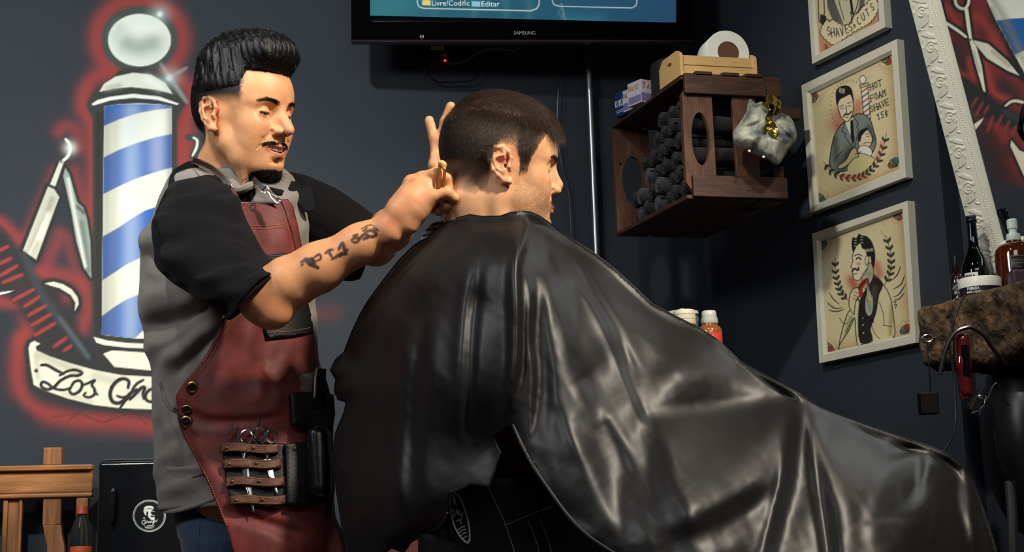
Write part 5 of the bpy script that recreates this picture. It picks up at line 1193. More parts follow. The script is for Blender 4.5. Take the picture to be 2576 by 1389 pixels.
for p_ in [([(1938, 250, 3.25), (1942, 275, 3.22), (1934, 298, 3.21)], [0.012, 0.008, 0.006]), ([(1934, 298, 3.21), (1944, 318, 3.20), (1962, 334, 3.20)], [0.006, 0.016, 0.009]), ([(1920, 262, 3.23), (1936, 268, 3.22), (1958, 258, 3.24)], [0.004, 0.009, 0.006]), ([(1950, 255, 3.25), (1962, 272, 3.23)], [0.008, 0.004]), ([(1930, 320, 3.215), (1945, 330, 3.20), (1955, 345, 3.21)], [0.004, 0.010, 0.004])]:
    gs.chain([W(*q) for q in p_[0]], p_[1], 0.008)
v, f = solid_mesh(gs, W(1905, 360, 3.24) - 0.03, W(1975, 240, 3.24) + 0.05, 0.0035, it=1); link('gold_film', npmesh('gold_film', v, f), M_goldf, sc, True)
for x, y in ((1885, 380), (1921, 395)): MB().lathe(W(x, y, 3.235), [(0.0035, 0), (0.003, 0.0015), (1e-6, 0.002)], (0, -1, 0), 16).build('snap_button', mat('snap', (200, 196, 180), 0.3), sc, smooth=True)
b = MB(); b.tube([W(1925, 205, 3.30), W(1930, 235, 3.27), W(1934, 262, 3.24)], 0.003, 6); b.build('hanging_string', M_blackcab, sc, smooth=True)
# ================================================================== the barber
M_skin = mat('skin', (214, 160, 122), 0.48, attr='paint', sss=0.10, bump=0.12, bscale=650, noise=0.05, nscale=60)
M_hairblack = mat('black_hair', (10, 9, 10), 0.40, spec=0.3, bump=0.3, bscale=500, stretch=(1, 1, 1))
M_strand = mat('black_strands', (12, 11, 12), 0.28, spec=0.55)
M_eye = mat('eye_ball', (220, 215, 205), 0.12, attr='paint', coat=0.5)
M_teeth = mat('teeth', (236, 226, 200), 0.25)
barber = thing('person', 'smiling standing person with black pompadour, goatee and brick-red apron, holding a razor', 'person', (V(600, 1389, 2.75).x, 2.75, 0.0))

# --- head placed so that the near ear falls where the photograph shows it
def put_head(yaw, pitch, roll, sc, px, py, Y):
    M = head_matrix(math.radians(yaw), math.radians(pitch), math.radians(roll), W(px, py, Y)); M[:, :3] *= sc; return M
B_M = put_head(-31.0, 12.0, -6.0, 1.015, 616, 298, 2.72); B_R = B_M[:, :3] / np.linalg.norm(B_M[:, 0])
def to_local(M, P): return (P - M[:, 3]) @ M[:, :3] / (M[:, 0] @ M[:, 0])
def to_world(M, p): return np.asarray(p, float) @ M[:, :3].T + M[:, 3]
bh = head_solid(smile=1.0, lid=0.10, nose=1.16, jaw=0.92, brow=1.05)
for k_ in range(4): bh.chain([(0.064 - 0.002 * k_, -0.0505, 0.012 - 0.0045 * k_), (0.052, -0.0600 + 0.0015 * k_, 0.014 - 0.008 * k_)], [0.0007, 0.0002], 0.0020, kind='s')
bb = Solid()
bb.group(bh, B_M, 0.0, c=(0, 0, 0.01), r=0.165)
nk = to_world(B_M, (-0.022, 0, -0.035)); nb = W(553, 462, 2.80)
bb.cone(nk, nb, 0.052, 0.060, 0.03)
bb.chain([to_world(B_M, (0.0, -0.048, -0.03)), W(600, 400, 2.68), W(620, 470, 2.70)], [0.014, 0.013, 0.010], 0.02)
bb.ell(to_world(B_M, (0.035, 0, -0.118)), (0.012, 0.012, 0.012), 0.03)
SHN = W(488, 535, 2.70); ELN = W(668, 752, 2.46); WRN = W(985, 568, 2.42)
SHF = W(720, 500, 2.95); ELF = W(945, 618, 3.02); WRF = W(1078, 480, 2.74)
chest = W(560, 640, 2.79); bb.ell(chest, (0.125, 0.10, 0.15), 0.05); bb.ell(W(600, 900, 2.79), (0.135, 0.10, 0.2), 0.06)
bb.ell(W(610, 1200, 2.79), (0.13, 0.09, 0.12), 0.05)
bb.cone(SHN, SHF, 0.048, 0.046, 0.05); bb.cone(W(560, 1290, 2.74), W(535, 1700, 2.74), 0.06, 0.05, 0.03); bb.cone(W(730, 1290, 2.84), W(730, 1700, 2.84), 0.06, 0.05, 0.03)
# near arm
bb.cone(SHN, ELN, 0.050, 0.043, 0.02)
def mixp(a, b, t): return a + (b - a) * t
bb.chain([ELN, mixp(ELN, WRN, 0.18) + np.array([0, 0, 0.004]), mixp(ELN, WRN, 0.42) + np.array([0, 0, 0.001]), mixp(ELN, WRN, 0.75), mixp(ELN, WRN, 0.97)], [0.0405, 0.0440, 0.0412, 0.0325, 0.0262], 0.02, kin=0.02)
bb.ell(W(690, 795, 2.45), (0.024, 0.022, 0.020), 0.03)                    # elbow point
bb.ell(W(660, 770, 2.47), (0.03, 0.03, 0.02), 0.02)
bb.ell(W(985, 590, 2.405), (0.016, 0.014, 0.015), 0.02)
# near hand
D = 2.405
def w(x, y, d=0.0): return W(x, y, D + d)
bb.chain([w(985, 568, 0.01), w(1012, 535, 0.006), w(1040, 505, 0.004), w(1062, 478, 0.006)], [0.0262, 0.0270, 0.0275, 0.0205], 0.012, kin=0.015)
bb.chain([w(1010, 520, 0.018), w(1034, 466, 0.020)], [0.020, 0.0145], 0.014)
bb.chain([w(1030, 566, 0.0), w(1052, 530, -0.004), w(1074, 508, -0.006)], [0.0160, 0.0170, 0.0150], 0.014)
bb.chain([w(1036, 459, 0.022), w(1062, 449, 0.012), w(1096, 438, -0.002)], [0.0125, 0.0122, 0.0112], 0.008)     # index finger, first bone
bb.chain([w(1096, 438, -0.002), w(1126, 450, 0.000), w(1131, 474, 0.004)], [0.0110, 0.0100, 0.0088], 0.004)
bb.chain([w(1058, 486, 0.002), w(1078, 470, -0.003), w(1098, 462, 0.004)], [0.0125, 0.0105, 0.0090], 0.008)    # middle knuckle
bb.chain([w(1066, 512, -0.006), w(1090, 495, -0.012), w(1124, 485, -0.014), w(1142, 496, -0.010)], [0.0150, 0.0120, 0.0108, 0.0086], 0.008)   # thumb
bb.ell(w(1144, 500, -0.009), (0.0075, 0.0075, 0.0065), 0.004)
bb.chain([w(1085, 505, 0.02), w(1118, 503, 0.012), w(1133, 513, 0.004), w(1116, 519, 0.0)], [0.0110, 0.0105, 0.0090, 0.0080], 0.003)      # curled fingers
bb.chain([w(1075, 515, 0.024), w(1108, 515, 0.020), w(1122, 524, 0.012), w(1104, 530, 0.008)], [0.0105, 0.0098, 0.0088, 0.0075], 0.003)
bb.chain([w(1062, 522, 0.022), w(1090, 524, 0.018), w(1104, 533, 0.012)], [0.0095, 0.0088, 0.0075], 0.003)
for q in [((1034, 458), 0.012, 0.0105), ((1052, 462), 0.0, 0.0095)]: bb.ell(w(q[0][0], q[0][1], q[1]), (q[2],) * 3, 0.01)
# far arm and hand
bb.cone(SHF, ELF, 0.052, 0.042, 0.02)
bb.chain([ELF, mixp(ELF, WRF, 0.3), mixp(ELF, WRF, 0.65), WRF], [0.040, 0.042, 0.033, 0.027], 0.02, kin=0.02)
D2 = 2.70
def w2(x, y, d=0.0): return W(x, y, D2 + d)
bb.chain([WRF, w2(1112, 455, 0.02), w2(1122, 415, 0.02)], [0.026, 0.026, 0.024], 0.02)
bb.chain([w2(1102, 418, 0.0), w2(1097, 385, -0.005), w2(1092, 345, -0.008), w2(1080, 303, -0.010)], [0.0115, 0.0105, 0.0098, 0.0092], 0.008)
bb.chain([w2(1116, 400, 0.0), w2(1110, 355, -0.01), w2(1120, 305, -0.02), w2(1134, 268, -0.03)], [0.0115, 0.0105, 0.0100, 0.0095], 0.008)
bb.chain([w2(1135, 400, 0.01), w2(1150, 350, 0.01), w2(1170, 300, 0.0)], [0.0110, 0.0105, 0.0095], 0.008)
bb.chain([w2(1150, 410, 0.015), w2(1175, 365, 0.015), w2(1200, 330, 0.01)], [0.0105, 0.0098, 0.0085], 0.008)
bb.chain([w2(1104, 440, -0.01), w2(1092, 415, -0.015), w2(1092, 392, -0.018)], [0.0130, 0.0110, 0.0085], 0.008)
lo = np.array([W(330, 300, 2.9)[0], 2.28, 0.45]); hi = np.array([W(1230, 300, 2.8)[0], 3.18, 1.86])
def fine1(p):
    l = to_local(B_M, p); x, y = px_of(p)
    return ((np.linalg.norm(l - np.array([0.01, 0, 0.0]), axis=1) < 0.15) & (l[:, 2] > -0.125)) | ((x > 640) & (y > 200) & (p[:, 1] < 2.75) & (y < 850) & (l[:, 2] < -0.14))
def fine2(p):
    l = to_local(B_M, p); x, y = px_of(p)
    return ((l[:, 0] > 0.052) & (l[:, 2] < 0.06) & (l[:, 2] > -0.115) & (np.linalg.norm(l, axis=1) < 0.16)) | ((np.abs(l[:, 1] + 0.077) < 0.022) & (np.abs(l[:, 0] + 0.006) < 0.032) & (np.abs(l[:, 2]) < 0.04)) | ((x > 1010) & (x < 1160) & (y > 410) & (y < 600) & (p[:, 1] < 2.46))
BV, BF = solid_mesh(bb, lo, hi, 0.0044, [fine1, fine2])
bme = npmesh('body', BV, BF)

SK = dict(base=lin((220, 158, 112)), red=lin((196, 104, 78)), lip=lin((186, 100, 84)), dark=lin((38, 30, 28)))
def face_paint(l, base, lipz=-0.0585, smile=0.0, cut=None):
    c = np.tile(base, (len(l), 1))
    n = 1 + 0.05 * hash3(l, 180) + 0.05 * hash3(l, 60); c *= n[:, None]
    c = mixc(c, 0.30 * blob(l * [1, 1, 1], (0.11, 0, -0.02), (0.02, 0.016, 0.016)), SK['red'])
    for y in (1, -1):
        c = mixc(c, 0.30 * blob(l, (0.07, y * 0.042, -0.02), (0.025, 0.02, 0.02)), SK['red'])
        c = mixc(c, 0.45 * blob(l, (-0.008, y * 0.082, 0.004), (0.024, 0.014, 0.034)), SK['red'])
        c = mixc(c, 0.35 * blob(l, (0.080, y * 0.032, -0.002), (0.014, 0.018, 0.007)), lin((120, 70, 55)))
    w_ = 0.024 + 0.009 * smile; up = 0.010 * smile
    zt = lipz + up * (l[:, 1] / w_) ** 2; dz = l[:, 2] - zt
    m = gz(np.abs(l[:, 1]), w_ + 0.001, w_ - 0.004) * gz(l[:, 0], 0.070, 0.078)
    c = mixc(c, 0.75 * m * gz(dz, -0.0145, -0.010) * gz(dz, 0.0095 + 0.0, 0.0065), SK['lip'])
    if smile > 0.3:   # inside of the mouth
        d = bh_gap(l); c = mixc(c, d, lin((60, 22, 20)))
    return c
def bh_gap(l):
    w_ = 0.033; z = -0.0597 + 0.009 * (l[:, 1] / w_) ** 2
    return gz(np.abs(l[:, 2] - z), 0.0085, 0.0060) * gz(l[:, 0], 0.0905 - 0.6 * 0.0 , 0.0885) * gz(np.abs(l[:, 1]), 0.029, 0.026) * gz(l[:, 0], 0.055, 0.06)
l = to_local(B_M, BV)
c = face_paint(l, SK['base'], smile=1.0)
hd = gz(np.linalg.norm(l - np.array([0, 0, 0.0]), axis=1), 0.19, 0.16)
# scalp under the hair: fade from skin to black
ang = 1.0
hl_z = 0.013 + 0.004 * gz(l[:, 0], -0.03, 0.03) - 0.090 * gz(l[:, 0], -0.025, -0.070)          # lower hair line along the side
side = gz(l[:, 2] - hl_z, 0.0, 0.026) * gz(l[:, 0] + 0.004 * hash3(l, 300), 0.054, 0.044)
noise_ = 0.006 * hash3(l, 400)
side = np.clip(side + 3 * noise_ * (side > 0.05) * (side < 0.95), 0, 1)
topm = gz(l[:, 2], 0.082, 0.090)
hair_w = np.maximum(side, topm * gz(l[:, 0], 0.2, 0.1))
c = mixc(c, hair_w * hd * 0.99, lin((9, 8, 9)))
# beard shade
jawl = gz(l[:, 2], -0.058, -0.078) * gz(l[:, 0], 0.024, 0.05) * gz(l[:, 2], -0.16, -0.12)
gm = np.maximum.reduce([0.95 * blob(l, (0.075, 0, -0.112), (0.042, 0.034, 0.020)), 0.8 * blob(l, (0.100, 0, -0.0775), (0.02, 0.008, 0.008)), 0.15 * jawl])
c = mixc(c, np.clip(gm, 0, 1) * hd, lin((34, 26, 24)))
for y in (1, -1):   # eyebrows painted under the hairs
    bx = np.clip((np.abs(l[:, 1]) - 0.013) / 0.036, 0, 1); zb = 0.0295 + 0.006 * np.sin(bx * 2.6) - 0.004 * bx
    w_ = gz(np.abs(l[:, 2] - zb), 0.0056 - 0.003 * bx, 0.0030 - 0.002 * bx) * (np.abs(l[:, 1]) > 0.012) * (np.abs(l[:, 1]) < 0.050) * (l[:, 0] > 0.05) * (y * l[:, 1] > 0)
    c = mixc(c, 0.8 * w_, lin((34, 26, 24)))
    c0 = np.array([0.0705, y * 0.0315, 0.0105]); e = l - c0
    lash = gz(np.abs(e[:, 2] + 0.0030 - 0.0014), 0.0026, 0.0014) * (np.abs(e[:, 1]) < 0.0125) * (e[:, 0] > 0.004) * gz(np.linalg.norm(e, axis=1), 0.0175, 0.0155)
    c = mixc(c, 0.9 * lash, lin((24, 16, 15)))
# arms: back of the hand and elbow redder, tattoo on the forearm
X_, Y_ = px_of(BV); near = BV[:, 1] < 2.6
for q, r, a in [((690, 790), 45, 0.35), ((985, 560), 35, 0.35), ((1035, 455), 14, 0.25), ((1065, 495), 18, 0.35), ((1120, 512), 18, 0.5)]:
    c = mixc(c, a * np.exp(-((X_ - q[0]) ** 2 + (Y_ - q[1]) ** 2) / r ** 2) * near, SK['red'])
cv = Canvas(X_, Y_); cv.c = c; INK = (44, 36, 34)
arm = near & (X_ > 700) & (X_ < 1000)
sav = cv.c.copy()
for s_, wd_ in [([(757, 660), (772, 652), (788, 655)], 6), ([(768, 652), (780, 664), (800, 674)], 9), ([(784, 650), (792, 662)], 8), ([(790, 648), (804, 640), (806, 652), (795, 657)], 5), ([(776, 668), (790, 662)], 4),
                ([(757, 668), (764, 664)], 4), ([(818, 638), (828, 630), (838, 628)], 6), ([(828, 634), (834, 646)], 6), ([(842, 650), (856, 640), (872, 640)], 7), ([(852, 628), (862, 612), (868, 634), (874, 628)], 7), ([(856, 646), (860, 636)], 6), ([(834, 654), (840, 648)], 5),
                ([(884, 604), (896, 598), (904, 602), (896, 610), (886, 608)], 6), ([(888, 594), (900, 590)], 5), ([(906, 598), (916, 590), (926, 596), (914, 602)], 7), ([(920, 584), (934, 580), (946, 588), (936, 596), (924, 592)], 7), ([(912, 582), (924, 572)], 4), ([(934, 598), (950, 592)], 4), ([(940, 574), (952, 580)], 5), ([(908, 576), (930, 566), (948, 572)], 2.5)]:
    cv.stroke(s_, wd_ * 1.35, INK, 1.3, 0.93, 0.3)
cv.c = np.where(arm[:, None], cv.c, sav); c = cv.c
paint_attr(bme, np.clip(c, 0, 1))
bbody = link('body', bme, M_skin, barber, True)

def eyes(M, parent, iris, gaze):
    for y in (1, -1):
        b = MB(); n, mseg = 24, 32; R_ = 0.0127
        g = np.array([1, gaze[0], gaze[1]]); g /= np.linalg.norm(g)
        prof = [(R_ * math.sin(PI * i / n), -R_ * math.cos(PI * i / n)) for i in range(n + 1)]
        b.lathe((0, 0, 0), [(max(r, 1e-6), h) for r, h in prof], axis=g, seg=mseg)
        c0 = np.array([0.0705, y * 0.0315, 0.0105]); P = np.array(b.v)
        a = np.arccos(np.clip((P @ g) / (np.linalg.norm(P, axis=1) + 1e-9), -1, 1)) * R_
        cc = np.tile(lin((224, 216, 206)), (len(P), 1)); cc = mixc(cc, gz(a, 0.0066, 0.0058), lin(iris)); cc = mixc(cc, gz(a, 0.0030, 0.0024), lin((8, 7, 7)))
        me = pymesh('eyeball', to_world(M, P + c0), b.f); paint_attr(me, cc); link('eyeball', me, M_eye, parent, True)
eyes(B_M, barber, (40, 24, 18), (0.05, -0.45))
# teeth: two bowed rows
tb = MB()
for row, zc_, hh, nT, wT in ((1, -0.0560, 0.0052, 10, 0.0060), (0, -0.0652, 0.0034, 8, 0.0050)):
    for i in range(nT):
        t = (i - (nT - 1) / 2) * wT; f = 0.0938 - 0.0075 * (1 - row) - 19.0 * t * t; zz = zc_ + 9.0 * t * t * 1.0
        a = math.atan(44.0 * t); wv = wT * 0.47 / max(0.35, math.cos(a) * 0.9)
        R3 = np.array([[math.cos(-a), -math.sin(-a), 0], [math.sin(-a), math.cos(-a), 0], [0, 0, 1]])
        vs = []
        for dz_ in (-1, 1):
            for dx, dy in ((-0.0035, -1), (0.0, -0.94), (0.0010, -0.4), (0.0010, 0.4), (0.0, 0.94), (-0.0035, 1)):
                q = np.array([dx - 0.0004 * (dz_ == (-1 if row else 1)), dy * wT * 0.47, dz_ * hh * (0.95 if abs(dy) > 0.9 else 1.0)]); vs.append(to_world(B_M, R3 @ q * np.array([1, 1, 1]) + np.array([f, t, zz])))
        tb.add(vs, [(0, 1, 7, 6), (1, 2, 8, 7), (2, 3, 9, 8), (3, 4, 10, 9), (4, 5, 11, 10), (5, 0, 6, 11), (5, 4, 3, 2, 1, 0), (6, 7, 8, 9, 10, 11)])
tb.build('teeth', M_teeth, barber, smooth=True)

# --- hair
hs = Solid()
hs.ell((-0.010, 0, 0.054), (0.1045, 0.0815, 0.089), 0.0)
hs.ell((-0.042, 0, 0.020), (0.072, 0.0735, 0.080), 0.03)
hs.ell((0.004, 0, 0.122), (0.084, 0.062, 0.050), 0.03)
hs.ell((-0.040, 0, 0.108), (0.070, 0.066, 0.050), 0.03)
hs.ell((0.050, 0, 0.132), (0.044, 0.056, 0.032), 0.03)
hs.ell((0.070, 0.0, 0.122), (0.024, 0.048, 0.024), 0.02)
hs.box((0.108, 0, 0.030), (0.062, 0.12, 0.0590), rnd=0.006, k=0.006, kind='s')
hs.box((0.055, 0, -0.050), (0.085, 0.12, 0.085), rnd=0.03, k=0.012, kind='s')
hs.ell((-0.02, 0, -0.085), (0.11, 0.1, 0.045), 0.02, kind='s')
def _gro(p):
    x, y, z = p.T; u = x * 0.93 + z * 0.37 + 0.25 * np.abs(y); v = -x * 0.37 + z * 0.93
    q = np.stack([u * 170, y * 170, v * 9], 1); q2 = np.stack([u * 420, y * 420, v * 18], 1)
    return (0.0022 * hash3(q) + 0.0010 * hash3(q2)) * gz(z, 0.02, 0.09)
hs.op('add', lambda p: 0.0075 * (1 - gz(p[:, 2], 0.022, 0.058)) * (1 - gz(p[:, 0], -0.05, -0.09)), 0.0, (0, 0, 0.05), 0.3)
hs.op('add', _gro, 0.0, (0, 0, 0.05), 0.3)
hv, hf = solid_mesh(hs, (-0.13, -0.1, -0.09), (0.14, 0.1, 0.19), 0.003, [lambda p: p[:, 0] < 9], it=1)
hair = link('hair', npmesh('hair', to_world(B_M, hv), hf), M_hairblack, barber, True)
hn = vnormals(hv, hf)
def flow(p):
    d = np.stack([-0.30 - 0.6 * gz(p[:, 2], 0.11, 0.16), 0 * p[:, 0], 0.95 - 1.0 * gz(p[:, 2], 0.11, 0.165)], 1)
    back = gz(p[:, 0], -0.02, -0.07)[:, None]; return d * (1 - back) + np.array([-0.2, 0, -1.0]) * back
pp, nn = sample_faces(hv, hf, hv[hf].mean(1)[:, 2] > 0.03, 24000, 3); pp = pp - nn * 0.0002
strands('hair_strands', to_world(B_M, pp), flow(pp) @ B_R.T, nn @ B_R.T, 0.013, 0.00030, M_strand, hair, 3, 0.07, 0.06, 0.0, 3, 3.0)
# beard, moustache, brows as strands
m_c = BV[BF].mean(1); lf = to_local(B_M, m_c)
def grow(name, mask, n, length, dirl, seed, lift=0.5, rad=0.00028, jit=0.35):
    if not mask.any(): return
    p, n_ = sample_faces(BV, BF, mask, n, seed); L_ = to_local(B_M, p); d = dirl(L_) if callable(dirl) else np.tile(np.array(dirl, float), (n, 1))
    return strands(name, p, d @ B_R.T, n_, length, rad, M_hairblack, barber, 3, lift, jit, 0.0, seed)
near_h = np.linalg.norm(lf, axis=1) < 0.17
sdf_ = lf[:, 2] - (0.013 + 0.004 * gz(lf[:, 0], -0.03, 0.03) - 0.090 * gz(lf[:, 0], -0.025, -0.070))
grow('side_hair', (sdf_ > 0.010) & (lf[:, 2] < 0.09) & (lf[:, 0] < 0.049) & near_h & (np.abs(lf[:, 1]) < 0.0835), 9000, 0.0042, (-0.25, 0, -1.0), 4, 0.30, 0.00018, 0.3)
gmf = (blob(lf, (0.062, 0, -0.108), (0.048, 0.036, 0.020)) > 0.33) & near_h & (lf[:, 2] < -0.097 + 0.30 * np.abs(lf[:, 1]))
be = grow('beard', gmf, 7000, 0.026, (0.25, 0, -1.0), 5, 0.22, 0.00035, 0.30)
grow('beard_soul_patch', (blob(lf, (0.1, 0, -0.077), (0.02, 0.004, 0.004)) > 0.4) & near_h, 120, 0.004, (0.2, 0, -1), 6)
must = (np.abs(lf[:, 2] - (-0.0435 - 0.0022 * (lf[:, 1] / 0.02) ** 2)) < 0.0030) & (np.abs(lf[:, 1]) < 0.033) & (np.abs(lf[:, 1]) > 0.0015) & (lf[:, 0] > 0.065) & near_h
grow('moustache', must, 2400, 0.0075, lambda L_: np.stack([-0.3 + 0 * L_[:, 0], np.sign(L_[:, 1]) * 1.0, -0.95 + 0 * L_[:, 0]], 1), 7, 0.25, 0.0003, 0.2)
bx = np.clip((np.abs(lf[:, 1]) - 0.013) / 0.036, 0, 1); zb = 0.0295 + 0.006 * np.sin(bx * 2.6) - 0.004 * bx
brow = (np.abs(lf[:, 2] - zb) < 0.0040 - 0.0025 * bx) & (np.abs(lf[:, 1]) > 0.012) & (np.abs(lf[:, 1]) < 0.050) & (lf[:, 0] > 0.05) & near_h
grow('eyebrow_hair', brow, 900, 0.0085, lambda L_: np.stack([-0.2 + 0 * L_[:, 0], np.sign(L_[:, 1]) * 1.0, 0.25 + 0 * L_[:, 0]], 1), 8, 0.2, 0.00025, 0.2)
# ------------------------------------------------------------------ barber's clothes
M_grey = mat('heather_grey_jersey', (124, 118, 111), 0.9, sheen=0.15, noise=0.16, nscale=420, bump=0.5, bscale=900, bdist=0.0006)
M_blackcot = mat('black_jersey', (12, 13, 17), 0.9, spec=0.2, sheen=0.03, noise=0.1, nscale=300, bump=0.5, bscale=900, bdist=0.0006)
M_apron = mat('brick_red_leather', (112, 40, 36), 0.62, noise=0.16, nscale=26, bump=0.35, bscale=240, bdist=0.0008, attr=None, c2=(90, 32, 29))
M_denim = mat('blue_denim', (36, 58, 82), 0.85, noise=0.25, nscale=260, sheen=0.2, c2=(26, 44, 66), bump=0.4, bscale=700)
M_leather = mat('brown_leather', (84, 47, 28), 0.5, noise=0.2, nscale=90, bump=0.5, bscale=320)
M_darkleather = mat('dark_leather', (34, 25, 22), 0.45, noise=0.1, nscale=60)
M_blackleather = mat('black_leather', (12, 12, 13), 0.5, spec=0.35, bump=0.3, bscale=260)
M_thread = mat('tan_thread', (168, 112, 62), 0.7)
torso = Loft([(520, 428, 672, 424, 2.79, 0.055), (452, 440, 722, 436, 2.79, 0.085), (415, 475, 756, 470, 2.79, 0.108), (385, 540, 772, 535, 2.79, 0.125), (356, 620, 778, 615, 2.79, 0.132), (350, 700, 784, 696, 2.79, 0.134),
              (352, 790, 794, 784, 2.79, 0.136), (366, 860, 800, 852, 2.79, 0.138), (380, 930, 806, 924, 2.79, 0.140), (381, 1010, 818, 1000, 2.79, 0.142), (384, 1100, 826, 1090, 2.79, 0.143), (392, 1190, 832, 1180, 2.79, 0.143), (402, 1284, 835, 1270, 2.79, 0.141)], 8, 2.35)
ft = Folds(300, 400, 900, 1400, 4, (0.45, -0.9), 0.0012)
for p_, w_, a_ in [([(362, 640), (400, 690), (470, 730)], 12, 0.9), ([(352, 712), (390, 722), (440, 728)], 10, 1.0), ([(372, 840), (420, 850), (470, 815), (520, 770)], 16, 1.0), ([(380, 800), (440, 790), (500, 750)], 22, -0.6),
                   ([(420, 900), (460, 860), (530, 800)], 18, 0.7), ([(440, 930), (490, 880), (540, 830)], 14, -0.8), ([(400, 960), (420, 1020), (430, 1080)], 14, 0.4), ([(392, 990), (400, 1060), (405, 1120)], 10, -0.5),
                   ([(440, 1050), (452, 1110), (450, 1170)], 12, 0.7), ([(462, 1040), (470, 1120), (468, 1180)], 12, -0.7), ([(380, 600), (374, 660)], 14, -0.5), ([(376, 560), (368, 620)], 8, 0.5),
                   ([(430, 1215), (470, 1190), (515, 1160)], 14, 0.5), ([(405, 1245), (450, 1240), (515, 1215)], 12, -0.4)]: ft.stroke(p_, w_, a_)
ft.noise(60, 26, 0.45, 3, -0.5); ft.noise(22, 60, 0.25, 9, 0.2)
tshirt = torso.mesh('t_shirt', M_grey, barber, 160, 0.0, ft, 2.4, inner=0.003)
# folded hem band of the shirt
hemf = lambda x, y: torso.near(x, np.minimum(y, 1270)) - 0.006 - 0.005 * np.exp(-((y - 1178) / 10.0) ** 2)
sheet('shirt_hem', [(394, 1172), (440, 1176), (480, 1172), (540, 1160), (540, 1186), (480, 1204), (440, 1210), (396, 1212)], hemf, M_grey, tshirt, 5, 0.003)
b = MB(); b.tube([W(x, y, float(torso.near(np.array([float(x)]), np.array([1268.]))[0]) - 0.003) for x, y in smooth_curve([(399, 1272), (410, 1284), (440, 1286), (480, 1276), (520, 1262), (552, 1248)], 5)], 0.0045, 8); b.build('hem_roll', M_grey, tshirt, smooth=True)
# collar: grey band with dark inner yoke
cb_ = MB(); cen = W(596, 448, 2.745)
ring = [W(x, y, Y) for x, y, Y in smooth_curve([(500, 414, 2.80), (520, 440, 2.72), (568, 470, 2.665), (600, 478, 2.655), (634, 466, 2.66), (664, 464, 2.73), (690, 456, 2.80), (640, 430, 2.86), (560, 398, 2.86)], 6, True)]
cb_.tube(ring, 0.008, 8, True); cb_.build('collar', M_grey, tshirt, smooth=True)
sheet('front_yoke', [(560, 458), (600, 476), (640, 462), (642, 486), (632, 506), (600, 512), (575, 500)], lambda x, y: 2.668 + 0 * x, M_blackcot, tshirt, 6, 0.002)
sheet('front_panel', [(640, 462), (668, 470), (690, 500), (704, 512), (602, 512), (602, 508), (632, 508), (642, 488)], lambda x, y: 2.664 + 0 * x, M_grey, tshirt, 6, 0.002)
# shoulders of the raglan: black yoke laid over the shirt top
fs = Folds(340, 400, 1000, 840, 4, (0.3, -0.95), 0.0015)
for p_, w_, a_ in [([(460, 505), (520, 490), (590, 520)], 10, 0.6), ([(430, 560), (520, 540), (610, 570)], 9, 0.5), ([(480, 610), (560, 590), (640, 620)], 9, 0.6), ([(500, 650), (580, 630), (650, 650)], 8, 0.5), ([(540, 690), (600, 665), (670, 680)], 8, 0.5), ([(440, 470), (470, 455), (500, 452)], 8, 0.6), ([(400, 560), (410, 640), (440, 700)], 14, -0.5), ([(560, 730), (620, 700), (680, 690)], 8, 0.5)]: fs.stroke(p_, w_, a_)
fs.noise(70, 14, 0.5, 5, -0.15); fs.noise(30, 9, 0.2, 8, -0.2)
slv = Loft([(470, 466, 560, 432, 2.72, 0.05), (432, 470, 580, 466, 2.70, 0.078), (398, 520, 598, 500, 2.655, 0.088), (384, 590, 622, 556, 2.615, 0.088), (392, 655, 648, 605, 2.57, 0.086), (425, 705, 672, 645, 2.53, 0.082), (500, 752, 688, 672, 2.49, 0.074), (574, 802, 698, 690, 2.462, 0.066)], 8, 2.15)
sleeve = slv.mesh('sleeve', M_blackcot, tshirt, 96, 0.0, fs, 2.0, cap0=True, inner=0.003)
cuff = Loft([(566, 797, 690, 687, 2.466, 0.067), (574, 802, 698, 690, 2.462, 0.0685), (577, 803, 700, 692, 2.460, 0.067)], 3, 2.15); cuff.mesh('cuff', M_blackcot, tshirt, 80, 0.0015)
slf = Loft([(640, 500, 720, 434, 2.84, 0.06), (700, 560, 775, 448, 2.90, 0.085), (760, 640, 842, 474, 2.95, 0.085), (820, 690, 898, 512, 2.985, 0.082), (872, 706, 938, 540, 3.00, 0.078), (905, 700, 955, 556, 3.01, 0.074)], 8, 2.2)
ff = Folds(600, 380, 1050, 760, 4, (0.3, -0.95), 0.0015); ff.noise(60, 16, 0.7, 15, 0.5)
slf.mesh('sleeve', M_blackcot, tshirt, 96, 0.0, ff, 0.8, cap0=True, inner=0.003)
sheet('shoulder_yoke', [(487, 404), (505, 425), (560, 470), (596, 500), (604, 540), (560, 560), (470, 540), (425, 500), (428, 440), (455, 415)], lambda x, y: np.minimum(torso.near(x, np.maximum(y, 432)), 2.735 - 0.0006 * (y - 420)) - 0.004, M_blackcot, tshirt, 6, 0.003, 3)
sheet('far_yoke', [(655, 446), (672, 436), (705, 432), (745, 440), (778, 462), (792, 520), (772, 534), (752, 516), (725, 498), (700, 490), (672, 468)], lambda x, y: torso.near(np.minimum(x, 748), np.maximum(y, 445)) - 0.005, M_blackcot, tshirt, 6, 0.003, 3)
apron = bpy.data.objects.new('apron', None)  # replaced below by the leather itself
bpy.data.objects.remove(apron)
fa = Folds(420, 480, 920, 1420, 4, (0.45, -0.9), 0.0012)
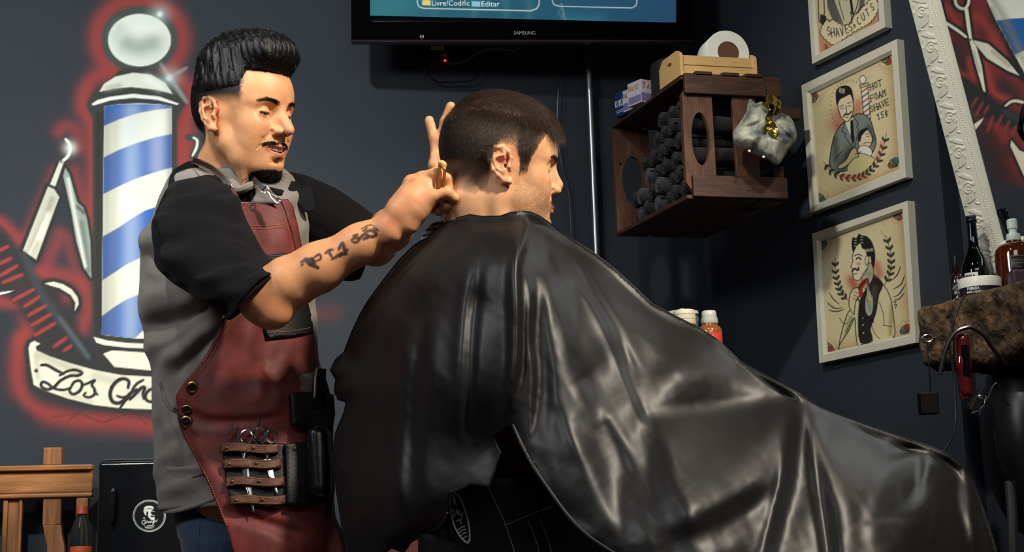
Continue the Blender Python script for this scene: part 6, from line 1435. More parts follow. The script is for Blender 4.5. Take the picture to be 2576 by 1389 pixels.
for p_, w_, a_ in [([(720, 560), (740, 620), (760, 700)], 8, 0.6), ([(735, 560), (755, 640), (775, 730)], 10, -0.7), ([(640, 800), (620, 860), (590, 930)], 26, 0.5), ([(690, 900), (670, 950), (665, 1000)], 20, 0.5), ([(560, 870), (520, 930), (500, 980)], 22, 0.4),
                   ([(450, 1010), (520, 1046), (620, 1050), (700, 1040)], 12, -0.9), ([(450, 1060), (520, 1075), (620, 1070)], 16, 0.5), ([(500, 1090), (540, 1180), (620, 1270)], 12, 0.6), ([(480, 1110), (520, 1210), (560, 1290)], 14, -0.4),
                   ([(560, 1270), (660, 1300), (780, 1340)], 12, -0.9), ([(560, 1300), (660, 1330), (760, 1370)], 18, 0.8), ([(740, 900), (720, 960), (700, 1010)], 30, 0.4), ([(770, 830), (790, 880), (800, 930)], 10, 0.5), ([(620, 1010), (660, 1030)], 40, -0.3),
                   ([(660, 930), (675, 960), (700, 975)], 8, -0.9), ([(620, 540), (640, 600), (660, 650)], 14, 0.25), ([(680, 540), (690, 610)], 14, 0.25)]: fa.stroke(p_, w_, a_)
fa.noise(70, 90, 0.25, 2)
def adep(x, y):
    base = torso.near(np.clip(x, 380, 820), np.minimum(y, 1270)); flare = gz(y, 1080, 1390) * 0.035
    return base - 0.014 - flare - fa(x, y) * 2.7 / FPX * 0.9
AP = [(600, 510), (655, 512), (712, 510), (722, 516), (738, 560), (752, 620), (765, 690), (780, 780), (795, 860), (803, 925), (822, 960), (838, 1020), (838, 1120), (842, 1230), (832, 1290), (850, 1330), (868, 1400), (590, 1400), (570, 1330), (545, 1270), (520, 1210), (490, 1150), (462, 1100), (448, 1060), (445, 1020), (442, 995), (460, 965), (492, 930), (520, 890), (545, 840), (568, 790), (610, 760), (632, 700), (625, 640), (612, 570)]
apron = sheet('apron', AP, adep, M_apron, barber, 6, 0.004)
# side flap of the bib turned towards the back, far edge of the shirt
sheet('bib_flap', [(706, 502), (724, 500), (738, 520), (750, 570), (764, 640), (772, 700), (764, 712), (748, 640), (734, 580), (718, 530)], lambda x, y: adep(x, y) - 0.003, M_apron, apron, 5, 0.003)
def on_apron(x, y, h=0.0): return W(x, y, adep(np.array([float(x)]), np.array([float(y)]))[0] - h)
def stitch(path, name='stitching', parent=None, dep=None, gap=7, ln=4.5, r=0.0007, m=None):
    pts = smooth_curve(path, 10) if len(path) > 2 else np.array([np.array(path[0]) + (np.array(path[1], float) - path[0]) * k / 30 for k in range(31)])
    L = np.concatenate([[0], np.cumsum(np.hypot(*np.diff(pts, axis=0).T))]); b = MB(); t = 0
    dep = dep or (lambda x, y: adep(x, y) - 0.0008)
    while t + ln < L[-1]:
        q = [(np.interp(u, L, pts[:, 0]), np.interp(u, L, pts[:, 1])) for u in (t, t + ln * 0.5, t + ln)]
        b.tube([W(x, y, dep(np.array([x]), np.array([y]))[0]) for x, y in q], r, 4); t += gap
    return b.build(name, m or M_thread, parent or apron)
stitch([(596, 790), (572, 812), (548, 850), (522, 898), (494, 938), (462, 972), (447, 996)]); stitch([(606, 790), (580, 816), (556, 853), (530, 901), (500, 942), (470, 974)])
for yy in (566, 573): stitch([(618, yy), (660, yy + 3), (714, yy - 2)])
stitch([(604, 515), (712, 514)]); stitch([(708, 515), (722, 565), (737, 620), (742, 650)])
stitch([(466, 1096), (492, 1146), (524, 1208), (549, 1268), (573, 1328)])
# chest pocket seen above and below the forearm
pk = [(668, 642), (738, 634), (760, 700), (785, 800), (790, 838), (740, 846), (672, 852), (665, 820), (700, 740)]
pocket = sheet('chest_pocket', pk, lambda x, y: adep(x, y) - 0.006, M_blackleather, apron, 6, 0.003)
stitch([(676, 652), (740, 642)], parent=pocket, dep=lambda x, y: adep(x, y) - 0.0075); stitch([(672, 838), (700, 836), (745, 832), (782, 824)], parent=pocket, dep=lambda x, y: adep(x, y) - 0.0075)
# straps over the shoulders with buckles
def strap(pts, wpx, name, par, m, th=0.003):
    pts = smooth_curve(pts, 8); b = MB(); n = len(pts); L = []; R = []
    for i in range(n):
        a = pts[min(i + 1, n - 1)][:2] - pts[max(i - 1, 0)][:2]; a /= np.linalg.norm(a) + 1e-9; nn = np.array([-a[1], a[0]])
        for s_, lst in ((1, L), (-1, R)): lst.append(W(pts[i][0] + nn[0] * wpx / 2 * s_, pts[i][1] + nn[1] * wpx / 2 * s_, pts[i][2]))
    v = []; f = []
    for i in range(n):
        d = CAM - L[i]; d /= np.linalg.norm(d); v += [L[i], R[i], R[i] - d * th * -1, L[i] - d * th * -1]
    v = [np.array(q) for q in v]
    for i in range(n - 1):
        a, c_ = i * 4, i * 4 + 4
        for k in range(4): f.append((a + k, a + (k + 1) % 4, c_ + (k + 1) % 4, c_ + k))
    f += [(0, 1, 2, 3), (n * 4 - 1, n * 4 - 2, n * 4 - 3, n * 4 - 4)]
    b.add(v, f); return b.build(name, m, par, bevel=0.0006, seg=1)
st1 = [(484, 404, 2.74), (504, 410, 2.70), (530, 422, 2.665), (556, 442, 2.645), (572, 462, 2.635), (577, 476, 2.632)]
s1 = strap(st1, 17, 'neck_strap', apron, M_darkleather)
sd = lambda off: [(x - off * 0.5, y + off, Y - 0.003) for x, y, Y in st1]
for o_ in (-6, 6):
    pts = smooth_curve(sd(o_), 8); b = MB(); b.tube([W(*p) for p in pts], 0.0006, 5); b.build('stitching', M_thread, s1)
s2_ = strap([(636, 448, 2.66), (650, 462, 2.648), (666, 478, 2.640)], 12, 'neck_strap', apron, M_darkleather)
for (x0, y0, Y0), (x1, y1, Y1) in (((574, 470, 2.628), (602, 512, 2.618)), ((664, 474, 2.636), (706, 512, 2.622))):
    b = MB(); n0 = np.array([y0 - y1, x1 - x0], float); n0 /= np.linalg.norm(n0)
    P_ = lambda t, s_: W(x0 + (x1 - x0) * t + n0[0] * s_, y0 + (y1 - y0) * t + n0[1] * s_, Y0 + (Y1 - Y0) * t - 0.002)
    b.tube([P_(0, -9), P_(0, 9), P_(0.18, 9), P_(0.18, -9)], 0.0016, 6, True); b.tube([P_(0.18, 0), P_(0.34, 0), P_(0.5, 4), P_(0.85, 6), P_(1.0, 0), P_(0.95, -6), P_(0.6, -5), P_(0.42, -2)], [0.0022, 0.0022, 0.0017, 0.0017, 0.0017, 0.0017, 0.0015, 0.0013], 7)
    b.build('strap_clip', M_chrome, apron, smooth=True)
    strap([(x0 + 6, y0 + 4, Y0 - 0.004), ((x0 + x1) / 2 + 6, (y0 + y1) / 2, Y0 - 0.007), (x1 - 4, y1 - 8, Y1 - 0.003)], 8, 'clip_tab', apron, M_leather)
# brass grommets
for gx, gy in ((484, 975), (470, 1029), (468, 1062)):
    b = MB(); o_ = on_apron(gx, gy, 0.004); ax = CAM - o_; ax = ax / np.linalg.norm(ax) + np.array([-0.25, 0, 0])
    s_ = 1.0 if gy != 1029 else 0.9
    b.lathe(o_ - 0.001 * ax, [(0.0066 * s_, 0.0), (0.0068 * s_, 0.0022), (0.0085 * s_, 0.0036), (0.0110 * s_, 0.0030), (0.0128 * s_, 0.0012), (0.0130 * s_, 0)], ax, 36, squash=1.0 if gy != 1029 else 0.75)
    b.lathe(o_, [(0.0064 * s_, 0.0008), (1e-6, 0.0008)], ax, 24, squash=1.0 if gy != 1029 else 0.75)
    g_ = b.build('grommet', M_brass, apron, smooth=True)
    h_ = MB().lathe(o_, [(0.0063 * s_, 0.0012), (1e-6, 0.0013)], ax, 24, squash=1.0 if gy != 1029 else 0.75); h_.build('grommet_hole', M_black, g_)
strap([(404, 962, 2.66), (410, 990, 2.655), (420, 1015, 2.645), (436, 1036, 2.635)], 9, 'waist_strap', apron, M_darkleather)
b = MB(); b.tube([W(434, 1034, 2.632), W(446, 1040, 2.626), W(455, 1052, 2.62), W(462, 1062, 2.618), W(472, 1060, 2.618)], 0.0018, 6); b.tube([W(438, 1028, 2.63), W(448, 1036, 2.625)], 0.003, 6); b.build('waist_clip', M_chrome, apron, smooth=True)
# scissor holder with four brown straps and black back
holder = sheet('scissor_holder', [(558, 1118), (640, 1110), (716, 1116), (722, 1180), (724, 1262), (650, 1264), (580, 1266), (566, 1200)], lambda x, y: adep(x, y) - 0.006, M_blackleather, apron, 7, 0.003)
M_rivet = mat('dull_rivet', (120, 96, 62), 0.4, metal=1.0)
for (lx, ly, rx, ry) in ((553, 1128, 702, 1127), (560, 1169, 710, 1164), (567, 1213, 716, 1210), (577, 1260, 722, 1256)):
    hw = 11; mx = (lx + rx) / 2
    bow = lambda x: 6 * np.sin((x - lx) / (rx - lx) * 2 * PI * 1.0) 
    top = [(x, np.interp(x, [lx, rx], [ly, ry]) - hw - bow(x) * 0.5) for x in np.linspace(lx, rx, 12)]; bot = [(x, np.interp(x, [lx, rx], [ly, ry]) + hw - bow(x) * 0.5) for x in np.linspace(rx, lx, 12)]
    dp = lambda x, y, lx=lx, rx=rx: adep(x, y) - 0.012 - 0.006 * np.abs(np.sin((x - lx) / (rx - lx) * 2 * PI))
    hs_ = sheet('holder_strap', top + bot, dp, M_leather, holder, 6, 0.003)
    for off in (-8, 8): stitch([(x, y + off + hw) for x, y in top[1:-1]], parent=hs_, dep=lambda x, y, dp=dp: dp(x, y) - 0.0006, gap=6, ln=4, r=0.0005)
    for rx_ in (lx + 17, (lx + rx) / 2 + 10):
        yy = np.interp(rx_, [lx, rx], [ly, ry]); o_ = W(rx_, yy, dp(np.array([rx_]), np.array([yy]))[0] - 0.0005); ax = CAM - o_
        MB().lathe(o_, [(0.0034, 0), (0.0030, 0.0012), (0.0016, 0.0018), (1e-6, 0.0018)], ax, 16).build('rivet', M_rivet, hs_, smooth=True)
# black tool pouch with pocket on the right
pouch = sheet('tool_pouch', [(720, 1116), (760, 1112), (830, 1110), (836, 1180), (838, 1225), (826, 1262), (760, 1272), (724, 1268), (722, 1190)], lambda x, y: adep(x, y) - 0.020, M_blackleather, apron, 7, 0.012)
o_ = W(741, 1129, adep(np.array([741.]), np.array([1129.]))[0] - 0.021); MB().lathe(o_, [(0.0042, 0), (0.0036, 0.0016), (1e-6, 0.0024)], CAM - o_, 18).build('rivet', M_rivet, pouch, smooth=True)
up_ = sheet('phone_pocket', [(735, 990), (760, 985), (838, 992), (842, 1040), (836, 1074), (790, 1078), (738, 1068)], lambda x, y: adep(x, y) - 0.020, M_blackleather, apron, 7, 0.012)
# jeans
fj = Folds(400, 1180, 920, 1420, 4, (0.5, -0.85), 0.002); fj.noise(30, 22, 0.8, 4, 0.7)
jl = Loft([(420, 1150, 640, 1150, 2.80, 0.100), (425, 1225, 640, 1225, 2.80, 0.100), (436, 1290, 640, 1290, 2.79, 0.105), (447, 1345, 636, 1345, 2.76, 0.10), (458, 1400, 628, 1400, 2.74, 0.096), (470, 1700, 600, 1700, 2.74, 0.08), (485, 2020, 590, 2020, 2.74, 0.06)], 6, 2.2)
jr = Loft([(600, 1150, 815, 1150, 2.82, 0.09), (600, 1225, 838, 1225, 2.83, 0.10), (620, 1300, 846, 1300, 2.83, 0.10), (640, 1350, 868, 1350, 2.83, 0.10), (650, 1400, 882, 1400, 2.83, 0.10), (660, 1700, 860, 1700, 2.83, 0.085), (680, 2020, 800, 2020, 2.83, 0.06)], 6, 2.2)
jeans = jl.mesh('jeans', M_denim, barber, 72, 0, fj, 0.7, cap0=True, cap1=True); jr.mesh('jeans_leg', M_denim, jeans, 72, 0, fj, 0.7, cap0=True, cap1=True)
stitch([(498, 1262), (502, 1300), (500, 1345), (497, 1390)], 'seam', jeans, lambda x, y: jl.near(x, y) - 0.001, 2, 3, 0.0008, mat('seam_thread', (60, 84, 110), 0.8))
for px_, Yf in ((530, 2.74), (745, 2.83)):
    f0 = W(px_, 2000, Yf); b = Solid(); x0 = f0[0]
    b.ell((x0 + 0.02, Yf - 0.05, 0.045), (0.05, 0.05, 0.05), 0.0); b.ell((x0 + 0.10, Yf - 0.10, 0.030), (0.075, 0.055, 0.035), 0.04); b.box((x0 + 0.07, Yf - 0.08, 0.009), (0.13, 0.055, 0.009), k=0.01)
    v, f = solid_mesh(b, (x0 - 0.1, Yf - 0.2, -0.01), (x0 + 0.26, Yf + 0.05, 0.12), 0.006, it=1); v[:, 2] = np.maximum(v[:, 2], 0.001)
    link('shoe', npmesh('shoe', v, f), M_black, barber, True)
# tools carried in the apron -------------------------------------------------
def scissors(name, label, A, B, r1, ringpx, sp):
    """A: pivot pixel, B: tip pixel, rings above"""
    d = lambda x, y, h: W(x, y, adep(np.array([float(x)]), np.array([float(y)]))[0] - h)
    t = thing(name, label, 'scissors', tuple(d(B[0], B[1], 0.009)), 'scissors in the apron holder')
    for s_, (cx, cy) in zip((-1, 1), ringpx):
        b = MB(); n = 22; rr = r1
        b.tube([d(cx + rr * math.cos(2 * PI * k / n), cy + rr * 1.15 * math.sin(2 * PI * k / n), 0.010) for k in range(n)], 0.0019, 7, True)
        b.tube([d(cx + s_ * -2, cy + rr * 1.1, 0.010), d(A[0] + s_ * 5, A[1] - 30, 0.010), d(A[0] - s_ * 1, A[1], 0.010)], [0.0019, 0.0021, 0.0024], 7)
        if s_ == -1: b.tube([d(cx - 2, cy - rr * 1.1, 0.010), d(cx + 0, cy - rr * 1.1 - 14, 0.012), d(cx + 2, cy - rr * 1.1 - 22, 0.013)], [0.0018, 0.0019, 0.0024], 7)
        b.build('handle', M_chrome, t, smooth=True)
        b = MB(); w0 = 7; o1 = s_ * 2.0
        poly = [(A[0] - w0 + o1, A[1] - 2), (A[0] + w0 + o1, A[1] - 2), (A[0] + (B[0] - A[0]) * 0.5 + w0 * 0.7 + o1, (A[1] + B[1]) / 2), (B[0] + 2 + o1 * 0.3, B[1]), (B[0] - 1 + o1 * 0.3, B[1]), (A[0] + (B[0] - A[0]) * 0.5 - w0 * 0.7 + o1, (A[1] + B[1]) / 2)]
        b.prism([d(x, y, 0.0095 + 0.001 * s_) for x, y in poly], (CAM - d(*A, 0.01)) * 0.0006); b.build('blade', M_chrome, t)
    MB().lathe(d(A[0], A[1] + 6, 0.0115), [(0.003, 0), (0.0026, 0.0015), (1e-6, 0.0018)], CAM - d(*A, 0.01), 14).build('screw', M_chrome, t, smooth=True)
    return t
scissors('hair_scissors', 'long steel scissors in the left slot of the apron holder, tip below the lowest strap', (613, 1160), (637, 1288), 15, ((584, 1098), (620, 1100)), 1)
scissors('hair_scissors', 'shorter steel hair scissors in the right slot of the apron holder', (672, 1158), (696, 1240), 14, ((652, 1092), (684, 1098)), 1)
dd = lambda x, y, h: W(x, y, adep(np.array([float(x)]), np.array([float(y)]))[0] - h)
ph = thing('smartphone', 'slim phone with light edge sticking out of the black apron pocket', 'phone', tuple(dd(800, 990, 0.014)))
b = MB(); q0 = [dd(790, 1030, 0.026), dd(816, 1032, 0.024), dd(821, 928, 0.024), dd(797, 926, 0.026)]; b.prism(q0, (dd(800, 980, 0.0) - CAM) / 2.7 * 0.008); b.build('phone_body', M_blackgloss, ph, bevel=0.002)
b = MB(); b.tube([dd(790, 1000, 0.026), dd(793, 950, 0.027), dd(797, 928, 0.027), dd(806, 925, 0.026)], 0.0016, 6); b.build('metal_edge', mat('light_metal', (205, 196, 180), 0.3, metal=0.6), ph, smooth=True)
cl_ = thing('hair_clipper', 'black hair clipper hanging in the tool pouch of the apron', 'clipper', tuple(dd(800, 1110, 0.03)))
b = Solid(); ca, cb2 = dd(800, 1100, 0.040), dd(806, 1230, 0.044); b.cone(ca, cb2, 0.024, 0.021, 0.01)
v, f = solid_mesh(b, np.minimum(ca, cb2) - 0.04, np.maximum(ca, cb2) + 0.04, 0.005, it=1); link('clipper_body', npmesh('clipper_body', v, f), mat('clipper_black', (15, 15, 17), 0.25), cl_, True)
b = MB(); b.tube([dd(786, 1110, 0.05), dd(787, 1090, 0.052), dd(795, 1081, 0.052), dd(812, 1078, 0.052), dd(826, 1084, 0.05), dd(831, 1094, 0.05)], 0.0018, 6); b.build('clipper_blade', M_chrome, cl_, smooth=True)
# razor in the right hand
rz = thing('straight_razor', 'straight razor with amber two-bar handle held at the seated person\'s nape', 'razor', tuple(W(1108, 470, 2.385)))
M_amber = mat('amber_handle', (140, 80, 24), 0.2, coat=0.6, metal=0.3)
YR = 2.385
b = MB(); b.tube([W(1107, 412, YR), W(1105, 440, YR), W(1103, 474, YR)], [0.0030, 0.0028, 0.0026], 10); b.build('handle_bar', M_amber, rz, smooth=True)
b = MB(); b.tube([W(1119, 414, YR), W(1118, 440, YR), W(1116, 475, YR)], [0.0028, 0.0026, 0.0024], 10); b.build('handle_bar', M_amber, rz, smooth=True)
b = Solid(); b.cone(W(1107, 409, YR - 0.001), W(1118, 414, YR - 0.001), 0.0036, 0.0043, 0.002); b.cone(W(1113, 410, YR - .001), W(1117, 424, YR - .001), 0.0045, 0.0034, 0.004)
v, f = solid_mesh(b, W(1090, 440, YR) - 0.02, W(1130, 395, YR) + 0.02, 0.0018, it=1); link('handle_end', npmesh('handle_end', v, f), mat('polished_horn', (232, 178, 106), 0.18, coat=0.6), rz, True)
b = MB(); b.prism([W(1106, 498, YR - .002), W(1117, 500, YR - .002), W(1116, 530, YR - .001), W(1110, 553, YR - .001), W(1105, 530, YR - .001)], (0, 0.003, 0)); b.build('blade', mat('dark_steel', (60, 44, 40), 0.25, metal=0.8), rz)
# ================================================================== the client
client = thing('person.001', 'seated person in profile with short brown hair and stubble, covered by the black cape', 'person', (V(1400, 1389, 2.45).x, 2.45, 0.0))
M_hairbrown = mat('dark_brown_hair', (58, 44, 36), 0.40, spec=0.5)
C_M = put_head(12.0, 6.0, -6.0, 0.98, 1262, 432, 2.45); C_R = C_M[:, :3] / np.linalg.norm(C_M[:, 0])
ch = head_solid(smile=0.0, lid=0.75, nose=0.66, jaw=1.0, brow=1.0, ear_out=0.25)
ch.ell((-0.014, 0, 0.058), (0.094, 0.074, 0.084), 0.02)
cb = Solid()
cb.group(ch, C_M, 0.0, c=(0, 0, 0.01), r=0.165)
cb.chain([to_world(C_M, (-0.030, 0, 0.00)), to_world(C_M, (-0.038, 0, -0.06)), W(1200, 600, 2.46)], [0.050, 0.055, 0.058], 0.03, kin=0.03)
cb.chain([to_world(C_M, (0.012, 0, -0.060)), W(1262, 590, 2.46)], [0.045, 0.050], 0.03)
cb.chain([to_world(C_M, (-0.015, -0.052, -0.03)), W(1262, 560, 2.40)], [0.012, 0.012], 0.02)
cb.ell(W(1190, 900, 2.50), (0.13, 0.10, 0.22), 0.05); cb.cone(W(1230, 690, 2.42), W(1180, 690, 2.56), 0.04, 0.045, 0.04)
cb.cone(W(1190, 1150, 2.52), W(1230, 1450, 2.52), 0.10, 0.10, 0.05)
for dd in (-0.01, 0.13): cb.chain([W(1300, 1430, 2.44 + dd), W(2230, 1330, 2.44 + dd), W(2300, 1900, 2.44 + dd)], [0.075, 0.052, 0.045], 0.04)
clo = np.array([W(950, 300, 2.5)[0], 2.05, 0.32]); chi = np.array([W(2450, 300, 2.6)[0], 2.72, 1.66])
def cf1(p):
    q = to_local(C_M, p); return (np.linalg.norm(q - np.array([0, 0, -0.01]), axis=1) < 0.165)
def cf2(p):
    q = to_local(C_M, p); return (np.linalg.norm(q, axis=1) < 0.16) & (((q[:, 0] > 0.055) & (q[:, 2] < 0.06) & (q[:, 2] > -0.115)) | ((np.abs(q[:, 1] + 0.077) < 0.024) & (np.abs(q[:, 0] + 0.006) < 0.034) & (np.abs(q[:, 2]) < 0.042)))
CV, CFc = solid_mesh(cb, clo, chi, 0.0046, [cf1, cf2])
cl = to_local(C_M, CV); cme = npmesh('body', CV, CFc)
c = face_paint(cl, lin((226, 170, 126)))
near_c = np.linalg.norm(cl, axis=1) < 0.19
# hair line: sideburn in front of the ear, arch above the ear, tapered nape
def client_hair(q):
    x, z = q[:, 0], q[:, 2]
    low = np.interp(x, [-0.12, -0.085, -0.055, -0.035, -0.028, -0.022, 0.004, 0.014, 0.020, 0.034, 0.040, 0.050, 0.066, 0.09], [-0.036, -0.052, -0.056, -0.040, -0.010, 0.026, 0.033, 0.026, -0.012, -0.008, 0.020, 0.042, 0.070, 0.080])
    d = z - low + 0.003 * hash3(q, 260)
    return d
hd_ = client_hair(cl)
w_ = gz(hd_, -0.002, 0.004) * (0.40 + 0.55 * gz(hd_, 0.0, 0.035)) * near_c
w_ = np.where((cl[:, 0] > 0.010), np.maximum(w_, 0.80 * gz(hd_, -0.001, 0.006) * near_c), w_)
w_ *= (cl[:, 2] > -0.075)
ear = np.exp(-(((cl[:, 0] + 0.006) / 0.026) ** 4 + ((cl[:, 2] - 0.001) / 0.036) ** 4)) * gz(np.abs(cl[:, 1]), 0.071, 0.075)
w_ = w_ * (1 - gz(ear, 0.1, 0.4))
c = mixc(c, w_, lin((50, 38, 31)))
# stubble on cheek, jaw and lip
st = gz(cl[:, 2], 0.0, -0.030) * gz(cl[:, 0], 0.002, 0.016) * gz(cl[:, 2], -0.125, -0.10) * (1 - 0.9 * blob(cl, (0.085, -0.03, -0.02), (0.035, 0.03, 0.022)))
st2 = blob(cl, (0.098, 0, -0.046), (0.012, 0.024, 0.006))
spk = np.clip(0.45 + 0.75 * hash3(cl, 700), 0, 1)
c = mixc(c, np.clip((0.34 * st + 0.5 * st2) * spk * near_c, 0, 1), lin((70, 48, 38)))
c = mixc(c, 0.10 * st * near_c, lin((120, 96, 84)))
bx = np.clip((np.abs(cl[:, 1]) - 0.013) / 0.036, 0, 1); zb = 0.0285 + 0.005 * np.sin(bx * 2.6) - 0.004 * bx
w_ = gz(np.abs(cl[:, 2] - zb), 0.0056 - 0.003 * bx, 0.0028 - 0.002 * bx) * (np.abs(cl[:, 1]) > 0.012) * (np.abs(cl[:, 1]) < 0.050) * (cl[:, 0] > 0.05)
c = mixc(c, 0.75 * w_, lin((44, 30, 24)))
for y in (1, -1):
    e = cl - np.array([0.0705, y * 0.0315, 0.0105])
    lash = gz(np.abs(e[:, 2] - 0.0040), 0.0018, 0.0008) * (np.abs(e[:, 1]) < 0.0125) * (e[:, 0] > 0.004) * gz(np.linalg.norm(e, axis=1), 0.0175, 0.0155)
    c = mixc(c, 0.9 * lash, lin((24, 16, 15)))
paint_attr(cme, np.clip(c, 0, 1)); cbody = link('body', cme, M_skin, client, True)
eyes(C_M, client, (70, 50, 34), (0.1, -0.05))
fc = to_local(C_M, CV[CFc].mean(1)); nearf = (np.linalg.norm(fc, axis=1) < 0.19)
earf = (((fc[:, 0] + 0.008) / 0.029) ** 2 + ((fc[:, 2] - 0.002) / 0.038) ** 2 < 1.0) & (np.abs(fc[:, 1]) > 0.066)
hdf = client_hair(fc)
def grow_c(name, mask, n, length, dirf, seed, lift, rad, jit, parent=client, bend=0.6, seg=3, m=None):
    p, n_ = sample_faces(CV, CFc, mask & nearf & ~earf, n, seed); L_ = to_local(C_M, p); d = dirf(L_)
    ln = length(L_) if callable(length) else length
    return strands(name, p, d @ C_R.T, n_, ln, rad, m or M_hairbrown, parent, seg, lift, jit, 0.0, seed, bend)
sidew = lambda q: gz(q[:, 2], 0.075, 0.105)
def cdir(q):
    t = gz(q[:, 2], 0.075, 0.115)[:, None]
    s_ = np.stack([-0.25 + 0 * q[:, 0], 0 * q[:, 0], -1 + 0 * q[:, 0]], 1)
    swirl = np.stack([1.0 + 0 * q[:, 0], -0.35 + 0 * q[:, 0], -0.05 + 0 * q[:, 0]], 1)
    return s_ * (1 - t) + swirl * t
hr = grow_c('hair', (hdf > 0.004) & (fc[:, 2] > 0.012) & (fc[:, 2] < 0.095), 36000, lambda q: 0.0040 + 0.009 * gz(client_hair(q), 0.005, 0.060), cdir, 21, 0.42, 0.00016, 0.35)
grow_c('hair_top', (hdf > 0.004) & (fc[:, 2] > 0.082), 17000, lambda q: 0.015 + 0.014 * gz(q[:, 0], -0.02, 0.07), cdir, 22, 0.6, 0.00022, 0.38, hr, 0.75, 5)
grow_c('hair_fringe', (hdf > 0.002) & (fc[:, 0] > 0.055) & (fc[:, 2] > 0.075), 3200, 0.036, lambda q: np.stack([1 + 0 * q[:, 0], -0.7 + 0 * q[:, 0], 0.1 + 0 * q[:, 0]], 1), 23, 0.50, 0.00024, 0.25, hr, 1.15, 6)
grow_c('hair_nape', (hdf > 0.001) & (hdf < 0.06) & (fc[:, 2] < 0.012) & (fc[:, 0] < 0.0), 5000, 0.0035, cdir, 24, 0.35, 0.00012, 0.35, hr)
grow_c('sideburn', (hdf > 0.001) & (fc[:, 0] > 0.008) & (fc[:, 0] < 0.05) & (fc[:, 2] < 0.05), 3500, 0.006, cdir, 25, 0.3, 0.00016, 0.3, hr)
stf = (fc[:, 2] < -0.022) & (fc[:, 2] > -0.115) & (fc[:, 0] > 0.008) & (blob(fc, (0.085, -0.03, -0.02), (0.035, 0.03, 0.022)) < 0.35)
grow_c('stubble', stf, 6500, 0.0042, lambda q: np.stack([0.3 + 0 * q[:, 0], 0 * q[:, 0], -1 + 0 * q[:, 0]], 1), 26, 0.45, 0.00010, 0.6)
grow_c('moustache', (blob(fc, (0.098, 0, -0.046), (0.014, 0.024, 0.006)) > 0.3), 900, 0.005, lambda q: np.stack([0.3 + 0 * q[:, 0], 0 * q[:, 0], -1 + 0 * q[:, 0]], 1), 27, 0.4, 0.00014, 0.4)
bx = np.clip((np.abs(fc[:, 1]) - 0.013) / 0.036, 0, 1); zb = 0.0285 + 0.005 * np.sin(bx * 2.6) - 0.004 * bx
grow_c('eyebrow_hair', (np.abs(fc[:, 2] - zb) < 0.0040 - 0.0025 * bx) & (np.abs(fc[:, 1]) > 0.012) & (np.abs(fc[:, 1]) < 0.050) & (fc[:, 0] > 0.05), 1200, 0.007, lambda q: np.stack([-0.2 + 0 * q[:, 0], np.sign(q[:, 1]) * 1.0, 0.25 + 0 * q[:, 0]], 1), 28, 0.2, 0.00020, 0.2)
# ================================================================== the cape
M_satin = mat('black_satin', (9, 9, 10), 0.47, spec=0.46, sheen=0.03, noise=0.10, nscale=240, bump=0.12, bscale=500, bdist=0.0006)
CAPE = [(1056, 609), (1077, 600), (1102, 576), (1130, 556), (1180, 541), (1215, 546), (1258, 545), (1285, 536), (1310, 532), (1335, 535), (1358, 545), (1376, 558), (1400, 577), (1450, 610), (1500, 642), (1550, 682), (1600, 728), (1640, 766), (1700, 797), (1760, 827), (1800, 852), (1845, 895), (1862, 912), (1900, 932),
        (1960, 965), (2010, 993), (2032, 1008), (2060, 1024), (2130, 1052), (2200, 1078), (2280, 1105), (2350, 1128), (2392, 1148), (2425, 1175), (2446, 1210), (2470, 1275), (2495, 1350), (2520, 1440), (2540, 1560), (2200, 1600), (1800, 1580), (1620, 1450), (1550, 1398), (1480, 1350), (1430, 1300), (1385, 1240), (1350, 1188),
        (1318, 1132), (1288, 1068), (1268, 1075), (1240, 1098), (1262, 1140), (1246, 1180), (1230, 1222), (1185, 1215), (1165, 1226), (1132, 1238), (1125, 1290), (1108, 1322), (1078, 1340), (1036, 1360), (1024, 1376), (1012, 1392), (985, 1380), (960, 1400), (900, 1420), (872, 1400), (862, 1330), (848, 1240), (838, 1150), (845, 1090),
        (866, 1040), (872, 1012), (850, 1004), (842, 985), (846, 955), (832, 930), (845, 905), (866, 888), (885, 838), (905, 795), (925, 760), (965, 705), (1005, 655), (1040, 620)]
sil = [(1065, 600, 2.46), (1130, 556, 2.42), (1180, 541, 2.375), (1260, 544, 2.355), (1335, 535, 2.365), (1376, 558, 2.42), (1450, 610, 2.46), (1500, 640, 2.46), (1600, 728, 2.45), (1700, 797, 2.43), (1800, 852, 2.40), (1862, 912, 2.38), (2010, 993, 2.32), (2130, 1052, 2.34), (2280, 1105, 2.36), (2392, 1148, 2.36), (2446, 1210, 2.36), (2520, 1440, 2.32), (2540, 1580, 2.32),
       (965, 705, 2.52), (905, 795, 2.54), (866, 888, 2.56), (835, 930, 2.56), (845, 1090, 2.56), (848, 1240, 2.56), (872, 1400, 2.56), (960, 1420, 2.50), (1030, 1376, 2.42)]
